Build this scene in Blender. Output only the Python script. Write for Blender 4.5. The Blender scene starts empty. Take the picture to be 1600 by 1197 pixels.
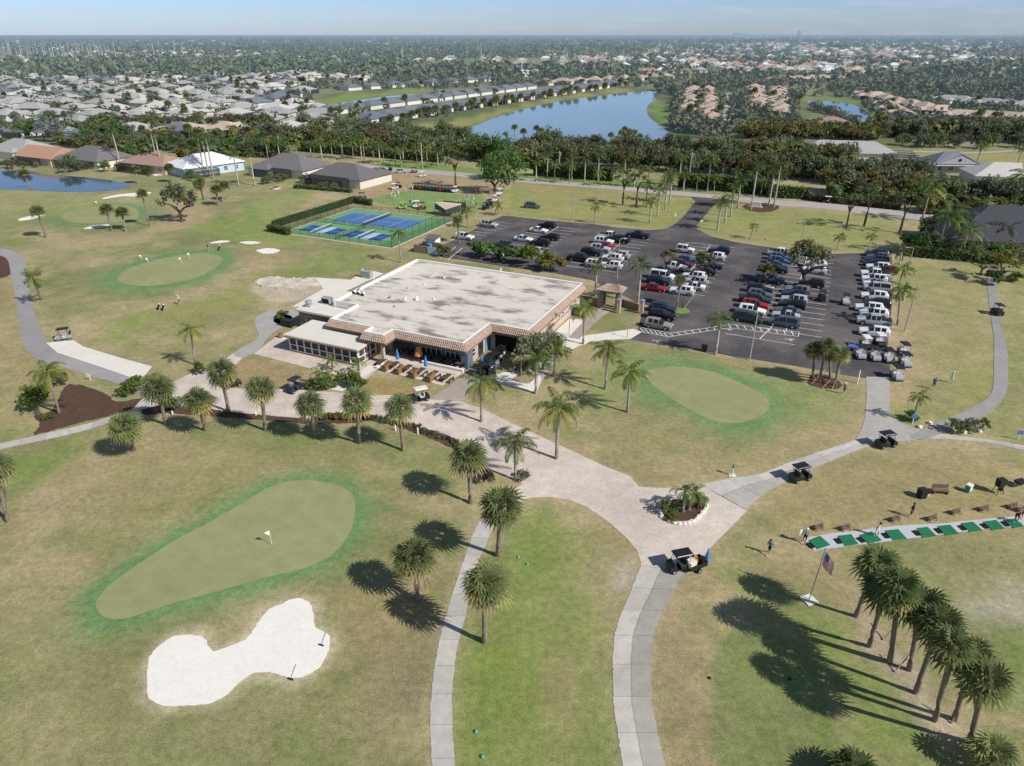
import bpy, bmesh, math, random
import numpy as np
from mathutils import Vector, Matrix
from mathutils.geometry import tessellate_polygon

random.seed(7)
R = math.radians
SC = bpy.context.scene
COL = SC.collection

# ------------------------------------------------------------------ survey: photo pixel -> ground point
HFOV, CAMH, HZ = 73.7, 44.5, 54.0
FPX = 800 / math.tan(R(HFOV / 2))
PITCH = math.atan((598.5 - HZ) / FPX)
CP, SP = math.cos(PITCH), math.sin(PITCH)


def G(x, y, z=0.0):
    u = (x - 800) / FPX
    v = (y - 598.5) / FPX
    d = (u, CP - v * SP, -SP - v * CP)
    t = (z - CAMH) / d[2]
    return Vector((d[0] * t, d[1] * t, z))


def P(q):
    dx, dy, dz = q[0], q[1], q[2] - CAMH
    zc = dy * CP - dz * SP
    v = -(dz * CP + dy * SP)
    return 800 + FPX * dx / zc, 598.5 + FPX * v / zc


def height(bx, by, ty):
    g = G(bx, by)
    lo, hi = 0.2, 40.0
    for _ in range(40):
        m = (lo + hi) / 2
        if P((g.x, g.y, m))[1] > ty:
            lo = m
        else:
            hi = m
    return lo


AX = R(-25)                       # the site grid: x' along -25 deg, y' along 65 deg
EX = Vector((math.cos(AX), math.sin(AX), 0))
EY = Vector((-math.sin(AX), math.cos(AX), 0))
O0 = G(732.5, 573)


def W(x, y, z=0.0):
    q = O0 + EX * x + EY * y
    return Vector((q.x, q.y, z))


def LOC(px, py, z=0.0):
    q = G(px, py, z) - O0
    return q.x * EX.x + q.y * EX.y, q.x * EY.x + q.y * EY.y


# ------------------------------------------------------------------ colours and materials
def lin(c):
    c = c / 255
    return c / 12.92 if c <= 0.04045 else ((c + 0.055) / 1.055) ** 2.4


def S(r, g, b, k=1.12):
    """albedo that shows as this sRGB value in full sun"""
    return tuple(min(0.82, lin(c) / k) for c in (r, g, b))


MATS = {}


def haze_glow_mix(nt, shader_out, out, amount=1.0):
    """painted haze: blue emission mixed in by distance from the origin below the camera"""
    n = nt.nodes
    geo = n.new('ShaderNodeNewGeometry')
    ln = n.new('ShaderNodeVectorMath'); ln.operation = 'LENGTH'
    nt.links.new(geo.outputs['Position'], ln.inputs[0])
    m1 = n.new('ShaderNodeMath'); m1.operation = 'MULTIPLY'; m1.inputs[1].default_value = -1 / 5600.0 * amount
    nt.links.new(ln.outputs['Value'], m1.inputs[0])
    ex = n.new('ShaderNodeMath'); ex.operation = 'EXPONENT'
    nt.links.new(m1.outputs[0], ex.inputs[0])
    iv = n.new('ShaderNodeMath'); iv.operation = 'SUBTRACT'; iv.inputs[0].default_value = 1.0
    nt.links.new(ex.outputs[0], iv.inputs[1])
    em = n.new('ShaderNodeEmission'); em.inputs[0].default_value = (0.27, 0.37, 0.49, 1); em.inputs[1].default_value = 1.0  # flat glow stands in for light scattered by the air
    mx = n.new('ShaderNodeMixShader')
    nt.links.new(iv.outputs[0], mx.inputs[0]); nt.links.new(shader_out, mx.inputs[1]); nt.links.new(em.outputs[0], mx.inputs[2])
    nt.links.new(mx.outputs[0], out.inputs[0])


def mat(name, col, rough=0.75, noise=None, bump=0.0, metal=0.0, spec=0.3, objvar=0.0, attr=None, haze=False,
        transl=0.0, coord='Position', col2=None, alpha=1.0):
    """noise = list of (scale, amount): multiplies the colour by 1 +- amount"""
    if name in MATS:
        return MATS[name]
    m = bpy.data.materials.new(name); m.use_nodes = True
    nt = m.node_tree; n = nt.nodes; L = nt.links
    n.clear()
    out = n.new('ShaderNodeOutputMaterial')
    b = n.new('ShaderNodeBsdfPrincipled')
    b.inputs['Roughness'].default_value = rough
    b.inputs['Metallic'].default_value = metal
    b.inputs['Specular IOR Level'].default_value = spec
    if alpha < 1:
        b.inputs['Alpha'].default_value = alpha
    c4 = (*col[:3], 1)
    if attr:
        a = n.new('ShaderNodeAttribute'); a.attribute_name = attr
        cur = a.outputs['Color']
    else:
        r = n.new('ShaderNodeRGB'); r.outputs[0].default_value = c4
        cur = r.outputs[0]
    if coord == 'Object':
        tc = n.new('ShaderNodeTexCoord'); vec = tc.outputs['Object']
    elif coord == 'UV':
        tc = n.new('ShaderNodeTexCoord'); vec = tc.outputs['UV']
    else:
        g = n.new('ShaderNodeNewGeometry'); vec = g.outputs['Position']
    if col2 is not None:
        t = n.new('ShaderNodeTexNoise'); t.inputs['Scale'].default_value = col2[1]; t.inputs['Detail'].default_value = 4
        L.new(vec, t.inputs['Vector'])
        cr = n.new('ShaderNodeValToRGB'); cr.color_ramp.elements[0].position = 0.42; cr.color_ramp.elements[1].position = 0.6
        L.new(t.outputs[0], cr.inputs[0])
        mx = n.new('ShaderNodeMixRGB'); L.new(cr.outputs[0], mx.inputs[0]); L.new(cur, mx.inputs[1]); mx.inputs[2].default_value = (*col2[0], 1)
        cur = mx.outputs[0]
    last = None
    for (sc, am) in (noise or []):
        t = n.new('ShaderNodeTexNoise'); t.inputs['Scale'].default_value = sc; t.inputs['Detail'].default_value = 3; t.inputs['Roughness'].default_value = 0.6
        L.new(vec, t.inputs['Vector'])
        mr = n.new('ShaderNodeMapRange'); mr.inputs[1].default_value = 0.3; mr.inputs[2].default_value = 0.7
        mr.inputs[3].default_value = 1 - am; mr.inputs[4].default_value = 1 + am
        L.new(t.outputs[0], mr.inputs[0])
        mx = n.new('ShaderNodeVectorMath'); mx.operation = 'SCALE'
        L.new(cur, mx.inputs[0]); L.new(mr.outputs[0], mx.inputs['Scale'])
        cur = mx.outputs[0]; last = t
    if objvar:
        oi = n.new('ShaderNodeObjectInfo')
        mr = n.new('ShaderNodeMapRange'); mr.inputs[3].default_value = 1 - objvar; mr.inputs[4].default_value = 1 + objvar
        L.new(oi.outputs['Random'], mr.inputs[0])
        mx = n.new('ShaderNodeVectorMath'); mx.operation = 'SCALE'
        L.new(cur, mx.inputs[0]); L.new(mr.outputs[0], mx.inputs['Scale'])
        cur = mx.outputs[0]
    L.new(cur, b.inputs['Base Color'])
    if bump and last:
        bp = n.new('ShaderNodeBump'); bp.inputs['Strength'].default_value = bump; bp.inputs['Distance'].default_value = 0.1
        L.new(last.outputs[0], bp.inputs['Height']); L.new(bp.outputs[0], b.inputs['Normal'])
    sh = b.outputs[0]
    if transl:
        tr = n.new('ShaderNodeBsdfTranslucent'); L.new(cur, tr.inputs[0])
        mx = n.new('ShaderNodeMixShader'); mx.inputs[0].default_value = transl
        L.new(sh, mx.inputs[1]); L.new(tr.outputs[0], mx.inputs[2]); sh = mx.outputs[0]
    if haze:
        haze_glow_mix(nt, sh, out, haze)
    else:
        L.new(sh, out.inputs[0])
    MATS[name] = m
    return m


# ------------------------------------------------------------------ mesh helpers
class MB:
    def __init__(self):
        self.v = []; self.f = []; self.m = []; self.uv = {}

    def add(self, vs, fs, mi=0):
        o = len(self.v)
        self.v.extend([tuple(q) for q in vs])
        for f in fs:
            self.f.append(tuple(i + o for i in f)); self.m.append(mi)

    def box(self, c, s, rz=0.0, mi=0, tap=1.0):
        cx, cy, cz = c; hx, hy, hz = s[0] / 2, s[1] / 2, s[2] / 2
        ca, sa = math.cos(rz), math.sin(rz)
        vs = []
        for z, k in ((-hz, 1.0), (hz, tap)):
            for x, y in ((-hx, -hy), (hx, -hy), (hx, hy), (-hx, hy)):
                x *= k; y *= k
                vs.append((cx + x * ca - y * sa, cy + x * sa + y * ca, cz + z))
        self.add(vs, [(3, 2, 1, 0), (4, 5, 6, 7), (0, 1, 5, 4), (1, 2, 6, 5), (2, 3, 7, 6), (3, 0, 4, 7)], mi)

    def span(self, x0, x1, y0, y1, z0, z1, mi=0):
        self.box(((x0 + x1) / 2, (y0 + y1) / 2, (z0 + z1) / 2), (abs(x1 - x0), abs(y1 - y0), abs(z1 - z0)), 0, mi)

    def tube(self, pts, rad, n=6, mi=0, cap=True):
        pts = [Vector(p) for p in pts]
        if not hasattr(rad, '__len__'):
            rad = [rad] * len(pts)
        o = len(self.v); vs = []
        for i, p in enumerate(pts):
            d = (pts[min(i + 1, len(pts) - 1)] - pts[max(i - 1, 0)])
            d = d.normalized() if d.length > 1e-9 else Vector((0, 0, 1))
            a = d.cross(Vector((0, 0, 1)))
            if a.length < 0.05:
                a = d.cross(Vector((1, 0, 0)))
            a.normalize(); b = d.cross(a)
            for k in range(n):
                t = 2 * math.pi * k / n
                vs.append(p + (a * math.cos(t) + b * math.sin(t)) * rad[i])
        fs = []
        for i in range(len(pts) - 1):
            for k in range(n):
                k2 = (k + 1) % n
                fs.append((i * n + k, i * n + k2, (i + 1) * n + k2, (i + 1) * n + k))
        if cap:
            fs.append(tuple(range(n))[::-1]); fs.append(tuple((len(pts) - 1) * n + k for k in range(n)))
        self.add(vs, fs, mi)

    def poly(self, pts, mi=0):
        """flat polygon (may be concave)"""
        tri = tessellate_polygon([[Vector(p) for p in pts]])
        fs = []
        for a, b, c in tri:
            pa, pb, pc = Vector(pts[a]), Vector(pts[b]), Vector(pts[c])
            if (pb - pa).cross(pc - pa).z < 0:
                fs.append((a, c, b))
            else:
                fs.append((a, b, c))
        self.add(pts, fs, mi)

    def prism(self, pts, z0, z1, mi=0, top=True, bottom=False):
        n = len(pts)
        area = sum(pts[i][0] * pts[(i + 1) % n][1] - pts[(i + 1) % n][0] * pts[i][1] for i in range(n))
        if area < 0:
            pts = pts[::-1]
        vs = [(p[0], p[1], z0) for p in pts] + [(p[0], p[1], z1) for p in pts]
        self.add(vs, [(i, (i + 1) % n, n + (i + 1) % n, n + i) for i in range(n)], mi)
        if top:
            self.poly([(p[0], p[1], z1) for p in pts], mi)

    def mesh(self, name, mats, smooth=False):
        me = bpy.data.meshes.new(name)
        me.from_pydata(self.v, [], self.f)
        for m in (mats if isinstance(mats, (list, tuple)) else [mats]):
            me.materials.append(m)
        if any(self.m):
            me.polygons.foreach_set('material_index', self.m)
        if smooth:
            me.polygons.foreach_set('use_smooth', [True] * len(me.polygons))
        me.update()
        return me


def obj(name, me, parent=None, loc=(0, 0, 0), rot=None, scale=None, **kw):
    o = bpy.data.objects.new(name, me)
    COL.objects.link(o)
    o.location = loc
    if rot is not None:
        o.rotation_euler = rot
    if scale is not None:
        o.scale = scale
    if parent:
        o.parent = parent
    for k, v in kw.items():
        if v is not None:
            o[k] = v
    return o


def thing(name, label, cat, loc, rz=0.0, group=None, scale=1.0, rot=None):
    o = obj(name, None, None, loc, rot if rot is not None else (0, 0, rz), None, label=label, category=cat, group=group)
    o.empty_display_size = 0.2
    if scale != 1.0:
        o.scale = (scale,) * 3
    return o


def struct(name, me, label, loc=(0, 0, 0), kind='structure'):
    return obj(name, me, None, loc, label=label, category=name.replace('_', ' '), kind=kind)


def smooth_closed(pts, n=8):
    out = []
    N = len(pts)
    for i in range(N):
        p0, p1, p2, p3 = (Vector(pts[(i + k - 1) % N]) for k in range(4))
        for j in range(n):
            t = j / n
            out.append(0.5 * ((2 * p1) + (p2 - p0) * t + (2 * p0 - 5 * p1 + 4 * p2 - p3) * t * t + (3 * p1 - p0 - 3 * p2 + p3) * t ** 3))
    return out


def smooth_open(pts, n=8):
    out = []
    N = len(pts)
    for i in range(N - 1):
        p0 = Vector(pts[max(i - 1, 0)]); p1 = Vector(pts[i]); p2 = Vector(pts[i + 1]); p3 = Vector(pts[min(i + 2, N - 1)])
        for j in range(n):
            t = j / n
            out.append(0.5 * ((2 * p1) + (p2 - p0) * t + (2 * p0 - 5 * p1 + 4 * p2 - p3) * t * t + (3 * p1 - p0 - 3 * p2 + p3) * t ** 3))
    out.append(Vector(pts[-1]))
    return out


def resample(pts, n):
    pts = [Vector(p) for p in pts]
    d = [0.0]
    for a, b in zip(pts, pts[1:]):
        d.append(d[-1] + (b - a).length)
    out = []
    j = 0
    for i in range(n):
        t = d[-1] * i / (n - 1)
        while j < len(d) - 2 and d[j + 1] < t:
            j += 1
        k = (t - d[j]) / max(1e-9, d[j + 1] - d[j])
        out.append(pts[j].lerp(pts[j + 1], min(1, max(0, k))))
    return out


def GP(pts, z=0.0):
    return [G(x, y) + Vector((0, 0, z)) for x, y in pts]


def sheet(name, px, z, m, label, smooth=6, wobble=0.0, world=False, kind='structure'):
    pts = [Vector(p) for p in px] if world else GP(px)
    if smooth:
        pts = smooth_closed(pts, smooth)
    if wobble:
        q = resample(pts + [pts[0]], max(40, int(sum((a - b).length for a, b in zip(pts, pts[1:])) / 0.35)))[:-1]
        pts = [p + Vector((random.gauss(0, wobble), random.gauss(0, wobble), 0)) for p in q]
    mb = MB(); mb.poly([(p.x, p.y, z) for p in pts])
    return struct(name, mb.mesh(name, m), label, kind=kind)


def strip_mesh(name, lpx, rpx, z, m, n=120):
    """a path between two edges; UV: u across 0..1, v along in metres"""
    l = resample(smooth_open(GP(lpx)), n); r = resample(smooth_open(GP(rpx)), n)
    vs = []; fs = []; uv = []
    d = 0
    for i in range(n):
        if i:
            d += ((l[i] + r[i]) / 2 - (l[i - 1] + r[i - 1]) / 2).length
        jl = random.gauss(0, .03); jr = random.gauss(0, .03)
        c = (r[i] - l[i]).normalized()
        a = l[i] + c * jl; b = r[i] + c * jr
        vs += [(a.x, a.y, z), (b.x, b.y, z)]; uv += [(0, d), (1, d)]
    for i in range(n - 1):
        fs.append((2 * i, 2 * i + 1, 2 * i + 3, 2 * i + 2))
    me = bpy.data.meshes.new(name); me.from_pydata(vs, [], fs); me.materials.append(m)
    lay = me.uv_layers.new(name='UVMap')
    for lp in me.loops:
        lay.data[lp.index].uv = uv[lp.vertex_index]
    if (Vector(vs[1]) - Vector(vs[0])).cross(Vector(vs[2]) - Vector(vs[0])).z < 0:
        me.flip_normals()
    return me


def quads_mesh(name, V, nq, mats, mi=None):
    """V: (nq*4,3) array of quad corners"""
    me = bpy.data.meshes.new(name)
    me.vertices.add(nq * 4); me.vertices.foreach_set('co', V.astype(np.float32).ravel())
    me.loops.add(nq * 4); me.loops.foreach_set('vertex_index', np.arange(nq * 4, dtype=np.int32))
    me.polygons.add(nq); me.polygons.foreach_set('loop_start', np.arange(0, nq * 4, 4, dtype=np.int32))
    for m in mats:
        me.materials.append(m)
    if mi is not None:
        me.polygons.foreach_set('material_index', mi.astype(np.int32))
    me.update(calc_edges=True)
    return me


# ------------------------------------------------------------------ camera, sun, sky
cam_d = bpy.data.cameras.new('camera'); cam = bpy.data.objects.new('camera', cam_d); COL.objects.link(cam)
cam.location = (0, 0, CAMH); cam.rotation_euler = (math.pi / 2 - PITCH, 0, 0)
cam_d.sensor_fit = 'HORIZONTAL'; cam_d.angle = R(HFOV); cam_d.clip_end = 90000; cam_d.clip_start = 0.5
SC.camera = cam
SUN_EL, SUN_AZ = R(41), R(-34)      # azimuth measured from +x, counter-clockwise
sd = bpy.data.lights.new('sun', 'SUN'); sun = bpy.data.objects.new('sun', sd); COL.objects.link(sun)
sd.energy = 5.0; sd.angle = R(0.53); sd.color = (1.0, 0.945, 0.86)
dirv = Vector((math.cos(SUN_EL) * math.cos(SUN_AZ), math.cos(SUN_EL) * math.sin(SUN_AZ), math.sin(SUN_EL)))
sun.rotation_euler = dirv.to_track_quat('Z', 'Y').to_euler(); sun.location = (60, -40, 120)
wd = bpy.data.worlds.new('World'); SC.world = wd; wd.use_nodes = True
nt = wd.node_tree; nt.nodes.clear()
wo = nt.nodes.new('ShaderNodeOutputWorld'); bg = nt.nodes.new('ShaderNodeBackground'); sk = nt.nodes.new('ShaderNodeTexSky')
sk.sky_type = 'NISHITA'; sk.sun_disc = False; sk.sun_elevation = SUN_EL
sk.sun_rotation = math.pi / 2 - SUN_AZ
sk.altitude = 50; sk.air_density = 1.0; sk.dust_density = 0.3; sk.ozone_density = 1.0
bg.inputs[1].default_value = 0.07
# thin haze clouds low over the horizon
tcw = nt.nodes.new('ShaderNodeTexCoord'); mp = nt.nodes.new('ShaderNodeMapping'); mp.inputs['Scale'].default_value = (5.0, 5.0, 38.0)
nt.links.new(tcw.outputs['Generated'], mp.inputs[0])
cn = nt.nodes.new('ShaderNodeTexNoise'); cn.inputs['Scale'].default_value = 2.2; cn.inputs['Detail'].default_value = 6; cn.inputs['Roughness'].default_value = 0.6
nt.links.new(mp.outputs[0], cn.inputs['Vector'])
cmr = nt.nodes.new('ShaderNodeMapRange'); cmr.inputs[1].default_value = 0.5; cmr.inputs[2].default_value = 0.75; cmr.inputs[3].default_value = 0; cmr.inputs[4].default_value = 0.38
nt.links.new(cn.outputs[0], cmr.inputs[0])
tint = nt.nodes.new('ShaderNodeMixRGB'); tint.blend_type = 'MULTIPLY'; tint.inputs[0].default_value = 1; tint.inputs[2].default_value = (0.92, 1.19, 1.95, 1)
nt.links.new(sk.outputs[0], tint.inputs[1])
sepw = nt.nodes.new('ShaderNodeSeparateXYZ'); nt.links.new(tcw.outputs['Generated'], sepw.inputs[0])
lowr = nt.nodes.new('ShaderNodeMapRange'); lowr.inputs[1].default_value = .06; lowr.inputs[2].default_value = .3; lowr.inputs[3].default_value = 1.0; lowr.inputs[4].default_value = 0.0
nt.links.new(sepw.outputs[2], lowr.inputs[0]); nt.links.new(lowr.outputs[0], tint.inputs[0])
cmx = nt.nodes.new('ShaderNodeMixRGB'); cmx.inputs[2].default_value = (8.6, 9.8, 11.4, 1)
nt.links.new(cmr.outputs[0], cmx.inputs[0]); nt.links.new(tint.outputs[0], cmx.inputs[1])
nt.links.new(cmx.outputs[0], bg.inputs[0]); nt.links.new(bg.outputs[0], wo.inputs[0])
SC.view_settings.view_transform = 'Standard'; SC.view_settings.look = 'None'; SC.view_settings.exposure = 0; SC.view_settings.gamma = 1
SC.cycles.max_bounces = 5; SC.cycles.diffuse_bounces = 2; SC.cycles.transparent_max_bounces = 12
SC.cycles.use_denoising = True
# ================================================================== GROUND
def axis(lo, hi, step, far_lo, far_hi, g=1.16):
    a = list(np.arange(lo, hi + step / 2, step))
    s = step; x = a[-1]
    while x < far_hi:
        s *= g; x += s; a.append(x)
    s = step; x = a[0]; pre = []
    while x > far_lo:
        s *= g; x -= s; pre.append(x)
    return np.array(pre[::-1] + a)


xs = axis(-150, 150, 0.65, -42000, 42000); ys = axis(6, 262, 0.65, -900, 60000)
NX, NY = len(xs), len(ys)
GX, GY = np.meshgrid(xs, ys)
PX = GX.ravel(); PY = GY.ravel()


def vnoise(x, y, sc, seed):
    rs = np.random.RandomState(seed); T = rs.rand(257, 257)
    u = x / sc; v = y / sc
    i = np.floor(u).astype(np.int64); j = np.floor(v).astype(np.int64)
    fu = u - i; fv = v - j
    fu = fu * fu * (3 - 2 * fu); fv = fv * fv * (3 - 2 * fv)
    i %= 256; j %= 256
    return (T[i, j] * (1 - fu) + T[i + 1, j] * fu) * (1 - fv) + (T[i, j + 1] * (1 - fu) + T[i + 1, j + 1] * fu) * fv


def fbm(x, y, sc, seed, o=4):
    s = 0; a = 0.5; t = 0
    for k in range(o):
        s = s + a * vnoise(x, y, sc / 2 ** k, seed + k); t += a; a *= 0.55
    return s / t


N1 = fbm(PX, PY, 26, 1); N2 = fbm(PX, PY, 7, 11); N3 = fbm(PX + 0.6 * PY, PY - 0.3 * PX, 3.0, 21)
EDGE = (fbm(PX, PY, 3.2, 31) - 0.5)


def sst(a, b, x):
    t = np.clip((x - a) / (b - a), 0, 1)
    return t * t * (3 - 2 * t)


TAN = np.array(S(180, 163, 122)); OLV = np.array(S(136, 138, 86)); GRN = np.array(S(118, 136, 66)); BARE = np.array(S(182, 162, 130))
w = sst(0.33, 0.67, N1 * 0.55 + N2 * 0.45)
C = TAN[None] * (1 - w[:, None]) + OLV[None] * w[:, None]
w = sst(0.5, 0.68, N3) * .45
C = C * (1 - w[:, None]) + GRN[None] * w[:, None]
w = sst(0.58, 0.75, N2)
C = C * (1 - 0.35 * w[:, None]) + BARE[None] * 0.35 * w[:, None]


def sdist(poly):
    """signed distance to a polygon (negative inside) for vertices near it"""
    pts = np.array([(p.x, p.y) for p in poly])
    lo = pts.min(0) - 14; hi = pts.max(0) + 14
    idx = np.nonzero((PX > lo[0]) & (PX < hi[0]) & (PY > lo[1]) & (PY < hi[1]))[0]
    x = PX[idx]; y = PY[idx]
    d = np.full(len(idx), 1e9); ins = np.zeros(len(idx), bool)
    for k in range(len(pts)):
        a = pts[k]; b = pts[(k + 1) % len(pts)]
        e = b - a; L2 = max(1e-9, e @ e)
        t = np.clip(((x - a[0]) * e[0] + (y - a[1]) * e[1]) / L2, 0, 1)
        d = np.minimum(d, np.hypot(x - a[0] - t * e[0], y - a[1] - t * e[1]))
        c = ((a[1] > y) != (b[1] > y)) & (x < (b[0] - a[0]) * (y - a[1]) / (b[1] - a[1] + 1e-12) + a[0])
        ins ^= c
    return idx, np.where(ins, -d, d)


def paint(px, col, soft=2.0, k=1.0, wob=3.0, grow=0.0, smooth=4, mod=0.0, world=None):
    pts = world if world else GP(px)
    if smooth:
        pts = smooth_closed(pts, smooth)
    idx, d = sdist(pts)
    d = d - grow + EDGE[idx] * wob
    ww = (1 - sst(-soft, soft, d)) * k
    if mod:
        ww = ww * (1 - mod + mod * sst(0.3, 0.7, N3[idx]))
    C[idx] = C[idx] * (1 - ww[:, None]) + np.array(col)[None] * ww[:, None]


G1 = [(150, 949), (166, 966), (199, 966), (249, 949), (332, 926), (415, 903), (478, 887), (519, 866), (544, 837), (554, 804), (552, 775), (532, 760), (498, 752), (465, 751), (424, 760), (374, 789), (324, 818), (266, 849), (208, 887), (174, 912), (154, 933)]
G2 = [(1008, 583), (1030, 575), (1060, 573), (1110, 580), (1160, 600), (1196, 620), (1202, 636), (1188, 650), (1160, 660), (1125, 660), (1090, 647), (1052, 625), (1020, 602)]
G3 = [(184, 436), (188, 428), (206, 418), (240, 407), (280, 399), (318, 396), (342, 400), (347, 408), (332, 422), (300, 436), (260, 444), (224, 447), (196, 444)]
G4 = [(95, 338), (108, 330), (132, 325), (170, 321), (203, 322), (217, 331), (213, 342), (180, 347), (130, 349), (103, 345)]

EDGE_TAN = S(186, 166, 132)
for _p in ([(748, 815), (735, 845), (716, 900), (697, 960), (683, 1020), (675, 1075), (672, 1130), (676, 1197), (711, 1197), (707, 1130), (707, 1075), (715, 1010), (730, 950), (735, 905), (760, 850), (774, 815)],
           [(1001, 885), (983, 930), (967, 968), (959, 1003), (957, 1045), (959, 1100), (966, 1150), (974, 1197), (1040, 1197), (1027, 1140), (1018, 1090), (1017, 1040), (1020, 1000), (1032, 962), (1050, 930), (1072, 890), (1168, 797), (1262, 737), (1350, 700), (1410, 690), (1600, 705), (1600, 697), (1450, 676), (1392, 652), (1390, 590), (1353, 590), (1350, 655), (1330, 690), (1235, 722), (1095, 757), (998, 761), (950, 731), (860, 689), (752, 638), (722, 629), (672, 652), (818, 757), (815, 781), (860, 777), (914, 791), (950, 815), (995, 860)],
           [(1000, 534), (1165, 560), (1330, 588), (1392, 591), (1391, 546), (1395, 450), (1393, 391), (1286, 397), (1110, 369), (1042, 357), (925, 350), (786, 337), (706, 377), (700, 404), (870, 428), (1000, 475)]):
    paint(_p, EDGE_TAN, .7, .6, 1.6, .75, smooth=0)
B1 = [(230, 1061), (232, 1032), (245, 1013), (266, 997), (291, 992), (318, 996), (326, 1009), (334, 1019), (344, 1015), (365, 1007), (386, 997), (399, 980), (415, 957), (436, 945), (465, 935), (484, 943), (490, 960), (492, 980), (509, 989), (516, 1001), (509, 1028), (494, 1047), (473, 1058), (455, 1060), (440, 1055), (424, 1051), (394, 1053), (378, 1063), (357, 1084), (340, 1094), (316, 1102), (282, 1103), (253, 1103), (232, 1088)]
GREENF = S(112, 147, 90); TEE = S(137, 141, 88)
# broad zones of the rough
paint([(0, 1197), (0, 880), (120, 960), (230, 1120), (300, 1197)], S(152, 150, 100), 5, .55)
paint([(0, 760), (0, 720), (120, 690), (170, 690), (60, 770), (0, 810)], S(122, 142, 66), 2.5, .8)
paint([(20, 790), (120, 720), (160, 690), (260, 680), (180, 740), (60, 830)], S(176, 158, 120), 3, .7)
paint([(640, 1000), (690, 990), (660, 1100), (600, 1120), (560, 1060), (590, 1000)], S(146, 134, 102), 2.5, .7)
paint([(560, 930), (620, 900), (690, 880), (690, 940), (620, 1000), (560, 1010)], S(168, 146, 104), 3, .6)
paint([(420, 660), (640, 700), (700, 720), (690, 760), (640, 750), (560, 715), (440, 700)], S(126, 139, 78), 3, .7)
paint([(120, 720), (300, 690), (560, 730), (330, 790), (180, 860)], S(160, 150, 100), 4, .5)
paint([(720, 1000), (790, 860), (860, 800), (960, 900), (955, 1000), (960, 1197), (720, 1197)], S(134, 147, 76), 3, .8)
paint([(735, 1040), (800, 990), (850, 1000), (820, 1100), (760, 1197), (720, 1197)], S(128, 146, 60), 2.5, .8, mod=.5)
paint([(800, 830), (850, 790), (880, 830), (850, 900), (810, 930)], S(126, 146, 68), 2, .75, mod=.4)
paint([(865, 1000), (890, 1030), (900, 1100), (880, 1150), (860, 1060)], S(170, 150, 110), 2, .6)
paint([(900, 900), (960, 850), (985, 900), (965, 960), (930, 950)], S(172, 156, 120), 2, .6)
paint([(900, 850), (940, 830), (975, 860), (985, 880), (990, 870), (985, 850), (950, 820)], S(166, 150, 104), 1.2, .6)
paint([(965, 925), (985, 900), (990, 880), (975, 890), (955, 930)], S(190, 180, 165), 1.2, .8)
# right side: tee box, green strip, dirt round the range
paint([(1120, 1010), (1160, 985), (1220, 990), (1265, 1020), (1290, 1080), (1300, 1197), (1120, 1197), (1112, 1080)], S(130, 139, 82), .4, 1.0, .5)
paint([(1030, 1000), (1060, 970), (1110, 1000), (1110, 1197), (1050, 1197), (1025, 1100)], S(160, 142, 108), 2, .65, mod=.4)
paint([(1140, 900), (1200, 890), (1300, 920), (1340, 1000), (1420, 1080), (1500, 1197), (1310, 1197), (1290, 1080), (1230, 990)], S(120, 140, 66), 2.5, .75)
paint([(1330, 955), (1360, 960), (1400, 1010), (1440, 1040), (1470, 1100), (1510, 1140), (1480, 1160), (1430, 1110), (1390, 1060), (1345, 1010)], S(182, 166, 140), 1, .95, 2)
paint([(1180, 890), (1260, 880), (1340, 900), (1330, 960), (1240, 930)], S(160, 140, 106), 3, .6)
paint([(1200, 780), (1300, 720), (1500, 700), (1600, 720), (1600, 800), (1400, 815), (1250, 840)], S(166, 152, 104), 4, .75)
paint([(1270, 835), (1400, 815), (1600, 795), (1600, 806), (1400, 825), (1275, 842)], S(184, 164, 122), 1.2, .85, 1)
paint([(1400, 880), (1600, 850), (1600, 960), (1450, 960)], S(150, 150, 98), 3, .6)
paint([(1500, 940), (1600, 920), (1600, 975), (1510, 970)], S(190, 182, 166), 2.5, .55, 5)
paint([(1560, 1000), (1600, 990), (1600, 1100), (1560, 1080)], S(120, 146, 66), 2.5, .7)
paint([(1390, 640), (1420, 630), (1440, 645), (1430, 662), (1405, 660)], S(104, 142, 52), 1.2, .95)
paint([(1390, 560), (1420, 540), (1440, 600), (1420, 640), (1392, 630)], S(186, 162, 124), 2.5, .8)
paint([(1400, 480), (1440, 440), (1450, 560), (1400, 560)], S(180, 158, 122), 2.5, .5)
paint([(1470, 430), (1545, 420), (1545, 620), (1460, 640), (1450, 520)], S(158, 154, 98), 4, .6)
paint([(1500, 590), (1545, 570), (1535, 620), (1500, 620)], S(148, 152, 76), 3, .6)
paint([(1575, 440), (1600, 440), (1600, 690), (1560, 680), (1540, 660), (1580, 600)], S(140, 148, 82), 3, .7)
paint([(1395, 410), (1470, 420), (1440, 470), (1400, 470)], S(140, 146, 76), 3, .6)
# round the practice green and the building
paint(G2, GREENF, 2.0, .45, 3, 5.5); paint(G2, GREENF, .7, .8, 1.6, 2.4)
paint([(905, 640), (940, 560), (1000, 540), (1010, 575), (970, 600), (950, 640)], S(130, 148, 80), 2.5, .7)
paint([(1010, 660), (1060, 640), (1130, 690), (1050, 730), (1000, 700)], S(160, 150, 102), 3, .6)
paint([(1200, 690), (1330, 600), (1345, 660), (1230, 720), (1100, 745), (1000, 750), (990, 735)], S(180, 160, 118), 3, .7)
paint([(1210, 600), (1310, 600), (1340, 640), (1260, 670), (1220, 650)], S(132, 148, 82), 2.5, .6)
paint([(1100, 555), (1250, 580), (1330, 595), (1320, 605), (1200, 585)], S(166, 152, 104), 1.5, .7)
paint([(745, 645), (830, 630), (900, 690), (960, 730), (930, 735), (850, 690)], S(172, 156, 114), 2.5, .6)
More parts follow.
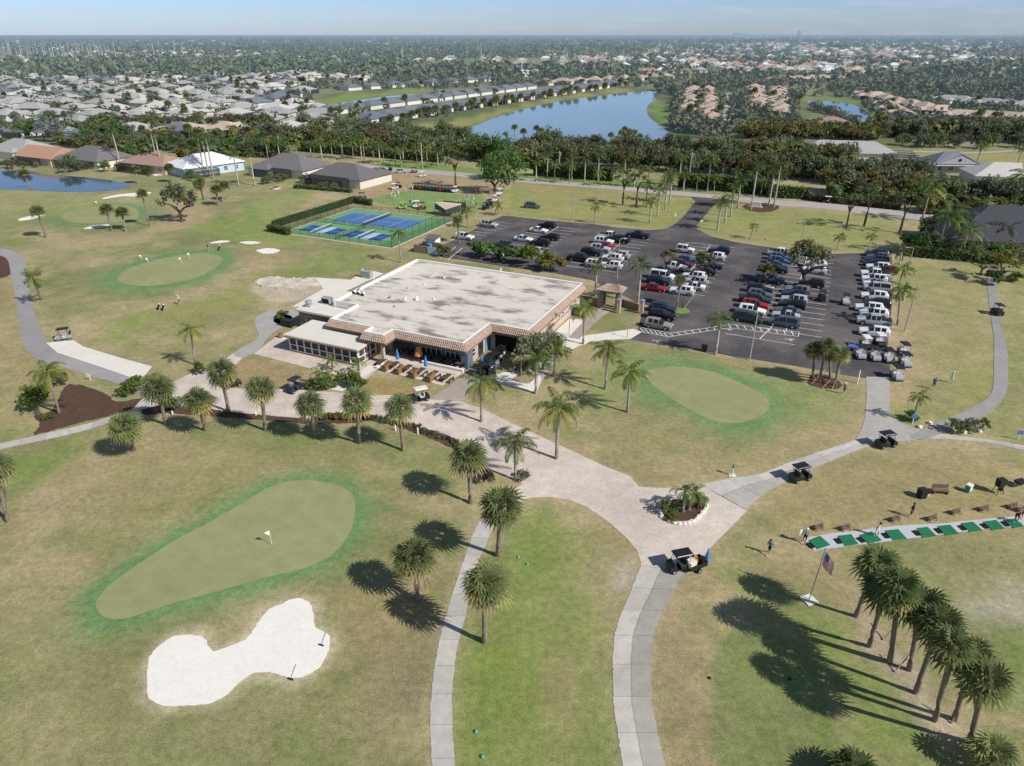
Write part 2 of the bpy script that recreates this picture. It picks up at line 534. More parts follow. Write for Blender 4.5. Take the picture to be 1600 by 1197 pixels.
paint([(565, 590), (680, 603), (640, 618), (568, 612)], S(164, 142, 88), 1, .9, 1)
paint([(385, 560), (490, 590), (455, 607), (357, 607), (353, 585)], S(170, 146, 104), 1.5, .85, 2)
paint([(806, 570), (825, 552), (838, 560), (812, 592)], S(170, 142, 90), 1, .8, 1)
paint(B1, S(206, 190, 160), .8, .75, 1.6, .55)
paint(G1, GREENF, 2.0, .5, 2.5, 2.6); paint(G1, GREENF, .6, .9, 1.4, 1.3)
paint(G3, GREENF, 2.2, .4, 4, 6); paint(G3, GREENF, .6, .9, 1, 2.6)
paint(G4, GREENF, 2.5, .4, 4, 6); paint(G4, GREENF, .8, .7, 1, 2.2)
# upper left fairways
paint([(330, 345), (420, 330), (470, 370), (420, 400), (360, 372), (290, 362)], S(136, 154, 72), 3, .7)
paint([(380, 330), (412, 310), (470, 296), (480, 310), (430, 345), (400, 350)], S(128, 152, 68), 2, .8)
paint([(180, 500), (330, 460), (400, 430), (520, 420), (380, 480), (260, 520)], S(146, 148, 82), 3, .7)
paint([(170, 520), (215, 495), (225, 500), (190, 520), (210, 545), (190, 545)], S(138, 156, 74), 1.5, .8)
paint([(540, 385), (600, 392), (560, 420), (470, 440), (440, 420)], S(128, 144, 72), 2.5, .6)
paint([(400, 300), (440, 300), (480, 310), (430, 345), (405, 340)], S(170, 154, 108), 2, .4)
paint([(280, 320), (330, 330), (310, 350), (230, 365), (210, 372), (240, 350)], S(178, 154, 116), 2.5, .8)
paint([(60, 372), (160, 365), (230, 368), (160, 385), (70, 390)], S(176, 158, 122), 2.5, .6)
paint([(370, 405), (400, 380), (440, 385), (450, 405), (410, 415)], S(176, 150, 112), 2, .6)
paint([(0, 290), (120, 305), (200, 310), (130, 330), (0, 340)], S(150, 152, 92), 3, .6)
paint([(595, 268), (690, 275), (800, 300), (760, 310), (680, 298), (610, 300), (560, 312)], S(178, 150, 114), 2, .85)
paint([(578, 312), (624, 300), (650, 297), (712, 303), (756, 308), (742, 330), (674, 334), (620, 324)], S(128, 154, 88), 1.2, .95, .6)
paint([(800, 290), (1050, 310), (1080, 320), (1040, 355), (930, 345), (800, 335)], S(150, 152, 80), 3, .7)
paint([(800, 286), (930, 300), (1040, 312), (1000, 320), (850, 305)], S(164, 148, 100), 2, .6)
paint([(1120, 325), (1340, 335), (1400, 350), (1340, 392), (1150, 372), (1095, 352)], S(148, 152, 82), 3, .75)
paint([(1130, 355), (1190, 365), (1290, 385), (1280, 395), (1160, 376)], S(168, 152, 104), 2, .5)
paint([(595, 262), (700, 268), (800, 277), (1000, 291), (1000, 284), (800, 268), (690, 258), (600, 250)], S(120, 148, 62), 1, .9, 1)
paint([(395, 452), (420, 437), (500, 440), (520, 450), (470, 470), (420, 470)], S(196, 180, 158), 1, .9, 3)
paint([(0, 410), (40, 430), (45, 480), (0, 470)], S(176, 152, 112), 2, .7)
paint([(0, 480), (40, 500), (70, 560), (120, 590), (60, 640), (0, 640)], S(158, 146, 96), 3, .6)
paint([(100, 640), (60, 640), (20, 660), (0, 640), (0, 690)], S(150, 152, 90), 3, .6)
# far ground: gardens and streets among the houses, pine flats beyond
far = sst(262, 330, PY - 0.15 * np.abs(PX))
FN = fbm(PX, PY, 120, 51); FN2 = fbm(PX, PY, 30, 61)
fc = np.array(S(96, 108, 62))[None] * (1 - sst(.4, .65, FN2))[:, None] + np.array(S(140, 138, 98))[None] * sst(.4, .65, FN2)[:, None]
deep = sst(900, 1300, PY)
fc = fc * (1 - deep[:, None]) + (np.array(S(70, 84, 52))[None] * (1 - 0.4 * sst(.5, .7, FN)[:, None]) + np.array(S(120, 118, 84))[None] * 0.4 * sst(.5, .7, FN)[:, None]) * deep[:, None]
C = C * (1 - far[:, None]) + fc * far[:, None]
BANK = S(150, 150, 78)
paint([(600, 200), (640, 205), (735, 196), (790, 178), (860, 160), (930, 149), (1000, 140), (1035, 141), (1030, 136), (990, 134), (900, 146), (800, 168), (700, 190)], BANK, 3, .95, 2, smooth=2)
paint([(1018, 160), (1025, 185), (1062, 215), (1075, 205), (1045, 175), (1035, 160)], S(112, 142, 62), 4, .9)
paint([(1240, 150), (1300, 150), (1365, 165), (1390, 185), (1420, 195), (1360, 200), (1330, 165), (1260, 158)], S(128, 140, 66), 4, .9)
paint([(500, 170), (600, 150), (660, 143), (640, 140), (560, 145), (490, 158)], S(130, 148, 66), 3, .9)
paint([(1300, 232), (1600, 240), (1600, 255), (1480, 248), (1390, 252), (1310, 243)], S(158, 154, 84), 3, .95)
paint([(680, 92), (900, 90), (960, 97), (860, 103), (690, 98)], S(146, 150, 104), 20, .8, smooth=2)

_l = C @ np.array((.25, .6, .15)); C = (C * .92 + _l[:, None] * .08) * 1.02
me = bpy.data.meshes.new('ground')
nv = NX * NY
V = np.zeros((nv, 3), np.float32); V[:, 0] = PX; V[:, 1] = PY
me.vertices.add(nv); me.vertices.foreach_set('co', V.ravel())
I = np.arange(nv).reshape(NY, NX)
F = np.stack([I[:-1, :-1], I[:-1, 1:], I[1:, 1:], I[1:, :-1]], -1).reshape(-1, 4).astype(np.int32)
me.loops.add(F.size); me.loops.foreach_set('vertex_index', F.ravel())
me.polygons.add(len(F)); me.polygons.foreach_set('loop_start', np.arange(0, F.size, 4, dtype=np.int32))
me.update(calc_edges=True)
ca = me.color_attributes.new('tint', 'FLOAT_COLOR', 'POINT')
ca.data.foreach_set('color', np.concatenate([C, np.ones((nv, 1))], 1).astype(np.float32).ravel())


def ground_mat():
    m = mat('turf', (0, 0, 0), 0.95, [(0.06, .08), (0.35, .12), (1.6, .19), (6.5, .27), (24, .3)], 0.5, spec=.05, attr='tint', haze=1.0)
    # straw and green blades mixed through the tint
    nt = m.node_tree; L = nt.links
    b = next(n for n in nt.nodes if n.type == 'BSDF_PRINCIPLED')
    src = b.inputs['Base Color'].links[0].from_socket
    g = nt.nodes.new('ShaderNodeNewGeometry')
    mpn = nt.nodes.new('ShaderNodeMapping'); mpn.inputs['Rotation'].default_value = (0, 0, .5); mpn.inputs['Scale'].default_value = (1, 2.2, 1)
    L.new(g.outputs['Position'], mpn.inputs[0])
    t = nt.nodes.new('ShaderNodeTexNoise'); t.inputs['Scale'].default_value = 0.9; t.inputs['Detail'].default_value = 8; t.inputs['Roughness'].default_value = .7
    L.new(mpn.outputs[0], t.inputs['Vector'])
    cr = nt.nodes.new('ShaderNodeValToRGB')
    cr.color_ramp.elements[0].position = .3; cr.color_ramp.elements[0].color = (.84, .96, .8, 1)
    cr.color_ramp.elements[1].position = .7; cr.color_ramp.elements[1].color = (1.1, 1.0, 1.18, 1)
    L.new(t.outputs[0], cr.inputs[0])
    mx = nt.nodes.new('ShaderNodeMixRGB'); mx.blend_type = 'MULTIPLY'; mx.inputs[0].default_value = 1
    L.new(src, mx.inputs[1]); L.new(cr.outputs[0], mx.inputs[2])
    # weedy tufts in scattered patches
    t2 = nt.nodes.new('ShaderNodeTexNoise'); t2.inputs['Scale'].default_value = 2.6; t2.inputs['Detail'].default_value = 3; L.new(g.outputs['Position'], t2.inputs['Vector'])
    t3 = nt.nodes.new('ShaderNodeTexNoise'); t3.inputs['Scale'].default_value = .11; t3.inputs['Detail'].default_value = 2; L.new(g.outputs['Position'], t3.inputs['Vector'])
    r2 = nt.nodes.new('ShaderNodeMapRange'); r2.inputs[1].default_value = .58; r2.inputs[2].default_value = .66; L.new(t2.outputs[0], r2.inputs[0])
    r3 = nt.nodes.new('ShaderNodeMapRange'); r3.inputs[1].default_value = .48; r3.inputs[2].default_value = .62; r3.inputs[4].default_value = .6; L.new(t3.outputs[0], r3.inputs[0])
    mm = nt.nodes.new('ShaderNodeMath'); mm.operation = 'MULTIPLY'; L.new(r2.outputs[0], mm.inputs[0]); L.new(r3.outputs[0], mm.inputs[1])
    mw_ = nt.nodes.new('ShaderNodeMixRGB'); mw_.blend_type = 'MULTIPLY'; L.new(mm.outputs[0], mw_.inputs[0]); L.new(mx.outputs[0], mw_.inputs[1]); mw_.inputs[2].default_value = (.62, .74, .5, 1)
    L.new(mw_.outputs[0], b.inputs['Base Color'])
    return m


me.materials.append(ground_mat())
struct('ground', me, 'dry green and tan golf course turf reaching to the horizon')

# ------------------------------------------------------------------ greens, sand, mulch
mg = mat('green_turf', S(152, 154, 112), .9, [(.12, .06), (.7, .07), (9, .09), (40, .12)], .1, spec=.05)
_n = mg.node_tree; _b = next(n for n in _n.nodes if n.type == 'BSDF_PRINCIPLED'); _s = _b.inputs['Base Color'].links[0].from_socket
_g = _n.nodes.new('ShaderNodeNewGeometry'); _w = _n.nodes.new('ShaderNodeTexWave'); _w.inputs['Scale'].default_value = .16; _w.inputs['Distortion'].default_value = 1.2; _w.bands_direction = 'DIAGONAL'
_n.links.new(_g.outputs['Position'], _w.inputs['Vector']); _m = _n.nodes.new('ShaderNodeMapRange'); _m.inputs[3].default_value = .982; _m.inputs[4].default_value = 1.018; _n.links.new(_w.outputs[1], _m.inputs[0])
_x = _n.nodes.new('ShaderNodeVectorMath'); _x.operation = 'SCALE'; _n.links.new(_s, _x.inputs[0]); _n.links.new(_m.outputs[0], _x.inputs['Scale']); _n.links.new(_x.outputs[0], _b.inputs['Base Color'])
for nm, gp, lb in ((('putting_green'), G1, 'large pear-shaped putting green beside the big white bunker'),
                   (('putting_green'), G2, 'oval practice green between the clubhouse and the car park'),
                   (('putting_green'), G3, 'oval practice green with several flags left of the clubhouse'),
                   (('putting_green'), G4, 'far pale putting green near the pond')):
    sheet(nm, gp, 0.02, mg, lb)
ms = mat('bunker_sand', (.77, .745, .705), .95, [(.5, .03), (2.2, .04), (9, .06)], .4, spec=.05)
sheet('sand_bunker', B1, .03, ms, 'big two-lobed white sand bunker in the foreground', 5, .035)
for px, lb in (([(160, 310), (185, 304), (232, 300), (232, 304), (212, 307), (190, 307), (165, 311)], 'long thin bunker behind the far green'),
               ([(28, 343), (45, 338), (66, 336), (57, 341), (35, 345)], 'small bunker left of the far green'),
               ([(131, 357), (150, 352), (173, 351), (162, 355), (140, 358)], 'small bunker in front of the far green'),
               ([(327, 380), (345, 376), (361, 377), (345, 380)], 'leftmost of three bunkers beyond the flagged practice green'),
               ([(374, 379), (390, 377), (407, 379), (390, 382)], 'middle one of three bunkers beyond the flagged practice green'),
               ([(401, 391), (420, 388), (438, 391), (427, 396), (410, 396)], 'nearest and roundest of three bunkers beyond the practice green'),
               ([(238, 273), (248, 271), (254, 273), (244, 275)], 'tiny bunker before the white house')):
    sheet('sand_bunker', px, .03, ms, lb, 5, .12)
mmul = mat('mulch', S(96, 76, 66), .95, [(.8, .15), (5, .25), (22, .3)], .6, spec=.05)
sheet('mulch_bed', [(108, 600), (165, 615), (182, 628), (222, 622), (226, 628), (205, 640), (171, 650), (120, 662), (52, 680), (63, 664), (52, 650), (82, 640)], .03, mmul, 'brown mulch bed in the fork of two paths', 3, .08)
sheet('mulch_bed', [(-4, 398), (13, 407), (17, 428), (-6, 433)], .03, mmul, 'brown mulch bed at the left edge inside the path bend', 3, .08)
sheet('mulch_bed', [(1262, 600), (1270, 586), (1290, 586), (1312, 596), (1314, 606), (1300, 608), (1280, 606)], .03, mmul, 'brown mulch bed under the clump of sabal palms by the lot', 4, .08)
sheet('mulch_bed', [(1160, 322), (1190, 317), (1217, 322), (1208, 330), (1180, 331)], .04, mmul, 'mulch bed under tall royal palms by the entrance drive', 4, .1)
sheet('mulch_bed', [(428, 500), (440, 492), (456, 494), (452, 502), (440, 506), (430, 505)], .05, mmul, 'round planting bed inside the loop of the service path', 4, .05)
sheet('mulch_bed', [(568, 648), (608, 656), (655, 666), (712, 688), (742, 715), (768, 738), (768, 752), (740, 738), (715, 706), (700, 698), (650, 676), (600, 662), (566, 655)], .045, mmul, 'dark planting strip curving along the lower edge of the paver road', 4, .1)
sheet('mulch_bed', [(222, 640), (260, 634), (330, 640), (400, 648), (480, 654), (566, 652), (566, 660), (480, 662), (400, 656), (320, 650), (262, 646), (226, 648)], .045, mmul, 'dark planting strip below the paver road under the sabal row', 4, .1)
mrub = mat('crushed_shell', S(206, 198, 182), .95, [(.5, .25), (2.5, .3), (9, .15)], .6, spec=.05)
sheet('sand_patch', [(395, 441), (420, 432), (455, 435), (494, 434), (505, 444), (470, 452), (445, 449), (425, 450)], .03, mrub, 'patch of pale rubble and shell beside the service yard', 3, .35)

# ------------------------------------------------------------------ paved surfaces
def slab_mat(name, col, joint=2.6, two=None):
    m = mat(name, col, .85, [(.25, .07), (1.3, .09), (7, .07), (30, .05)], .1, spec=.1, coord='Position')
    nt = m.node_tree; L = nt.links; b = next(n for n in nt.nodes if n.type == 'BSDF_PRINCIPLED')
    src = b.inputs['Base Color'].links[0].from_socket
    uv = nt.nodes.new('ShaderNodeTexCoord'); sp = nt.nodes.new('ShaderNodeSeparateXYZ'); L.new(uv.outputs['UV'], sp.inputs[0])
    cur = src

    def mul(fac_socket, a, bb):
        nonlocal cur
        mr = nt.nodes.new('ShaderNodeMapRange'); mr.inputs[3].default_value = a; mr.inputs[4].default_value = bb
        L.new(fac_socket, mr.inputs[0])
        mx = nt.nodes.new('ShaderNodeVectorMath'); mx.operation = 'SCALE'; L.new(cur, mx.inputs[0]); L.new(mr.outputs[0], mx.inputs['Scale']); cur = mx.outputs[0]

    def math_(op, a, v):
        q = nt.nodes.new('ShaderNodeMath'); q.operation = op
        if hasattr(a, 'links'):
            L.new(a, q.inputs[0])
        else:
            q.inputs[0].default_value = a
        q.inputs[1].default_value = v
        return q.outputs[0]
    dv = math_('DIVIDE', sp.outputs['Y'], joint)
    fr = math_('FRACT', dv, 0); line = math_('LESS_THAN', fr, .05 / joint)
    mul(line, 1.0, .6)
    fl = math_('FLOOR', dv, 0)
    if two:
        side = math_('GREATER_THAN', sp.outputs['X'], .48)
        mul(side, 1.06, two)
        sl = math_('ABSOLUTE', math_('SUBTRACT', sp.outputs['X'], .48), 0); mul(math_('LESS_THAN', sl, .012), 1.0, .65)
        sd_ = nt.nodes.new('ShaderNodeMath'); sd_.operation = 'MULTIPLY_ADD'; L.new(side, sd_.inputs[0]); sd_.inputs[1].default_value = 37.3; L.new(fl, sd_.inputs[2]); fl = sd_.outputs[0]
    wn = nt.nodes.new('ShaderNodeTexWhiteNoise'); wn.noise_dimensions = '1D'; L.new(fl, wn.inputs['W'])
    mul(wn.outputs[0], .9, 1.07)
    L.new(cur, b.inputs['Base Color'])
    return m


mcon = slab_mat('path_concrete', S(190, 186, 180))
mcon2 = slab_mat('path_concrete_two_lane', S(190, 186, 178), 3.0, .8)
masp = slab_mat('path_old_asphalt', S(160, 157, 158), 40.0)
Z = .035
struct('cart_path', strip_mesh('cart_path', [(748, 815), (735, 845), (716, 900), (697, 960), (683, 1020), (675, 1075), (672, 1130), (676, 1215)], [(774, 815), (760, 850), (735, 905), (730, 950), (715, 1010), (707, 1075), (707, 1130), (712, 1215)], Z, mcon), 'narrow concrete cart path running down the middle foreground')
struct('cart_path', strip_mesh('cart_path', [(1001, 885), (993, 905), (983, 930), (967, 968), (959, 1003), (957, 1045), (959, 1100), (966, 1150), (976, 1215)], [(1072, 890), (1062, 905), (1050, 930), (1032, 962), (1020, 1000), (1017, 1040), (1018, 1090), (1027, 1140), (1043, 1215)], Z, mcon2), 'wide two-lane concrete cart path curving down from the paver plaza')
struct('cart_path', strip_mesh('cart_path', [(1095, 757), (1140, 748), (1190, 740), (1235, 722), (1290, 703), (1330, 690), (1360, 676), (1400, 672), (1450, 676), (1500, 682), (1545, 687), (1615, 699)], [(1166, 797), (1190, 775), (1230, 752), (1262, 737), (1300, 720), (1350, 700), (1385, 692), (1410, 690), (1450, 686), (1500, 688), (1545, 693), (1615, 707)], Z, slab_mat('path_concrete_east', S(192, 188, 182), 3.2, .92)), 'concrete cart path from the plaza past two dark carts to the right edge')
sheet('cart_path', [(1353, 589), (1390, 589), (1390, 640), (1393, 652), (1410, 662), (1440, 673), (1440, 680), (1400, 684), (1350, 684), (1336, 688), (1346, 672), (1352, 650), (1354, 620)], Z + .006, mat('path_plain', S(176, 172, 168), .85, [(.2, .07), (1.2, .1), (8, .08)], .1, spec=.1), 'pale path joining the car park to the cart path junction', 0)
struct('cart_path', strip_mesh('cart_path', [(1420, 684), (1440, 672), (1480, 655), (1520, 637), (1545, 620), (1552, 600), (1553, 560), (1553, 530), (1549, 500), (1545, 470), (1543, 430), (1560, 415)], [(1440, 688), (1465, 680), (1500, 666), (1545, 645), (1566, 625), (1574, 605), (1575, 570), (1572, 540), (1563, 510), (1560, 480), (1558, 440), (1572, 424)], Z + .012, masp), 'grey cart path climbing the right side towards the dark roofed house')
struct('cart_path', strip_mesh('cart_path', [(-8, 695), (60, 680), (130, 664), (171, 652), (205, 640), (226, 618)], [(-8, 704), (60, 690), (130, 674), (173, 661), (217, 652), (248, 638)], Z, mcon), 'concrete path along the mulch bed to the left edge')
struct('cart_path', strip_mesh('cart_path', [(-10, 387), (16, 391), (37, 403), (43, 432), (50, 474), (60, 506), (76, 537), (89, 550), (157, 572), (205, 590), (240, 602)], [(-10, 397), (10, 404), (17, 427), (25, 474), (34, 532), (47, 553), (63, 563), (105, 576), (150, 590), (185, 600), (222, 617)], Z, masp), 'old grey path bending down the left side')
mwc = mat('pale_concrete', S(226, 222, 214), .85, [(.3, .05), (2, .06), (12, .05)], .1, spec=.1)
sheet('parking_apron', [(72, 536), (115, 532), (131, 542), (180, 557), (238, 573), (222, 592), (205, 590), (157, 573.5), (90, 551.5)], Z + .01, mwc, 'white concrete apron beside the left path with a parked cart', 0)


def paver_mat(name, col, col2, sx=2.2):
    m = mat(name, col, .85, [(.13, .12), (.7, .1), (5, .1)], .1, spec=.1)
    nt = m.node_tree; L = nt.links; b = next(n for n in nt.nodes if n.type == 'BSDF_PRINCIPLED')
    src = b.inputs['Base Color'].links[0].from_socket
    g = nt.nodes.new('ShaderNodeNewGeometry'); mp = nt.nodes.new('ShaderNodeMapping'); mp.inputs['Rotation'].default_value = (0, 0, R(20))
    L.new(g.outputs['Position'], mp.inputs[0])
    br = nt.nodes.new('ShaderNodeTexBrick'); br.inputs['Scale'].default_value = sx; br.inputs['Mortar Size'].default_value = .018
    br.inputs['Color1'].default_value = (1.08, 1.02, 1.0, 1); br.inputs['Color2'].default_value = (.84, .88, .92, 1); br.inputs['Mortar'].default_value = (.66, .62, .6, 1)
    L.new(mp.outputs[0], br.inputs['Vector'])
    mx = nt.nodes.new('ShaderNodeMixRGB'); mx.blend_type = 'MULTIPLY'; mx.inputs[0].default_value = .9
    L.new(src, mx.inputs[1]); L.new(br.outputs[0], mx.inputs[2]); L.new(mx.outputs[0], b.inputs['Base Color'])
    return m


mpav = paver_mat('pavers_pink', S(216, 206, 195), None)
PLAZA = [(226, 619), (245, 608), (266, 599), (298, 584), (350, 562), (366, 551), (380, 558), (352, 588), (356, 607), (455, 608), (518, 613), (578, 617), (640, 618), (672, 622), (700, 607), (735, 575), (771, 583), (745, 603), (722, 629), (752, 638), (800, 662), (860, 689), (905, 710), (950, 731), (985, 744), (998, 761), (1040, 763), (1096, 757), (1125, 775), (1167, 798), (1150, 816), (1130, 836), (1111, 855), (1090, 880), (1076, 897), (1001, 886), (1001, 878), (995, 860), (980, 842), (950, 815), (914, 791), (888, 781), (860, 777), (830, 778), (815, 781), (773, 818), (752, 816), (790, 770), (818, 757), (790, 745), (767, 738), (742, 714), (712, 688), (655, 667), (608, 657), (560, 650), (480, 654), (400, 648), (330, 640), (262, 634), (240, 640), (216, 651), (224, 630)]
sheet('paver_plaza', PLAZA, .028, mpav, 'pinkish paver road widening into a plaza below the clubhouse', 0)
mpavg = paver_mat('pavers_grey', S(178, 168, 160), None)
sheet('paver_walk', [(700, 606), (736, 574), (772, 583), (746, 602), (723, 628), (668, 624)], .04, mpavg, 'grey-brown paver walk from the plaza to the clubhouse recess', 0)
sheet('paver_walk', [(396, 553), (432, 526), (450, 519), (457, 549), (554, 574), (580, 562), (604, 564), (594, 574), (566, 598), (500, 580)], .03, paver_mat('pavers_light', S(214, 202, 190), None), 'pale paver walk along the glazed porch', 0)
sheet('service_path', [(366, 551), (400, 532), (404, 522), (398, 506), (403, 494), (424, 486), (455, 484), (470, 488), (466, 497), (440, 512), (420, 526), (405, 546), (378, 559)], .05, mat('old_concrete', S(172, 169, 168), .85, [(.3, .08), (2, .08)], .1, spec=.1), 'grey service path looping round a planting bed beside the clubhouse', 3)
sheet('service_yard', [(492, 434), (548, 437.5), (560, 430), (585, 424), (600, 428), (518, 466), (470, 480), (456, 480), (480, 466), (505, 452)], .06, mwc, 'white concrete service yard behind the kitchen wing', 0)
sheet('walkway', [(866, 520), (890, 498), (914, 500), (890, 528), (940, 521), (990, 514), (1003, 519), (985, 530), (940, 532), (905, 541), (884, 551), (876, 542), (880, 534)], .04, mwc, 'white concrete walk between the clubhouse and the car park', 0)
sheet('walkway', [(888, 528), (925, 488), (945, 480), (957, 484), (935, 500), (905, 530)], .05, mpavg, 'brown paver walk leading to the tiled gate', 0)
sheet('walkway', [(845, 565), (812, 578), (772, 585), (780, 598), (830, 612), (842, 605), (846, 590), (838, 588), (826, 600), (800, 594), (812, 586), (850, 572)], .04, mwc, 'white curving walk around the small railing by the royal palm', 2)
sheet('walkway', [(838, 590), (855, 562), (868, 548), (880, 552), (858, 576), (846, 598)], .036, mat('path_grey2', S(176, 172, 170), .85, [(.4, .08)], 0), 'grey walk past the leafy tree at the clubhouse corner', 0)
sheet('stepping_walk', [(517, 609), (592, 562), (604, 566), (535, 612)], .055, mwc, 'white stepped walk from the road to the porch corner', 0)

# car park, drive, road
mas = mat('asphalt', S(86, 83, 87), .85, [(.03, .14), (.25, .16), (1.1, .12), (14, .2)], .2, spec=.15, col2=(S(104, 100, 101), .12))
LOT = [(786, 337), (760, 348), (735, 362), (706, 377), (676, 390), (690, 402), (726, 407), (790, 417), (870, 428), (925, 438), (990, 470), (1013, 478), (1003, 490), (997, 515), (984, 530), (1000, 534), (1095, 548), (1165, 560), (1242, 572), (1330, 588), (1352, 591), (1392, 591), (1391, 572), (1386, 546), (1391, 510), (1395, 450), (1393, 391), (1346, 395.5), (1286, 397), (1192, 385), (1148, 378), (1110, 369), (1089, 358), (1089, 352), (1097, 343), (1113, 322), (1124, 313), (1126, 310), (1076, 305), (1087, 315), (1079, 324), (1068, 338), (1054, 351), (1042, 357), (1015, 360), (960, 355), (925, 350), (850, 344), (800, 338)]
sheet('car_park', LOT, .02, mas, 'dark asphalt car park with an entrance drive to the road', 0)
mroad = mat('road_surface', S(178, 172, 168), .85, [(.1, .08), (1, .07)], 0, spec=.1)
struct('road', strip_mesh('road', [(560, 254), (600, 261), (683, 266.5), (748, 272), (800, 277), (940, 289), (1051, 298), (1121, 305), (1200, 312), (1295, 318), (1390, 328), (1500, 340)], [(560, 262), (596, 270), (680, 273), (748, 279), (800, 284), (938, 294.5), (1051, 305), (1126, 311), (1200, 320), (1295, 327), (1385, 339), (1500, 352)], .03, mroad, 200), 'light grey road running along the tree belt')
mline = mat('line_paint', (.66, .66, .64), .8, [(.6, .2), (3, .2), (20, .15)], 0)
mb = MB()


def line_px(a, b, wd_=.13, z=.03):
    p, q = G(*a), G(*b); d = (q - p).normalized(); nrm = Vector((-d.y, d.x, 0)) * wd_ / 2
    mb.add([(p - nrm) + Vector((0, 0, z)), (q - nrm) + Vector((0, 0, z)), (q + nrm) + Vector((0, 0, z)), (p + nrm) + Vector((0, 0, z))], [(0, 1, 2, 3)])


def line_w(p, q, wd_=.13, z=.03):
    d = (q - p).normalized(); nrm = Vector((-d.y, d.x, 0)) * wd_ / 2
    mb.add([(p - nrm) + Vector((0, 0, z)), (q - nrm) + Vector((0, 0, z)), (q + nrm) + Vector((0, 0, z)), (p + nrm) + Vector((0, 0, z))], [(0, 1, 2, 3)])


def stalls(c0, c1, left=True, right=True, ln=5.6):
    a = G(*c0); b = G(*c1); L_ = (b - a).dot(-EY); n = int(L_ / 2.8)
    if left and right:
        line_w(a, a - EY * (n * 2.8), .13, .0305)
    for i in range(n + 1):
        p = a - EY * (i * 2.8)
        if left:
            line_w(p - EX * ln, p - EX * .08)
        if right:
            line_w(p + EX * .08, p + EX * ln)


stalls((768, 346), (716, 374), False, True)
stalls((872, 355), (806, 402)); stalls((981, 371), (925, 425)); stalls((1110, 383), (1046, 457))
stalls((1262, 397), (1196, 515)); stalls((1392, 394), (1385, 535), True, False)
line_px((1137, 506), (1249, 519)); line_px((1137, 512), (1247, 526)); line_px((1249, 519), (1247, 526)); line_px((1133, 521), (1242, 539)); line_px((1217, 499), (1187, 530), .16, .031)
line_px((997, 518), (1042, 526)); line_px((1001, 512), (1048, 521)); line_px((1046, 521), (1137, 508)); line_px((1042, 527), (1137, 513))
for i in range(9):
    t = i / 9; line_px((1137 + 112 * t, 506 + 13 * t), (1142 + 110 * t, 512 + 14 * t), .16, .0315)
for i in range(6):
    t = i / 6; line_px((1000 + 45 * t, 513 + 9 * t), (1007 + 42 * t, 519 + 8 * t), .16, .0315)
for i in range(8):
    t = i / 8; line_px((1046 + 91 * t, 521 - 13 * t), (1052 + 87 * t, 525 - 12 * t), .16, .0315)
for cx, cy in ((1030, 533.5), (1142, 515.5), (1238, 531.5)):      # wheelchair symbols
    c = G(cx, cy)
    for k in range(10):
        t0, t1 = k * .55 + .5, k * .55 + 1.05
        if k < 8:
            line_w(c + (EX * math.cos(t0) + EY * math.sin(t0)) * .45, c + (EX * math.cos(t1) + EY * math.sin(t1)) * .45, .14, .0318)
    line_w(c + EX * .1, c - EX * .9, .16, .0322); line_w(c - EX * .3, c - EX * .3 + EY * .45, .14, .0325); line_w(c - EX * 1.15, c - EX * .95, .3, .0328)
for a, b in (((688, 404), (712, 386)), ((700, 406), (722, 388))):
    line_px(a, b, .18)
struct('parking_markings', mb.mesh('parking_markings', mline), 'white painted stall lines, hatching and wheelchair symbols')

# water
def water_mat(name, col):
    m = mat(name, col, .06, None, 0, spec=.5)
    nt = m.node_tree; b = next(n for n in nt.nodes if n.type == 'BSDF_PRINCIPLED')
    g = nt.nodes.new('ShaderNodeNewGeometry'); t = nt.nodes.new('ShaderNodeTexNoise'); t.inputs['Scale'].default_value = .8; t.inputs['Detail'].default_value = 3
    nt.links.new(g.outputs['Position'], t.inputs['Vector'])
    bp = nt.nodes.new('ShaderNodeBump'); bp.inputs['Strength'].default_value = .02; bp.inputs['Distance'].default_value = .1
    nt.links.new(t.outputs[0], bp.inputs['Height']); nt.links.new(bp.outputs[0], b.inputs['Normal'])
    return m


mw = water_mat('lake_water', (.17, .24, .24))
sheet('lake', [(722, 205), (750, 194), (780, 182), (850, 163), (920, 152), (990, 144), (1025, 143), (1031, 148), (1012, 166), (1014, 182), (1040, 203), (1062, 217), (1050, 226), (990, 226), (900, 228), (800, 226), (740, 216)], .08, mw, 'large blue lake beyond the tree belt', 5)
mw2 = water_mat('pond_water', (.05, .09, .11))
sheet('pond', [(1264, 157), (1290, 158), (1330, 163), (1350, 172), (1362, 185), (1360, 193), (1335, 188), (1305, 178), (1278, 168), (1264, 162)], .08, mw2, 'small pond among the tan roofed houses', 5)
sheet('pond', [(-30, 268), (30, 267), (80, 273), (130, 277), (180, 283), (205, 291), (180, 297), (120, 300), (40, 297), (-30, 293)], .06, mw2, 'pond in front of the houses at the left edge', 5)
sheet('canal', [(505, 168), (540, 160), (600, 151.5), (640, 147.5), (642, 149), (600, 154), (545, 163), (508, 170)], .09, mw, 'narrow canal between two rows of grey houses', 4)
# ================================================================== VEGETATION
def leafmat(name, col, var=.25, transl=.38, col2=None, haze=False, rough=.6):
    return mat(name, col, rough, [(.35, var), (2.5, var * .7)], 0, spec=.2, objvar=.24, transl=transl, col2=col2, haze=haze)


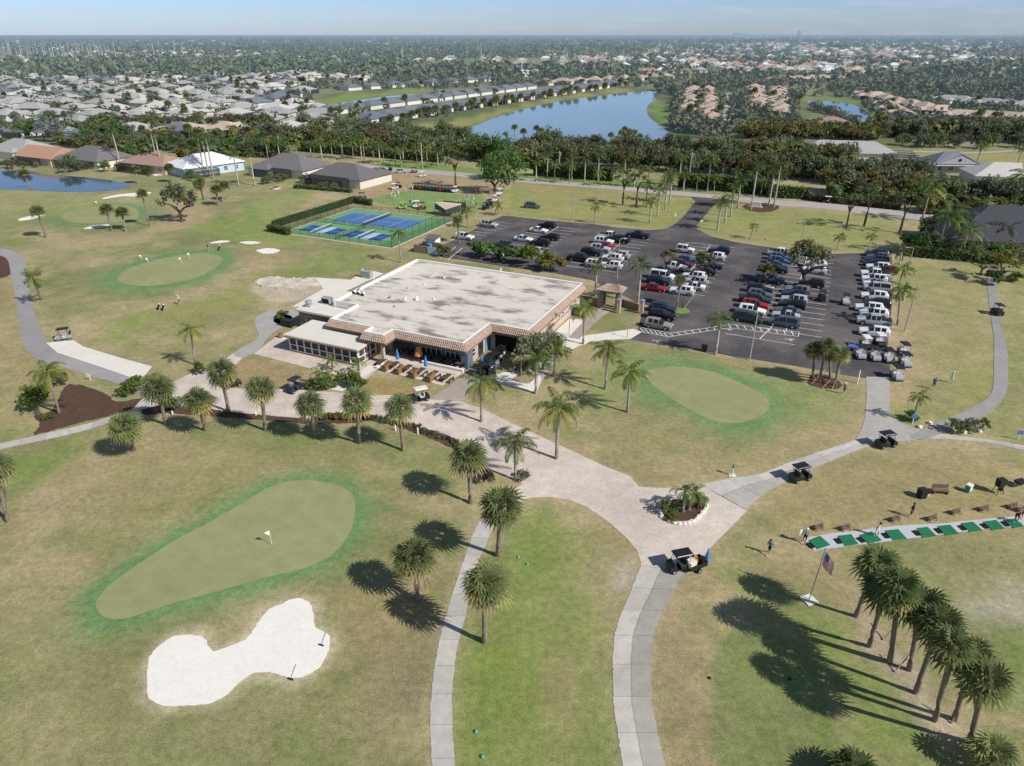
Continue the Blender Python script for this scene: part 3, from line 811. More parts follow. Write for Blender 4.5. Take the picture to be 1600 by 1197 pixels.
LG = leafmat('fan_green', (.175, .21, .085)); LY = leafmat('fan_yellow', (.36, .32, .11)); LD = leafmat('fan_dead', (.3, .235, .14), transl=.1)
LDK = leafmat('fan_dark_green', (.115, .155, .058))
QG = leafmat('feather_green', (.13, .19, .04)); QY = leafmat('feather_yellow', (.33, .31, .05)); QD = leafmat('feather_dead', (.22, .17, .1), transl=.1)
RG = leafmat('royal_green', (.09, .145, .042)); SIL = leafmat('silver_fan', (.38, .43, .45), .12)
OAK = leafmat('oak_leaf', (.13, .175, .07), .3); OAKG = leafmat('grey_leaf', (.165, .185, .118), .25); OLV_ = leafmat('olive_leaf', (.145, .15, .05), .3, col2=((.19, .16, .055), .25))
BRN = leafmat('bronze_leaf', (.165, .135, .09), .25); RICH = leafmat('rich_leaf', (.1, .18, .05), .3); PINE = leafmat('pine_leaf', (.13, .18, .065), .25)
YLW = leafmat('golden_leaf', (.2, .17, .035), .25); ORG = leafmat('orange_bloom', (.5, .13, .04), .2); PLUM = leafmat('plum_leaf', (.09, .055, .045), .25)
LIME = leafmat('lime_leaf', (.12, .17, .04), .25)
TR_S = mat('sabal_bark', S(142, 128, 116), .9, [(3, .2), (14, .25)], .4); TR_R = mat('royal_bark', S(180, 172, 163), .8, [(1.5, .1), (9, .1)], .1)
TR_Q = mat('queen_bark', S(158, 150, 142), .85, [(3, .15), (10, .15)], .2); TR_O = mat('oak_bark', S(96, 84, 76), .9, [(3, .25), (12, .25)], .4)
CSH = mat('crownshaft', (.13, .2, .06), .5, [(2, .1)])
HAZED = {}


def arr(q):
    return np.array(q, float)


def fan_crown(name, seed, n=46, R0=.75, blade=1.25, mats=None, skirt=.5, segs=15, lo=-.55, wid=.085):
    rs = np.random.RandomState(seed)
    Q = []; MI = []
    ga = 2.399963
    for i in range(n):
        t = i / (n - 1)
        cz = 1.0 - t * (1.0 - lo)                       # cos of polar angle, top to hanging
        cz = max(-.95, min(1, cz + rs.uniform(-.06, .06)))
        az = i * ga + rs.uniform(-.3, .3)
        sn = math.sqrt(max(0, 1 - cz * cz))
        d = arr((sn * math.cos(az), sn * math.sin(az), cz))
        side = np.cross(d, (0, 0, 1.0)); ln = np.linalg.norm(side)
        side = arr((1, 0, 0)) if ln < 1e-3 else side / ln
        up = np.cross(side, d)
        pl = R0 * rs.uniform(.75, 1.15)
        base = d * pl + arr((0, 0, -.12 * pl * pl))
        mi = 0
        if t > .5 and rs.rand() < (t - .4) * skirt * 1.6: mi = 1
        if t > .82 and rs.rand() < skirt: mi = 2
        w0 = .03
        Q.append([side * w0, -side * w0, base - side * w0, base + side * w0]); MI.append(mi)
        bl = blade * rs.uniform(.85, 1.12)
        for k in range(segs):
            a = (k / (segs - 1) - .5) * R(235) + rs.uniform(-.05, .05)
            L_ = bl * (1 - .28 * abs(a / R(117)) ** 2)
            dirn = d * math.cos(a) + side * math.sin(a)
            fold = up * (.12 * math.cos(a))
            mid = base + dirn * L_ * .55 + fold * .5 + arr((0, 0, -.05 * L_))
            tip = base + dirn * L_ + arr((0, 0, -.34 * L_ * L_ / blade)) + rs.uniform(-.05, .05, 3)
            wv = np.cross(dirn, up); nn = np.linalg.norm(wv); wv = wv / nn * wid
            Q.append([base, mid - wv, tip, mid + wv]); MI.append(mi)
    V = np.array(Q).reshape(-1, 3)
    return quads_mesh(name, V, len(Q), mats, np.array(MI))


def feather_crown(name, seed, n=16, L0=3.2, mats=None, arch=1.0, leaf=.62, pairs=20, droop=.5, lo=-.35, dead=.12, yellow=.2, lift=0.0, lw=.05):
    rs = np.random.RandomState(seed)
    Q = []; MI = []
    for i in range(n):
        t = i / max(1, n - 1)
        el = math.asin(max(-1, min(1, 1.0 - t * (1.0 - lo)))) * .95 + lift
        az = i * 2.399963 + rs.uniform(-.25, .25)
        L_ = L0 * rs.uniform(.85, 1.1)
        mi = 0
        if rs.rand() < yellow * (t * 2): mi = 1
        if t > .85 and rs.rand() < dead * 4: mi = 2
        h = arr((math.cos(az), math.sin(az), 0)); sd_ = arr((-math.sin(az), math.cos(az), 0))
        pts = []; p = arr((0, 0, 0)); a = el
        ns = 9
        for k in range(ns + 1):
            pts.append(p.copy())
            p = p + (h * math.cos(a) + arr((0, 0, 1)) * math.sin(a)) * L_ / ns
            a -= arch * (.10 + .19 * k / ns) * (1.1 if el > -.1 else .6)
        pts = np.array(pts)
        for k in range(ns):
            w0 = .045 * (1 - k / ns) + .012
            Q.append([pts[k] - sd_ * w0, pts[k + 1] - sd_ * w0, pts[k + 1] + sd_ * w0, pts[k] + sd_ * w0]); MI.append(mi)
        for k in range(pairs):
            u = .16 + .84 * (k + .5) / pairs
            f = u * ns; j = min(ns - 1, int(f)); b = pts[j] + (pts[j + 1] - pts[j]) * (f - j)
            tg = pts[j + 1] - pts[j]; tg = tg / np.linalg.norm(tg)
            nrm = np.cross(sd_, tg)
            ll = leaf * (math.sin(math.pi * (.12 + .85 * u)) ** .6) * rs.uniform(.85, 1.15)
            for s in (-1, 1):
                dr = sd_ * s * .8 + tg * .55 + nrm * -rs.uniform(-.1, .3) + arr((0, 0, -droop)) * rs.uniform(.6, 1.3)
                dr = dr / np.linalg.norm(dr)
                tip = b + dr * ll + arr((0, 0, -.15 * ll))
                wv = tg * lw
                Q.append([b - wv, b + dr * ll * .5 - wv * 1.2 + arr((0, 0, .03)), tip, b + dr * ll * .5 + wv * 1.2 + arr((0, 0, .03))]); MI.append(mi)
    V = np.array(Q).reshape(-1, 3)
    return quads_mesh(name, V, len(Q), mats, np.array(MI))


def leaf_quads(rs, centre, rad, n, size, flat=.6):
    """n leaf-clump quads in a blob"""
    d = rs.normal(size=(n, 3)); d /= np.linalg.norm(d, axis=1)[:, None]
    r = rs.rand(n) ** .45
    c = centre + d * r[:, None] * np.array(rad)
    nm = d + rs.normal(size=(n, 3)) * flat + np.array((0, 0, .35)); nm /= np.linalg.norm(nm, axis=1)[:, None]
    a = np.cross(nm, rs.normal(size=(n, 3))); a /= np.linalg.norm(a, axis=1)[:, None]
    b = np.cross(nm, a)
    s = size * rs.uniform(.6, 1.3, n)[:, None]
    return np.stack([c - a * s, c - b * s * .6, c + a * s, c + b * s * .6], 1)


def leafy_crown(name, seed, mats, rx=4, rz=2.6, clumps=26, per=55, size=.34, cr=1.25, hollow=.45, second=.0, flatb=-.35):
    rs = np.random.RandomState(seed)
    Q = []; MI = []
    for i in range(clumps):
        d = rs.normal(size=3); d /= np.linalg.norm(d)
        if d[2] < flatb: d[2] = -d[2]
        r = rs.uniform(hollow, 1.0)
        c = d * r * arr((rx, rx, rz)) * rs.uniform(.8, 1.12)
        k = rs.uniform(.6, 1.25)
        q = leaf_quads(rs, c, (cr * k, cr * k, cr * k * .75), int(per * k * k), size)
        Q.append(q); MI.append(np.full(len(q), 1 if rs.rand() < second else 0))
    Q = np.concatenate(Q); MI = np.concatenate(MI)
    return quads_mesh(name, Q.reshape(-1, 3), len(Q), mats, MI)


def limbs_mesh(name, seed, h, r, mats, rx=3, spread=.6, n=6):
    rs = random.Random(seed); mb = MB()
    mb.tube([(0, 0, -.05), (rs.uniform(-.1, .1), rs.uniform(-.1, .1), h * .5), (rs.uniform(-.2, .2), rs.uniform(-.2, .2), h)], [r * 1.25, r, r * .75], 8)
    for i in range(n):
        a = i * 2.4 + rs.uniform(-.4, .4); k = rs.uniform(.5, .95)
        mb.tube([(0, 0, h * rs.uniform(.75, 1)), (math.cos(a) * rx * .35 * k, math.sin(a) * rx * .35 * k, h + 1.0 * k), (math.cos(a) * rx * .8 * k, math.sin(a) * rx * .8 * k, h + 2.2 * k * spread)], [r * .55, r * .38, r * .1], 6)
    return mb.mesh(name, mats)


def trunk_mesh(name, r0, r1, m, boots=0.0, bulge=0.0, seed=1):
    """unit-height trunk"""
    rs = random.Random(seed); mb = MB(); pts = []; rad = []
    for i in range(9):
        t = i / 8
        pts.append((math.sin(t * 3 + seed) * .03, math.cos(t * 2 + seed) * .03, t))
        r = r0 * (1 - t) + r1 * t + bulge * math.sin(math.pi * min(1, t * 1.1)) + boots * max(0, t - .55) + (.12 * r0 if i == 0 else 0)
        rad.append(r * rs.uniform(.94, 1.06))
    pts[0] = (0, 0, -.01)
    mb.tube(pts, rad, 9)
    return mb.mesh(name, m, True)


SAB = [fan_crown('sabal_crown', 10 + i, n=34, mats=[LG, LY, LD], skirt=(.8, 1.0, .9, .7)[i], lo=-.8, wid=.075, segs=12, R0=.85, blade=1.12) for i in range(4)]
SABD = [fan_crown('sabal_dark_crown', 20 + i, mats=[LDK, LG, LY], skirt=.9, n=34, lo=-.8, wid=.08, segs=12, R0=.9) for i in range(3)]
SABFAR = [fan_crown('small_sabal_crown', 30 + i, n=30, mats=[LG, LDK, LD], skirt=.6, segs=9, wid=.13) for i in range(3)]
QUE = [feather_crown('queen_crown', 40 + i, 16, 3.3, [QG, QY, QD], 1.15, .75, 24, .75, dead=.15, yellow=.25, lw=.045) for i in range(3)]
QUEF = [feather_crown('small_queen_crown', 50 + i, 12, 2.9, [QG, QY, QD], 1.2, .7, 13, .7, yellow=.45, lw=.08) for i in range(3)]
ROY = [feather_crown('royal_crown', 60 + i, 15, 3.4, [RG, QG, QD], 1.0, .8, 16, .35, lo=-.3, dead=.04, yellow=.15, lw=.075) for i in range(3)]
COC = [feather_crown('coconut_crown', 70 + i, 18, 4.3, [RG, QG, QY], .9, .9, 20, .6, lo=-.4, yellow=.3, lw=.07) for i in range(2)]
CHR = [feather_crown('arching_crown', 80 + i, 9, 2.1, [QG, LIME, QY], 1.5, .42, 18, .1, lo=.12, dead=0, yellow=.12, lw=.045) for i in range(2)]
SILC = [fan_crown('silver_crown', 90, n=34, mats=[SIL, SIL, SIL], segs=11, wid=.16, blade=1.5)]
TS = [trunk_mesh('sabal_trunk', .2, .17, TR_S, .15, 0, i) for i in range(2)]
TQ = [trunk_mesh('queen_trunk', .2, .15, TR_Q, 0, 0, i) for i in range(2)]
TRY = [trunk_mesh('royal_trunk', .26, .17, TR_R, 0, .05, i) for i in range(2)]
mbx = MB(); mbx.tube([(0, 0, 0), (0, 0, .5), (0, 0, 1.2)], [.17, .16, .06], 8); CSHM = mbx.mesh('crownshaft', CSH, True)

PALM = dict(sabal=(SAB, TS, 1.75, 'sabal palm'), sabald=(SABD, TS, 1.8, 'sabal palm'), fan=(SABFAR, TS, 1.75, 'fan palm'), queen=(QUE, TQ, 1.6, 'queen palm'), smallqueen=(QUEF, TQ, 1.5, 'queen palm'),
            royal=(ROY, TRY, 2.1, 'royal palm'), coconut=(COC, TQ, 2.0, 'coconut palm'), arching=(CHR, TQ, 1.35, 'palm'), silver=(SILC, TS, 2.0, 'silver palm'))
KIND_NAME = dict(sabal='sabal_palm', sabald='sabal_palm', fan='fan_palm', queen='queen_palm', smallqueen='queen_palm', royal='royal_palm', coconut='coconut_palm', arching='feather_palm', silver='silver_palm')
PC = [0]


def palm(kind, bx, by, ty, label, group=None, sc=1.0, lean=(0, 0), top=None):
    crowns, trunks, cup, cat = PALM[kind]
    PC[0] += 1; k = PC[0]
    g = G(bx, by)
    H = height(bx, by, ty)
    h = max(.5, H - cup * sc)
    rx, ry = lean
    if top is not None:                 # lean so that the crown stands over the seen place
        q = G(top[0], top[1], h)
        dx, dy = q.x - g.x, q.y - g.y
        Lh = math.hypot(h, math.hypot(dx, dy))
        ry = math.atan2(dx, h); rx = -math.atan2(dy, h)
        h = Lh
    t = thing(KIND_NAME[kind], label, cat, g, group=group, rot=(rx, ry, 0))
    obj('trunk', trunks[k % len(trunks)], t, (0, 0, 0), (0, 0, k * 1.3), (sc, sc, h))
    ch = h
    if kind == 'royal':
        obj('crownshaft', CSHM, t, (0, 0, h - .35), None, (sc, sc, sc)); ch = h + .6 * sc
    obj('crown', crowns[k % len(crowns)], t, (0, 0, ch), (-rx * .7, -ry * .7, k * 2.1), (sc * random.uniform(.94, 1.06),) * 2 + (sc,))
    return t


for bx, by, ty, lb, tp in (
    (209, 703, 625, 'low sabal palm nearest the left path, right of the mulch bed', (195, 665)),
    (260, 663, 573, 'brownish sabal palm right of the mulch bed, above the round hedge', (246, 605)),
    (321, 672, 592, 'sabal palm between the round hedge and the parked dark cart', (310, 625)),
    (357, 643, 552, 'tall sabal palm hiding the parked dark cart below the service path', (345, 580)),
    (414, 672, 573, 'sabal palm midway between the two parked dark carts', (408, 605)),
    (493, 683, 598, 'sabal palm in front of the navy roofed cart', (484, 630)),
    (562, 692, 590, 'sabal palm at the lower end of the white stepped walk', (557, 625)),
    (630, 704, 610, 'sabal palm just left of the white roofed golf cart', None),
    (735, 786, 684, 'sabal palm at the end of the curving planting strip', None),
    (778, 868, 746, 'tall sabal palm at the top of the narrow cart path', (782, 790)),
    (653, 938, 838, 'sabal palm standing alone left of the narrow cart path', None),
    (757, 1003, 866, 'sabal palm right of the narrow cart path, nearest the camera there', (760, 912))):
    palm('sabal', bx, by, ty, lb, 'sabal palms below the clubhouse', 1.22, top=tp)
palm('sabal', 12, 815, 700, 'sabal palm cut by the left edge with a white leaning trunk', None, 1.1, top=(-6, 728))
palm('sabal', 1540, 1205, 1150, 'short sabal palm at the bottom right corner', None, 1.0)
palm('sabald', 1326, 1225, 1178, 'dark low sabal palm cut by the bottom edge of the picture', None, 1.0)
for i, (bx, by, tx, ty_, tp) in enumerate(((1337, 963, 1372, 880, 838), (1358, 1010, 1386, 918, 870), (1390, 1034, 1405, 915, 870), (1420, 1047, 1440, 945, 905), (1431, 1083, 1468, 975, 935), (1461, 1126, 1490, 1010, 960), (1491, 1124, 1520, 1030, 985), (1514, 1160, 1540, 1062, 1005))):
    palm('sabald' if i < 5 else 'sabal', bx, by, tp, ('first and farthest', 'second', 'thick trunked third', 'fourth', 'fifth', 'sixth', 'seventh', 'last and nearest')[i] + ' sabal palm in the dense row beside the driving range', 'row of sabal palms by the range', 1.0, top=(tx, ty_))
for i, (bx, by, tp, tx, ty_) in enumerate(((1270, 591, 524, 1272, 545), (1280, 598, 522, 1290, 540), (1297, 591, 528, 1297, 548), (1305, 602, 532, 1314, 552))):
    palm('sabal', bx, by, tp, ('left one', 'second from the left', 'third from the left', 'right one')[i] + ' of four braced sabal palms in the mulch by the lot', 'clump of sabal palms by the lot', .92, top=(tx, ty_))
for bx, by, tp, tx, ty_, lb in ((72, 371, 316, 58, 330, 'slanted palm beside the bunker left of the far green'), (175, 361, 315, 166, 327, 'left one of two palms before the far green'), (197, 362, 322, 190, 332, 'right one of two palms before the far green'),
                                (50, 295, 262, 37, 272, 'leaning palm on the near bank of the left pond'), (216, 288, 256, 211, 265, 'palm at the right end of the left pond'), (267, 285, 252, 264, 262, 'palm between the pond and the white house'),
                                (318, 312, 270, 311, 285, 'leaning palm below the white house'), (340, 321, 285, 338, 296, 'round headed palm left of the light green hollow'), (348, 316, 282, 350, 290, 'slim palm just behind the round headed palm')):
    palm('fan', bx, by, tp, lb, 'fan palms on the far fairway', 1.15, top=(tx, ty_))
palm('fan', 234, 353, 292, 'tall thin palm beside the far green', None, 1.0)
for bx, by, tp, lb in ((752, 659, 583, 'queen palm on the paver walk below the clubhouse recess'), (805, 750, 672, 'yellowish queen palm in the middle of the paver road'), (870, 717, 614, 'biggest dark green queen palm at the paver road edge'),
                       (946, 608, 530, 'upright queen palm on the lawn left of the oval green'), (980, 644, 565, 'spreading queen palm at the edge of the oval green'), (911, 538, 467, 'queen palm on the white walk before the tiled gate'),
                       (866, 588, 528, 'yellowing queen palm beside the orange flowered tree')):
    palm('queen', bx, by, tp, lb, 'queen palms near the clubhouse', .95 if bx != 870 else 1.15)
palm('royal', 837.5, 615, 546, 'grey trunked royal palm on the tip of the white curved walk', None, .85)
palm('smallqueen', 65, 468, 412, 'yellowing queen palm beside the old grey path', None, .95, top=(52, 432))
palm('smallqueen', 305, 570, 499, 'thin queen palm left of the service path', None, .85, top=(298, 515))
palm('queen', 92, 645, 556, 'queen palm over the mulch bed at the left', None, .95, top=(75, 583))
palm('smallqueen', 626, 410, 354, 'yellow topped queen palm between the courts and the clubhouse roof', None, .85)
palm('smallqueen', 731, 356, 320, 'yellow queen palm right of the shade sail', None, 1.0)
palm('fan', 717, 380, 332, 'shaggy palm by the white car at the lot corner', None, 1.0)
palm('smallqueen', 772, 336, 312, 'yellow leaning queen palm at the top corner of the lot', None, .9, top=(778, 320))
palm('arching', 1066, 800, 752, 'taller of two arching palms in the stone ringed island', None, 1.0)
palm('arching', 1076, 797, 757, 'shorter leaning palm in the stone ringed island', None, .9, top=(1084, 772))
palm('arching', 520, 577, 552, 'left one of two small palms in front of the glazed porch', None, .85)
palm('arching', 562, 584, 554, 'right one of two small palms in front of the glazed porch', None, .85)
palm('arching', 503, 605, 570, 'small palm in the planting bed left of the stepped walk', None, 1.0)
palm('arching', 515, 603, 573, 'pale stemmed palm in the bed beside the stepped walk', None, 1.0)
palm('arching', 541, 600, 578, 'small palm just left of the stepped walk', None, .8)
palm('smallqueen', 1425, 660, 612, 'small tilted palm on the lawn by the blue sign', None, .62, top=(1437, 620))
palm('royal', 930, 463, 405, 'royal palm left of the tiled gate', None, .8)
palm('royal', 996.5, 473, 403, 'royal palm right of the tiled gate', None, .85)
palm('sabal', 1057, 481, 428, 'propped palm on the grass tip beside the front stalls', None, .72, top=(1064, 437))
palm('royal', 1118, 554, 487, 'royal palm on the lot edge by the wheelchair stalls', None, .75)
for i, (bx, by, tp, tx, ty_) in enumerate(((1403, 424, 388, 1410, 393), (1402, 455, 412, 1412, 420), (1402, 508, 440, 1408, 452), (1412, 470, 448, 1418, 455))):
    palm('smallqueen', bx, by, tp, ('farthest', 'second', 'nearest', 'small low')[i] + ' queen palm along the right side of the car park', 'queen palms along the lot edge', .95, top=(tx, ty_))
for bx, by, tp, lb, tx in ((929, 349, 318, 'small yellow palm on the far grass left of the drive', None), (1171, 374, 346, 'tilted yellow palm right of the drive mouth', (1179, 352)), (1307, 391, 364, 'yellow palm behind the far edge of the lot, left one', (1313, 370)), (1356, 391, 364, 'yellow palm behind the far right row of cars', (1362, 369))):
    palm('smallqueen', bx, by, tp, lb, 'small yellow palms behind the lot', .68, top=tx)
for i, (bx, by, tp) in enumerate(((1015, 349, 306), (1027, 338, 288), (1039, 328, 276), (1046, 318, 268), (1010, 313, 282))):
    palm('royal', bx, by, tp, ('nearest', 'second', 'third', 'fourth', 'slim fifth')[i] + ' royal palm on the left side of the entrance drive', 'royal palms along the entrance drive', .85)
for i, (bx, by, tp) in enumerate(((1121, 360, 307), (1132, 349, 303), (1141, 339, 284), (1152, 325, 274), (1173, 329, 250), (1201, 322, 256), (1209, 324, 248))):
    palm('royal', bx, by, tp, ('nearest', 'second', 'third', 'fourth', 'tall fifth', 'tall slim sixth', 'tallest last')[i] + ' royal palm on the right side of the entrance drive', 'royal palms along the entrance drive', .88)
for i, (bx, by, tp) in enumerate(((438, 241, 200), (503, 248, 208), (535, 248, 206), (565, 248, 212), (594, 258, 217), (627, 261, 228), (660, 264, 210), (692, 251, 218), (855, 278, 233), (893, 282, 235), (934, 284, 235), (975, 282, 240), (1060, 291, 240), (1105, 299, 246))):
    palm('royal', bx, by, tp, ('1st', '2nd', '3rd', '4th', '5th', '6th', '7th', '8th', '9th', '10th', '11th', '12th', '13th', '14th')[i] + ' palm from the left in the row behind the road', 'palms in a row along the road', .9)
for i in range(20):
    bx = 385 + i * 16.5 + random.uniform(-4, 4); by = 243 + i * .9 + random.uniform(-4, 4)
    palm(('royal', 'coconut', 'smallqueen')[i % 3], bx, by, by - random.uniform(28, 38), 'palm mixed into the belt behind the driveway, left of the dense tree', 'palms mixed into the belt', (.85, .75, 1.0)[i % 3])
for i in range(16):
    bx = 840 + i * 25 + random.uniform(-6, 6); by = 282 + i * 1.6 + random.uniform(-6, 3)
    palm(('royal', 'smallqueen', 'coconut')[i % 3], bx, by, by - random.uniform(28, 42), 'palm rising among the trees behind the clipped hedges', 'palms behind the clipped hedges', (.85, 1.0, .75)[i % 3])
for bx, by, tp, lb in ((189, 261, 198, 'tall royal palm before the dark grey house'), (254, 267, 200, 'tall royal palm before the brown roofed house'), (320, 274, 203, 'left one of three tall palms before the white house'), (327, 276, 208, 'middle one of three tall palms before the white house'), (334, 279, 205, 'right one of three tall palms before the white house'),
                       (373, 290, 232, 'palm right of the white house'), (398, 290, 232, 'palm left of the dark hip roofed house'), (1523, 267, 222, 'tall palm right of the gabled blue grey house'), (1587, 267, 225, 'palm above the light roofed house at the right')):
    palm('royal', bx, by, tp, lb, 'tall palms among the houses', .95)
for bx, by, tp, sc, lb in ((1440, 345, 275, 1.25, 'big palm with an orange trunk behind the dark roofed house hedge'), (1462, 400, 318, 1.2, 'coconut palm left of the dark roofed house'), (1482, 395, 322, 1.1, 'coconut palm in front of the dark roofed house wall'), (1500, 405, 345, 1.0, 'coconut palm before the dark roof, second'), (1560, 395, 345, 1.0, 'coconut palm before the right part of the dark roof'),
                           (1590, 310, 260, 1.3, 'coconut palm at the right edge behind the dark roof'), (1575, 350, 318, 1.1, 'palm behind the dark roof ridge')):
    palm('coconut', bx, by, tp, lb, 'coconut palms around the dark roofed house', sc)
for i, (bx, by, tp) in enumerate(((970, 226, 200), (975, 222, 195), (982, 228, 198), (990, 224, 200), (999, 226, 206), (954, 222, 204), (804, 212, 192), (818, 219, 198), (838, 222, 193), (845, 222, 197))):
    palm('fan', bx, by, tp, 'palm on the near shore of the big lake', 'palms on the near lake shore', 1.1)
for i, (bx, by, tp) in enumerate(((70, 221, 186), (92, 222, 187), (118, 229, 195))):
    palm('silver', bx, by, tp, ('left', 'middle', 'right')[i] + ' silver blue palm of three behind the terracotta roof', 'silver blue palms', 1.9)

# ------------------------------------------------------------------ broad-leaved trees
LEAF = {}


def leafset(key, n, *a, **k):
    LEAF[key] = [leafy_crown(key + '_crown', 100 + 17 * i + sum(map(ord, key)), *a, **k) for i in range(n)]


leafset('oak', 3, [OAK, OAKG], 4.2, 2.7, 30, 60, .3, 1.3, second=.3)
leafset('grey', 3, [OAKG, OAK], 4.4, 2.8, 30, 60, .3, 1.35, second=.25)
leafset('olive', 3, [OLV_, BRN], 5.0, 1.9, 30, 55, .3, 1.3, second=.22, flatb=-.1)
leafset('bronze', 2, [BRN, OLV_], 4.4, 2.3, 26, 50, .3, 1.3, second=.3)
leafset('rich', 2, [RICH, OAK], 4.2, 3.2, 30, 60, .3, 1.35, second=.2)
leafset('pine', 3, [PINE, OAK], 3.6, 3.4, 15, 42, .26, .95, hollow=.5, second=.2)
leafset('lot', 2, [OAKG, YLW], 2.6, 1.9, 28, 50, .2, .8, second=.18)
leafset('lotgold', 2, [OLV_, YLW], 1.7, .9, 16, 40, .18, .55, second=.35)
leafset('golden', 1, [YLW, LIME], 2.6, 2.0, 18, 45, .24, .9, second=.3)
leafset('plum', 1, [PLUM, BRN], 4.0, 2.4, 26, 50, .3, 1.3, second=.3)
LIMB = [limbs_mesh('trunk', i, 1.6, .28, TR_O, 4.0) for i in range(3)]
LIMBT = [limbs_mesh('trunk', 10 + i, 5.4, .24, TR_O, 3.2, .9, 8) for i in range(3)]
TC = [0]


def tree(key, px, py, label, sc=1.0, group=None, tall=False, cat='tree', name=None, zs=1.0, g=None, czs=3.3):
    TC[0] += 1; k = TC[0]
    g = g if g is not None else G(px, py)
    t = thing(name or {'pine': 'pine_tree', 'oak': 'oak_tree'}.get(key, 'broadleaf_tree'), label, cat, g, k * 1.7, group, sc)
    L_ = (LIMBT if tall else LIMB)[k % 3]
    obj('trunk', L_, t)
    cs = LEAF[key]
    obj('crown', cs[k % len(cs)], t, (0, 0, 7.0 if tall else czs), (0, 0, k * .9), (random.uniform(.9, 1.12), random.uniform(.9, 1.12), zs * random.uniform(.92, 1.1)))
    return t


tree('pine', 712, 290, 'sparse spreading tree left of the dense tree by the bowling lawn', 1.15, None, True)
tree('rich', 773, 301, 'dense round green tree beside the bowling lawn', 1.5, None, False, zs=1.35)
tree('rich', 793, 280, 'dark green tree close behind the dense round tree', 1.6, None, False, zs=1.2)
tree('pine', 973, 320, 'left one of two open crowned pines by the entrance drive', 1.05, None, True)
tree('pine', 994, 324, 'right one of two open crowned pines by the entrance drive', 1.05, None, True)
tree('pine', 1322, 357, 'thin pine at the left of three on the grass behind the lot', .95, None, True)
tree('pine', 1350, 354, 'middle pine of three on the grass behind the lot', 1.1, None, True)
tree('pine', 1406, 364, 'dark leaning pine of three beside the hedge', 1.15, None, True)
tree('pine', 1532, 430, 'slanted leafy tree over the upper end of the right path', .85, None, False)
tree('golden', 1560, 442, 'lime green shrub tree beside the upper right path', 1.25, None)
tree('lotgold', 1041, 422, 'small golden tree in the lot between white cars', .95, 'trees in the car park')
tree('lot', 1096, 432, 'medium green tree in a kerbed island of the lot', 1.0, 'trees in the car park')
tree('lotgold', 1196, 446, 'small flat golden tree over the dark pickup truck', 1.05, 'trees in the car park')
tree('lot', 1254, 448, 'largest leafy tree in the car park, among parked cars', 1.85, 'trees in the car park', zs=.85)
tree('grey', 848, 578, 'bushy grey green tree at the clubhouse corner', .8, None, zs=1.1, czs=4.6)
LEAF['flame'] = [leafy_crown('flame_crown', 5, [ORG, LIME], 1.5, 1.2, 12, 40, .2, .6, second=.3)]
tree('flame', 868, 560, 'orange flowered small tree beside the clubhouse walk', .75, None)

# the belt of trees behind the road: each one a tree of its own
BELT = [  # x0,y0,x1,y1,n,scale,kinds,label
    (-10, 212, 210, 218, 9, 1.0, 'gor', 'tree in the belt behind the houses at the left'),
    (150, 203, 420, 207, 10, 1.1, 'gogp', 'tall tree in the second line left of the belt'),
    (90, 226, 440, 243, 14, .85, 'gor', 'tree in the garden line just behind the left houses'),
    (350, 238, 430, 240, 4, .95, 'ogr', 'tree between the white house and the dark hip roof'),
    (420, 218, 720, 245, 13, 1.15, 'bogb', 'tree in the belt behind the long driveway'),
    (470, 205, 740, 225, 9, 1.05, 'gog', 'tree in the rear line of the belt below the lake rows'),
    (740, 246, 800, 258, 4, 1.15, 'obr', 'dark tree near the dense tree by the road'),
    (800, 250, 1130, 272, 13, 1.1, 'bogo', 'tree in the belt above the long clipped hedge'),
    (830, 232, 1180, 248, 12, 1.0, 'gob', 'tree in the rear belt along the near lake shore'),
    (1130, 270, 1420, 296, 12, 1.25, 'olg', 'tree in the belt right of the entrance drive'),
    (1180, 240, 1330, 262, 7, 1.15, 'llg', 'broad olive crowned tree left of the grey roof with pool cages'),
    (1290, 300, 1480, 318, 9, 1.1, 'logl', 'broad tree between the road and the pool cages'),
    (1400, 308, 1590, 318, 8, 1.0, 'lllo', 'flat topped olive tree below the gabled blue grey house'),
    (1160, 214, 1370, 218, 11, 1.15, 'lll', 'flat topped olive tree in the line below the tan houses'),
    (1370, 212, 1610, 222, 12, 1.25, 'ggg', 'grey green tree in the line above the right meadow'),
    (1390, 226, 1600, 232, 6, .8, 'go', 'small tree along the right meadow edge'),
    (1150, 192, 1280, 203, 6, .8, 'lo', 'small dark tree beside the tan roofed rows'),
    (1530, 318, 1610, 335, 4, 1.1, 'og', 'tree behind the dark roofed house at the right'),
]
KN = dict(g='grey', o='oak', r='rich', b='bronze', l='olive', p='plum')
for x0, y0, x1, y1, n, sc, kinds, lb in BELT:
    n = int(n * 1.3); sc *= 1.14
    for i in range(n):
        t = (i + .5 + random.uniform(-.3, .3)) / n
        key = KN[kinds[(i * 7 + n) % len(kinds)]]
        tree(key, x0 + (x1 - x0) * t, y0 + (y1 - y0) * t + random.uniform(-3, 3), lb, sc * random.uniform(.9, 1.2), lb.replace('tree', 'trees', 1), zs=1.25, czs=2.6)
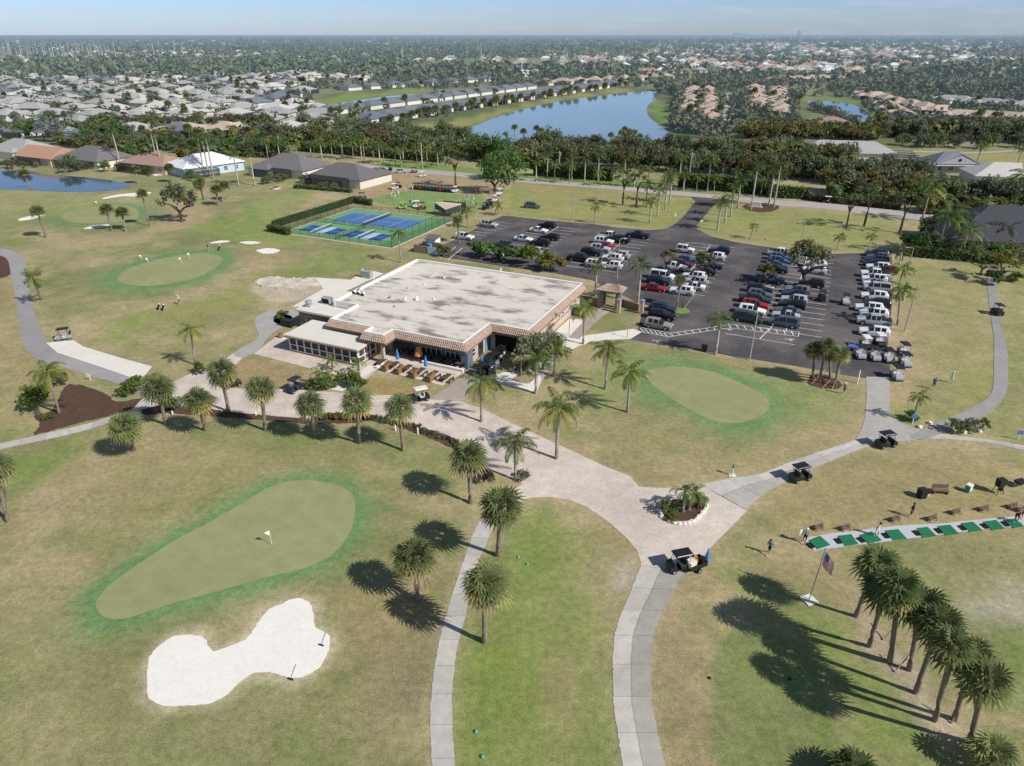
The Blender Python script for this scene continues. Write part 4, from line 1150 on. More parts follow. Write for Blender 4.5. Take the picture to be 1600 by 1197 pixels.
for px, py, sc, key, lb in ((20, 265, .7, 'lot', 'round bush tree on the far bank of the left pond'), (38, 268, .75, 'lot', 'wide bush tree on the far pond bank, second'), (110, 270, .8, 'grey', 'round bush tree right of the pond mirror'), 
                            (1170, 252, .7, 'golden', 'yellow leaved tree at the left of the pool cages'), (1380, 250, .7, 'golden', 'golden tree between the pool cages'), (1340, 232, .6, 'oak', 'lone tree at the left end of the meadow'), (205, 248, .7, 'rich', 'narrow dark conifer between two house roofs'), (40, 232, .6, 'rich', 'small dark tree between grey and terracotta roofs'), (270, 262, .6, 'rich', 'dark pointed tree before the brown roof')):
    tree(key, px, py, lb, sc, None, zs=1.3 if key == 'rich' else 1.0)

tree('lot', 284, 347, 'big many stemmed tree between the two far greens', 1.7, czs=3.6, zs=1.1)
for i, (px, py, sc, key) in enumerate(((12, 263, .5, 'grey'), (58, 262, .45, 'lot'), (96, 263, .5, 'rich'), (126, 266, .55, 'grey'), (140, 264, .45, 'oak'), (188, 267, .5, 'oak'), (215, 270, .5, 'lot'), (232, 273, .45, 'rich'), (298, 280, .5, 'rich'), (312, 284, .4, 'grey'), (440, 284, .5, 'oak'), (418, 287, .5, 'grey'), (478, 286, .5, 'oak'), (505, 296, .4, 'grey'), (522, 298, .45, 'oak'))):
    tree(key, px, py, 'small garden tree close in front of the houses at the upper left', sc, 'garden trees before the left houses', zs=1.1, czs=2.8)
for i, (px, py, sc, key) in enumerate(((1438, 394, .7, 'rich'), (1470, 400, .65, 'grey'), (1505, 404, .6, 'rich'), (1535, 405, .7, 'oak'), (1562, 408, .65, 'rich'), (1592, 410, .75, 'grey'), (1455, 372, .9, 'oak'), (1600, 385, .8, 'oak'))):
    tree(key, px, py, 'garden tree crowding round the dark roofed house at the right', sc, 'garden trees round the dark roofed house', zs=1.15, czs=3.0)
# ------------------------------------------------------------------ shrubs and hedges
def leaf_body(name, seed, mats, length, wid, hgt, per_m3=90, size=.14, second=.2):
    rs = np.random.RandomState(seed); n = int(length * (wid + hgt) * per_m3)
    p = rs.rand(n, 3); side = rs.randint(0, 5, n)
    c = np.stack([(p[:, 0] - .5) * length, (p[:, 1] - .5) * wid, p[:, 2] * hgt], 1)
    c[side == 0, 1] = -wid / 2; c[side == 1, 1] = wid / 2; c[side >= 3, 2] = hgt; c[(side == 2) & (p[:, 0] < .5), 0] = -length / 2; c[(side == 2) & (p[:, 0] >= .5), 0] = length / 2
    c += rs.normal(size=(n, 3)) * size * .8
    nm = rs.normal(size=(n, 3)); nm /= np.linalg.norm(nm, axis=1)[:, None]
    a = np.cross(nm, rs.normal(size=(n, 3))); a /= np.linalg.norm(a, axis=1)[:, None]; b = np.cross(nm, a)
    s = size * rs.uniform(.6, 1.4, n)[:, None]
    q = np.stack([c - a * s, c - b * s * .6, c + a * s, c + b * s * .6], 1)
    return quads_mesh(name, q.reshape(-1, 3), n, mats, (rs.rand(n) < second).astype(int))


def hedge(pa, pb, wid, hgt, label, mats, size=.16, name='hedge', cat='hedge', per=70):
    a, b = G(*pa), G(*pb); L_ = (b - a).length
    t = thing(name, label, cat, (a + b) / 2, math.atan2(b.y - a.y, b.x - a.x))
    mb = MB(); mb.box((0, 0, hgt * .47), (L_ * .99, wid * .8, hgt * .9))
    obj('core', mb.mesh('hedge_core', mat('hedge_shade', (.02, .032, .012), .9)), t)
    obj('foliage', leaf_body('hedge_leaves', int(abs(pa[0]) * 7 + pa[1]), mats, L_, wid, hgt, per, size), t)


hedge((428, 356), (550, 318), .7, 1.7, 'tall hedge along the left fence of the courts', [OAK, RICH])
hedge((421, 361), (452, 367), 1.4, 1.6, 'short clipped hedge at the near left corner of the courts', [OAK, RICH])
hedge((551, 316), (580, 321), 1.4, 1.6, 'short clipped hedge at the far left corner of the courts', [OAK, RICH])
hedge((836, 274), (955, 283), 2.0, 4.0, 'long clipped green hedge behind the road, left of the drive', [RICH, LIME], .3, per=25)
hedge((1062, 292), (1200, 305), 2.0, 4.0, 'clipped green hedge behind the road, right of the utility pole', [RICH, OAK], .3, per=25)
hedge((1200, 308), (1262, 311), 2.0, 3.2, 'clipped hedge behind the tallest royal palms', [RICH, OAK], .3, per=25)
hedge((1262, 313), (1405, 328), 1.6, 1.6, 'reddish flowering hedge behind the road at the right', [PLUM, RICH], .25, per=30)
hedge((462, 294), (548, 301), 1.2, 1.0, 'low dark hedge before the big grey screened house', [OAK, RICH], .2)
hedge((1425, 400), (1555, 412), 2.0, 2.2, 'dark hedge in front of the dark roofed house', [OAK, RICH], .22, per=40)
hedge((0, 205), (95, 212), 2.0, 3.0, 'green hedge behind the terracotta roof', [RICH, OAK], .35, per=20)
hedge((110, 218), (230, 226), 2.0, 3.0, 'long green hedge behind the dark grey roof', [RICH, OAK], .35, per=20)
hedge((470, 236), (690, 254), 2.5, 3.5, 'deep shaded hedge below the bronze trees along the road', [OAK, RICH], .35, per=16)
BUSH = {}
for key, ms_, args in (('round', [OAK, RICH], (1.0, .8, 14, 40, .12, .38)), ('areca', [QG, LIME], (1.2, 1.2, 16, 40, .2, .5)), ('yellow', [YLW, LIME], (.9, .8, 14, 36, .13, .36)), ('low', [OAKG, PLUM], (.9, .35, 12, 36, .1, .35)), ('lime', [LIME, QG], (.9, .5, 14, 36, .12, .36)), ('glossy', [RICH, QG], (1.3, 1.3, 18, 42, .2, .5))):
    BUSH[key] = [leafy_crown(key + '_bush', 300 + i + len(key), ms_, args[0], args[1], args[2], args[3], args[4], args[5], second=.25) for i in range(2)]
BC = [0]


def bush(key, px, py, sc, label, group=None, zs=1.0, z=.3):
    BC[0] += 1
    h = {'round': .7, 'areca': 1.0, 'yellow': .7, 'low': .25, 'lime': .4, 'glossy': 1.1}[key]
    g = G(px, py)
    o = obj('shrub', BUSH[key][BC[0] % 2], None, (g.x, g.y, h * sc * zs), (0, 0, BC[0] * 1.1), (sc, sc, sc * zs), label=label, category='shrub', group=group)
    return o


for px, py, k, s, lb in ((48, 640, 'areca', 1.3, 'dark bushy palm clump left of the mulch bed'), (66, 632, 'areca', 1.2, 'bushy palm clump at the upper left of the mulch bed'), (96, 605, 'areca', 1.1, 'yellowish bushy palm clump above the mulch bed'), (75, 655, 'lime', .8, 'small low shrub at the foot of the left queen palm'),
                         (203, 618, 'areca', 1.0, 'spiky clump left one where path meets paver road'), (214, 612, 'areca', 1.05, 'spiky clump right one where path meets paver road'), (312, 585, 'areca', .8, 'dark shrub at the start of the service path'),
                         (265, 641, 'round', 1.3, 'left end of the low rounded hedge below the paver road'), (281, 639, 'round', 1.2, 'right end of the low rounded hedge below the paver road'),
                         (505, 612, 'round', 1.5, 'dark round shrub in the bed by the stepped walk'), (525, 603, 'round', 1.4, 'dark shrub against the stepped walk'), (492, 608, 'lime', 1.4, 'light green shrub at the left of the porch bed'), (556, 609, 'areca', 1.1, 'upright shrub right of the stepped walk'), (563, 600, 'lime', 1.2, 'pale green shrub at the top right of the stepped walk'),
                         (443, 497, 'lime', 1.5, 'spreading shrub in the round service bed'), (817, 574, 'low', 1.6, 'long brownish shrub beside the low white wall, upper part'), (808, 583, 'low', 1.6, 'long brownish shrub beside the low white wall, lower part'),
                         (745, 402, 'glossy', 1.6, 'left glossy broadleaf clump behind the clubhouse roof'), (762, 404, 'glossy', 1.7, 'second glossy broadleaf clump behind the clubhouse roof'), (788, 409, 'glossy', 1.6, 'third dark green clump behind the clubhouse roof'), (806, 411, 'glossy', 1.7, 'fourth dark green clump behind the clubhouse roof'), (826, 415, 'areca', 2.0, 'feathery green clump behind the clubhouse roof'), (849, 422, 'areca', 1.7, 'feathery clump next to the yellow one'), (863, 424, 'yellow', 2.6, 'bright yellow clump at the back corner of the clubhouse'), (695, 402, 'areca', 1.2, 'small palm shrub at the lot entry by the bins'),
                         (1489, 675, 'round', 1.25, 'large clipped shrub left in the rocky bed'), (1499, 676, 'round', 1.2, 'large clipped shrub right half in the rocky bed'), (1516, 664, 'low', 1.2, 'small shrub at the back of the rocky bed'), (1535, 669, 'round', .8, 'small shrub at the right end of the rocky bed'), (1521, 676, 'low', 1.0, 'flat shrub at the front of the rocky bed'),
                         (1045, 803, 'round', 1.1, 'dark low shrub at the left side of the island'), (1089, 793, 'round', 1.1, 'dark low shrub at the right side of the island'), (1048, 812, 'lime', .8, 'low shrub at the front left of the island'),
                         (812, 748, 'low', 1.3, 'purplish shrub round the foot of the yellowish queen palm'), (756, 752, 'low', 1.4, 'purplish low shrub at the planting strip end'), (1555, 445, 'round', 1.8, 'dark shrub beside the upper right path'), (1588, 440, 'lime', 2.0, 'green shrub at the right edge near the cart'), (570, 655, 'yellow', .8, 'yellow shrub at the foot of a sabal palm'),
                         (1420, 655, 'lime', 1.2, 'low lime ground shrub near the blue sign'), (645, 420, 'lime', .9, 'tiny shrub by the clubhouse back wall'), (300, 283, 'yellow', 1.5, 'light shrub beside the white house lanai'), (75, 258, 'yellow', 1.8, 'yellow palm shrub before the terracotta house'), (115, 262, 'areca', 2.0, 'shrub left of the dark grey house'), (135, 262, 'lime', 2.0, 'shrub before the dark grey house'), (165, 268, 'areca', 1.6, 'shrub right of the dark grey house'), (235, 275, 'yellow', 1.2, 'shrub before the brown roofed house'), (1450, 398, 'glossy', 2.0, 'dense glossy shrub left of the dark roofed house'), (1425, 395, 'glossy', 2.0, 'dense shrub at the end of the dark hedge')):
    bush(k, px, py, s, lb)
for i in range(26):
    t = i / 25
    pts = [(572, 652), (608, 660), (655, 670), (710, 692), (735, 716), (762, 744)]
    u = t * 5; j = min(4, int(u)); x = pts[j][0] + (pts[j + 1][0] - pts[j][0]) * (u - j); y = pts[j][1] + (pts[j + 1][1] - pts[j][1]) * (u - j)
    bush('low', x, y, .75, 'low purplish shrub in the strip curving along the paver road', 'shrubs in the curving planting strip')
for i in range(12):
    bush('yellow', 500 + i * 5.5, 655 + math.sin(i) * .6, .65, 'yellow green shrub in the low border right of the navy roofed cart', 'yellow green border shrubs')
# ================================================================== CLUBHOUSE
M_ST = mat('stucco_salmon', S(198, 178, 163), .85, [(.6, .06), (5, .06)], .1); M_BL = mat('stucco_blue_grey', S(106, 120, 136), .85, [(.6, .06), (5, .05)], .1)
M_TAN = mat('stucco_taupe', S(150, 128, 116), .85, [(.6, .06), (5, .06)], .1)
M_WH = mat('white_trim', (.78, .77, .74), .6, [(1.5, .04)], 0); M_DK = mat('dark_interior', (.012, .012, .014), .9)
M_GL = mat('window_glass', (.03, .038, .045), .08, None, 0, spec=.6); M_SCR = mat('dark_screen', (.055, .055, .05), .6, [(4, .1)])
M_FAS = mat('fascia_brown', S(140, 116, 102), .7, [(3, .08)])
M_ROOF = mat('roof_membrane', S(218, 211, 201), .8, [(.08, .06), (.5, .05), (4, .04)], .05, spec=.15)


def stain(m):
    """dark weather stains on the flat roof"""
    nt = m.node_tree; L = nt.links; b = next(n for n in nt.nodes if n.type == 'BSDF_PRINCIPLED')
    src = b.inputs['Base Color'].links[0].from_socket
    g = nt.nodes.new('ShaderNodeTexCoord'); mp = nt.nodes.new('ShaderNodeMapping'); mp.inputs['Scale'].default_value = (.7, 1.5, 1); mp.inputs['Rotation'].default_value = (0, 0, R(8)); mp.inputs['Location'].default_value = (3.1, 7.7, 0)
    L.new(g.outputs['Object'], mp.inputs[0])
    t = nt.nodes.new('ShaderNodeTexNoise'); t.inputs['Scale'].default_value = .23; t.inputs['Detail'].default_value = 7; t.inputs['Roughness'].default_value = .62
    L.new(mp.outputs[0], t.inputs['Vector'])
    cr = nt.nodes.new('ShaderNodeValToRGB'); cr.color_ramp.elements[0].position = .5; cr.color_ramp.elements[1].position = .63
    cr.color_ramp.elements[0].color = (0, 0, 0, 1); cr.color_ramp.elements[1].color = (.8, .8, .8, 1)
    L.new(t.outputs[0], cr.inputs[0])
    mx = nt.nodes.new('ShaderNodeMixRGB'); mx.inputs[2].default_value = (.13, .125, .12, 1); L.new(cr.outputs[0], mx.inputs[0]); L.new(src, mx.inputs[1]); L.new(mx.outputs[0], b.inputs['Base Color'])


stain(M_ROOF)
M_ROOF2 = mat('roof_membrane_clean', S(224, 219, 210), .8, [(.15, .04), (.8, .03), (6, .03)], .03, spec=.15)
M_TILE = mat('roof_tile', S(176, 154, 139), .8, [(.9, .12), (5, .3)], .2)


def tile_strip(mb, p0, p1, q0, q1, dx=.34, h=.09):
    """barrel tiles on the sloping quad: top edge p0-p1, eave edge q0-q1"""
    p0, p1, q0, q1 = map(Vector, (p0, p1, q0, q1))
    n = max(2, int((q1 - q0).length / dx)); prof = (0, .75, 1, .75, 0)
    nrm = (p1 - p0).cross(q0 - p0).normalized()
    if nrm.z < 0:
        nrm = -nrm
    N = n * 4
    for r in range(3):
        ra, rb = r / 3, (r + 1) / 3 + (.04 if r < 2 else 0)
        vs = []
        for i in range(N + 1):
            t = i / N; hh = prof[i % 4] * h + .02 + (.03 * (1 if r else 1))
            a = p0.lerp(p1, t); b = q0.lerp(q1, t)
            vs.append(a.lerp(b, ra) + nrm * (hh)); vs.append(a.lerp(b, rb) + nrm * (hh + .045))
        mb.add(vs, [(2 * i, 2 * i + 1, 2 * i + 3, 2 * i + 2) for i in range(N)])
    mb.add([p0, p1, q1, q0], [(0, 1, 2, 3)])


CH = thing('clubhouse', 'low clubhouse with a stained white flat roof edged in salmon roof tiles', 'clubhouse', O0, AX)
ZT, ZR, ZE = 4.55, 4.2, 3.5
out = [(6.5, 31), (6.5, 7), (0, 7), (0, -1.5), (-12.2, -1.5), (-12.2, -4.0), (-15.6, -4.0), (-15.6, -2), (-23.5, -2), (-23.5, 5), (-28.2, 5), (-28.2, 31)]
mb = MB(); mb.poly([(x, y, ZR) for x, y in out]); obj('roof', mb.mesh('flat_roof', M_ROOF), CH)
mb = MB()
for i in range(len(out)):          # parapet
    a = Vector((*out[i], 0)); b = Vector((*out[(i + 1) % len(out)], 0)); d = (b - a).normalized(); nr = Vector((-d.y, d.x, 0))
    c = (a + b) / 2
    w_ = .45 if i in (10, 11) else .3
    e = .0017 * i
    mb.box((c.x - nr.x * .0, c.y, (ZE + ZT) / 2 + e), ((b - a).length + w_ - .02, w_, ZT - ZE), math.atan2(d.y, d.x))
obj('parapet', mb.mesh('parapet', M_WH), CH)
mb = MB(); ov = .85; zi = ZT - .12; zo = ZE + .1
mb2 = MB()


def mans(a, b, na, nb):
    """tile skirt from parapet a-b out to na-nb"""
    tile_strip(mb, (*a, zi), (*b, zi), (*na, zo), (*nb, zo))
    mb2.add([(*na, zo - .02), (*nb, zo - .02), (*nb, zo - .26), (*na, zo - .26)], [(0, 1, 2, 3)])
    mb2.add([(*na, zo - .262), (*nb, zo - .262), (b[0], b[1], zo - .262), (a[0], a[1], zo - .262)], [(0, 1, 2, 3)])


o_ = ov
mans((6.66, 31), (6.66, 6.84), (6.66 + o_, 31), (6.66 + o_, 6.84 - o_))
mans((6.66, 6.84), (0.16, 6.84), (6.66 + o_, 6.84 - o_), (0.16 + o_, 6.84 - o_))
mans((.16, 6.84), (.16, -1.66), (.16 + o_, 6.84 - o_), (.16 + o_, -1.66 - o_))
mans((.16, -1.66), (-12.04, -1.66), (.16 + o_, -1.66 - o_), (-12.04 + o_, -1.66 - o_))
mans((-12.04, -1.66), (-12.04, -4.16), (-12.04 + o_, -1.66 - o_), (-12.04 + o_, -4.16 - o_))
mans((-12.04, -4.16), (-15.76, -4.16), (-12.04 + o_, -4.16 - o_), (-15.76 - o_ * .2, -4.16 - o_))
mans((-15.76, -2.16), (-23.66, -2.16), (-15.76, -2.16 - o_), (-23.66 - o_ * .3, -2.16 - o_))
obj('tile_skirt', mb.mesh('tile_skirt', M_TILE), CH); obj('fascia', mb2.mesh('fascia', M_FAS), CH)
# walls
mb = MB()
mb.span(6.15, 6.42, 7.2, 31, 0, ZE + .4, 0)                 # right side
mb.span(-28.1, 6.1, 30.7, 31.1, 0, ZE + .4, 0)              # back
mb.span(-28.3, -28.0, 5, 30.6, 0, ZE + .3, 0)               # left
mb.span(-23.4, -13.4, -.4, -.1, 0, ZE + .2, 0)
mb.span(-.55, -.25, 1.2, 7.1, 0, ZE + .2, 0)                # left cheek of the recess
mb.span(.0, .8, 7.2, 7.5, 0, ZE + .2, 0); mb.span(5.3, 6.1, 7.2, 7.5, 0, ZE + .2, 0); mb.span(.8, 5.3, 7.22, 7.48, 2.7, ZE + .2, 0)
obj('wall', mb.mesh('walls', M_ST), CH)
mb = MB(); mb.span(-10.0, -.3, .75, 1.05, 0, ZE + .2); mb.span(-.8, .35, -.9, .74, 0, ZE + .2); mb.span(-10.3, -10.02, .75, 6, 0, ZE + .2)
obj('front_wall', mb.mesh('front_wall', M_BL), CH, label='blue grey front wall facing the terrace')
mb = MB(); mb.span(.6, 5.5, 7.6, 12.5, .01, 2.9); obj('bay_shade_block', mb.mesh('bay_shade_block', M_DK), CH, label='black block painted as the shade of the recess bay')  # solid near-black block; the shade of the bay is put into its colour
mb = MB(); mb.span(-13.3, -10.32, 3.6, 6, .01, 3.0); obj('bay_shade_block', mb.mesh('bay_shade_block', M_DK), CH, label='black block painted as the shade of the entrance bay under the canopy')  # another black block whose colour stands for the shade inside the entrance


def window(parent, c, w, h, facing, nx=2, nz=2, fr=.09, name='window', glass=M_GL, t=.07):
    """facing: 'f' (towards -y) or 'r' (towards +x); frame with bars and one pane"""
    a = MB(); x, y, z = c
    if facing == 'f':
        a.span(x - w / 2, x + w / 2, y, y + .03, z, z + h)
    else:
        a.span(x - .03, x, y - w / 2, y + w / 2, z, z + h)
    f = MB()
    for k in range(nx + 1):
        u = -w / 2 + w * k / nx
        if facing == 'f':
            f.span(x + u - fr / 2, x + u + fr / 2, y - t, y - .004, z - fr / 2, z + h + fr / 2)
        else:
            f.span(x + .004, x + t, y + u - fr / 2, y + u + fr / 2, z - fr / 2, z + h + fr / 2)
    for k in range(nz + 1):
        v = h * k / nz
        if facing == 'f':
            f.span(x - w / 2, x + w / 2, y - t + .01, y - .008, z + v - fr / 2, z + v + fr / 2)
        else:
            f.span(x + .008, x + t - .01, y - w / 2, y + w / 2, z + v - fr / 2, z + v + fr / 2)
    o = obj(name, f.mesh(name + '_frame', M_WH), parent)
    obj('pane', a.mesh(name + '_pane', glass), o)
    return o


window(CH, (-6.9, .73, .35), 3.6, 2.2, 'f', 4, 2); window(CH, (-2.7, .73, .35), 3.3, 2.2, 'f', 4, 2)
window(CH, (-.2, 2.0, .9), 1.0, 1.3, 'r', 1, 2)
dm = MB(); dm.span(-.26, -.2, 3.6, 5.2, .02, 2.4); obj('door', dm.mesh('door', M_GL), CH)
dm = MB(); dm.span(6.43, 6.47, 11.2, 12.3, .02, 2.2); obj('door', dm.mesh('door', M_DK), CH)
for yy in (20.5, 22.2, 26, 28.5):
    window(CH, (6.46, yy, 1.0), .9, 1.2, 'r', 1, 2)
mb = MB(); mb.span(6.45, 6.52, 7.5, 26, 1.25, 1.4); obj('wall_band', mb.mesh('wall_band', M_TAN), CH)
mb = MB(); mb.span(-.18, -.12, 6.0, 6.9, .1, 2.9); obj('banner', mb.mesh('wall_banner', mat('banner_blue', S(92, 170, 210), .6, [(2, .15)])), CH)
for px_, py_ in ((-12.2, -4.4), (-15.4, -4.4)):
    mb = MB(); mb.span(px_ - .22, px_ + .22, py_ - .22, py_ + .22, 0, ZE + .1); obj('pillar', mb.mesh('pillar', M_ST), CH)
# kitchen wing
mb = MB(); wing = [(-28.4, 5.2), (-28.4, 12), (-33.5, 12), (-33.5, 1.2), (-24.0, 1.2), (-24.0, 4.6), (-28.4, 4.6)]
mb.prism([(-28.45, 11.8), (-33.2, 11.8), (-33.2, 1.5), (-24.1, 1.5), (-24.1, 4.8), (-28.45, 4.8)], 0, 3.1, 0, False)
W1 = obj('wing_wall', mb.mesh('wing_wall', M_TAN), CH)
window(W1, (-31.2, 1.49, 1.2), 1.1, 1.1, 'f', 1, 2)
mb = MB(); mb.prism([(-28.4, 12.2), (-33.6, 12.2), (-33.6, 1.1), (-23.9, 1.1), (-23.9, 4.82), (-28.4, 4.82)], 3.1, 3.42); obj('wing_roof', mb.mesh('wing_roof', M_ROOF2), CH)
# glazed porch
PO = obj('porch', None, CH)
mb = MB(); mb.span(-28.6, -14.7, -7.3, -.5, 2.72, 2.95); obj('porch_roof', mb.mesh('porch_roof', M_ROOF2), PO)
mb = MB(); mb.span(-28.65, -14.65, -7.35, -.45, 2.5, 2.715); obj('porch_fascia', mb.mesh('porch_fascia', M_FAS), PO)
mb = MB(); mb.span(-28.2, -15.1, -6.9, -6.7, 0, .25); mb.span(-15.3, -15.1, -6.7, -2.2, 0, .25); mb.span(-28.2, -28.0, -6.7, -.5, 0, 2.5); obj('porch_wall', mb.mesh('porch_wall', M_TAN), PO)
mb = MB(); mb.span(-28.1, -15.2, -6.72, -6.6, .25, 2.5); mb.span(-15.32, -15.22, -6.6, -2.2, .25, 2.5); obj('porch_screen', mb.mesh('porch_screen', M_SCR), PO)
mb = MB()
for i in range(10):
    x = -28.1 + 13.0 * i / 9; mb.span(x - .07, x + .07, -6.93, -6.74, .25, 2.5)
    if i < 9:
        mb.span(x + .09, x + 13 / 9 - .09, -6.9, -6.75, 1.2, 1.3); mb.span(x + .09, x + 13 / 9 - .09, -6.9, -6.75, .27, .36); mb.span(x + .09, x + 13 / 9 - .09, -6.9, -6.75, 2.38, 2.49)
for i in range(4):
    y = -6.6 + 4.3 * i / 3; mb.span(-15.2, -15.02, y - .07, y + .07, .25, 2.5)
    if i < 3:
        mb.span(-15.2, -15.05, y + .09, y + 4.3 / 3 - .09, 1.2, 1.3); mb.span(-15.2, -15.05, y + .09, y + 4.3 / 3 - .09, .27, .36)
obj('porch_frame', mb.mesh('porch_frame', M_WH), PO)
mb = MB(); mb.span(-15.0, -14.4, -2.1, -1.5, 0, 2.6); obj('porch_pillar', mb.mesh('pillar', M_TAN), CH)
# things standing on the roofs
M_MET = mat('galvanised', S(190, 194, 198), .45, [(3, .08)], 0, metal=.4); M_GREY = mat('unit_grey', S(165, 168, 170), .6, [(3, .08)])


def rooftop(name, label, lx, ly, z, parts, cat, grp=None):
    t = thing(name, label, cat, W(lx, ly, z), AX, grp)
    for nm, f in parts:
        b = MB(); f(b); obj(nm, b.mesh(nm, M_MET if nm != 'grille' else M_DK), t)


lx, ly = LOC(512, 474, 3.42)
rooftop('air_conditioner', 'grey rooftop air conditioning unit on the kitchen wing', lx, ly, 3.42, [('casing', lambda b: b.box((0, 0, .55), (1.7, 1.1, 1.1))), ('grille', lambda b: b.box((0, -.56, .55), (1.4, .04, .8))), ('flue', lambda b: b.tube([(1.1, 0, 0), (1.1, 0, 1.3)], .09))], 'air conditioner')
lx, ly = LOC(483, 479, 3.42)
rooftop('exhaust_fan', 'round metal exhaust fan at the outer edge of the kitchen wing roof', lx, ly, 3.42, [('base', lambda b: b.box((0, 0, .25), (.9, .9, .5))), ('hood', lambda b: b.tube([(0, 0, .5), (0, 0, .75), (0, 0, 1.05), (0, 0, 1.15)], [.35, .62, .6, .2], 12))], 'exhaust fan')
for i, (px, py) in enumerate(((554, 459), (561, 460), (568, 462), (563, 456))):
    lx, ly = LOC(px, py, ZR)
    rooftop('roof_vent', ('left', 'middle', 'right', 'rear')[i] + ' dark mouthed vent of the cluster at the left of the flat roof', lx, ly, ZR, [('stack', lambda b: b.tube([(0, 0, 0), (0, 0, .5)], .2, 10)), ('cap', lambda b: b.tube([(0, 0, .5), (0, 0, .75)], [.4, .25], 10)), ('grille', lambda b: b.box((.0, -.3, .3), (.5, .1, .45)))], 'vent')
for i, (px, py, s) in enumerate(((610, 466, .5), (651, 469, .6), (633, 468, .4), (617, 480, .35), (678, 468, .3), (584, 436, .3), (572, 442, .3), (622, 424, .3), (694, 435, .35), (637, 451, .3), (649, 409, .3), (782, 423, .4), (726, 418, .4), (664, 445, .3))):
    lx, ly = LOC(px, py, ZR)
    b = MB(); b.tube([(0, 0, 0), (0, 0, s * .8), (0, 0, s * 1.1)], [s * .5, s * .5, s * .3], 8)
    obj('vent_pipe', b.mesh('vent_pipe', M_WH if i % 3 else M_GREY), None, W(lx, ly, ZR + .001), label='small roof vent pipe on the white flat roof', category='vent', group='vent pipes on the flat roof')
t = thing('air_conditioner', 'greenish air conditioner on a pad behind the clubhouse', 'air conditioner', W(*LOC(574, 434)), AX)
b = MB(); b.box((0, 0, .75), (1.8, 1.2, 1.4)); obj('casing', b.mesh('casing', mat('unit_green', S(150, 168, 146), .6, [(3, .1)])), t)
b = MB(); b.box((-1.1, 0, .9), (.2, 1.0, 1.8)); b.box((1.0, 0, .8), (.12, 1.0, 1.6)); obj('side_panel', b.mesh('side_panel', M_GREY), t)

# terrace: slab, low wall, planters, tables, folded parasols
M_CON = mat('terrace_slab', S(214, 200, 190), .85, [(.4, .06), (4, .06)])
b = MB(); b.span(-13.6, -.2, -3.4, .7, .045, .14); struct('terrace', b.mesh('terrace', M_CON), 'pale terrace slab along the blue grey clubhouse front', O0).rotation_euler = (0, 0, AX)
sheet('terrace_lower', [(590, 573), (604, 562), (676, 574), (725, 582), (692, 603), (640, 590), (596, 580)], .045, M_CON, 'lower terrace with rows of tables and wooden planters', 0)
a_, b_ = G(654, 566), G(724, 583)
for nm, lb, p, q, hh, ww, mm in (('low_wall', 'white low wall between the two rows of terrace tables', (660, 569), (724, 583), .5, .35, M_WH), ('low_wall', 'white low wall beside the parked carts in the recess', (768, 583), (790, 556), .8, .2, M_WH), ('low_wall', 'white kerb wall along the stepped walk by the terrace', (588, 577), (606, 563), .3, .4, M_WH)):
    p, q = G(*p), G(*q); d = q - p
    b = MB(); b.box((0, 0, hh / 2), (d.length, ww, hh)); b.box((0, 0, hh + .03), (d.length + .06, ww + .08, .06))
    obj(nm, b.mesh(nm, mm), None, ((p + q) / 2) + Vector((0, 0, .04)), (0, 0, math.atan2(d.y, d.x)), None, label=lb, category='low wall')
M_WD = mat('planter_wood', S(140, 110, 84), .75, [(1.5, .15), (8, .15)]); M_TB = mat('table_wood', S(92, 74, 66), .7, [(2, .15), (9, .15)]); M_BLK = mat('black_metal', (.02, .02, .022), .5)
pl = MB(); pl.box((0, 0, .45), (.55, 1.5, .9)); pl.box((0, 0, .93), (.65, 1.6, .06)); PLM = pl.mesh('planter_box', M_WD)
PLF = leafy_crown('planter_plants', 401, [LIME, ORG], .6, .3, 9, 26, .1, .3, second=.3)
for i, (px, py) in enumerate(((605, 578), (625, 583), (649, 589), (674, 595))):
    g = G(px, py); t = thing('planter', ('leftmost', 'second', 'third', 'rightmost')[i] + ' wooden planter box at the front edge of the terrace', 'planter', (g.x, g.y, .05), AX, 'wooden planters on the terrace')
    obj('box', PLM, t); obj('plants', PLF, t, (0, 0, 1.0), None, (.5, 1.2, .7))
tb = MB(); tb.box((0, 0, .73), (.8, 1.7, .06)); TBM = tb.mesh('table_top', M_TB)
tl = MB()
for sx in (-.3, .3):
    for sy in (-.7, .7):
        tl.tube([(sx, sy, 0), (sx, sy, .7)], .03, 5)
TLM = tl.mesh('table_legs', M_BLK)
bn = MB(); bn.box((0, 0, .44), (.3, 1.6, .05)); bn.box((0, -.6, .21), (.26, .06, .42)); bn.box((0, .6, .21), (.26, .06, .42)); BNM = bn.mesh('bench', M_TB)
ch_ = MB(); ch_.box((0, 0, .44), (.42, .42, .04)); ch_.box((.2, 0, .68), (.04, .42, .44))
for sx in (-.18, .18):
    for sy in (-.18, .18):
        ch_.tube([(sx, sy, 0), (sx, sy, .42)], .018, 4)
CHM = ch_.mesh('chair', M_BLK)
TN = [0]


def table(px, py, lb, grp, bench=False, z=.05):
    TN[0] += 1
    g = G(px, py); t = thing('dining_table', lb, 'table', (g.x, g.y, z), AX, grp)
    obj('table_top', TBM, t); obj('legs', TLM, t)
    for s in (-1, 1):
        if bench:
            c = g + EX * (.75 * s)
            obj('bench', BNM, None, (c.x, c.y, z), (0, 0, AX), None, label=('left' if s < 0 else 'right') + ' bench at ' + lb[:60], category='bench', group='terrace benches')
        else:
            for yy in (-.45, .45):
                c = g + EX * (.72 * s) + EY * yy
                obj('chair', CHM, None, (c.x, c.y, z), (0, 0, AX if s > 0 else AX + math.pi), None, label='dark chair pushed in at a table along the clubhouse front', category='chair', group='dark chairs in the upper terrace row')


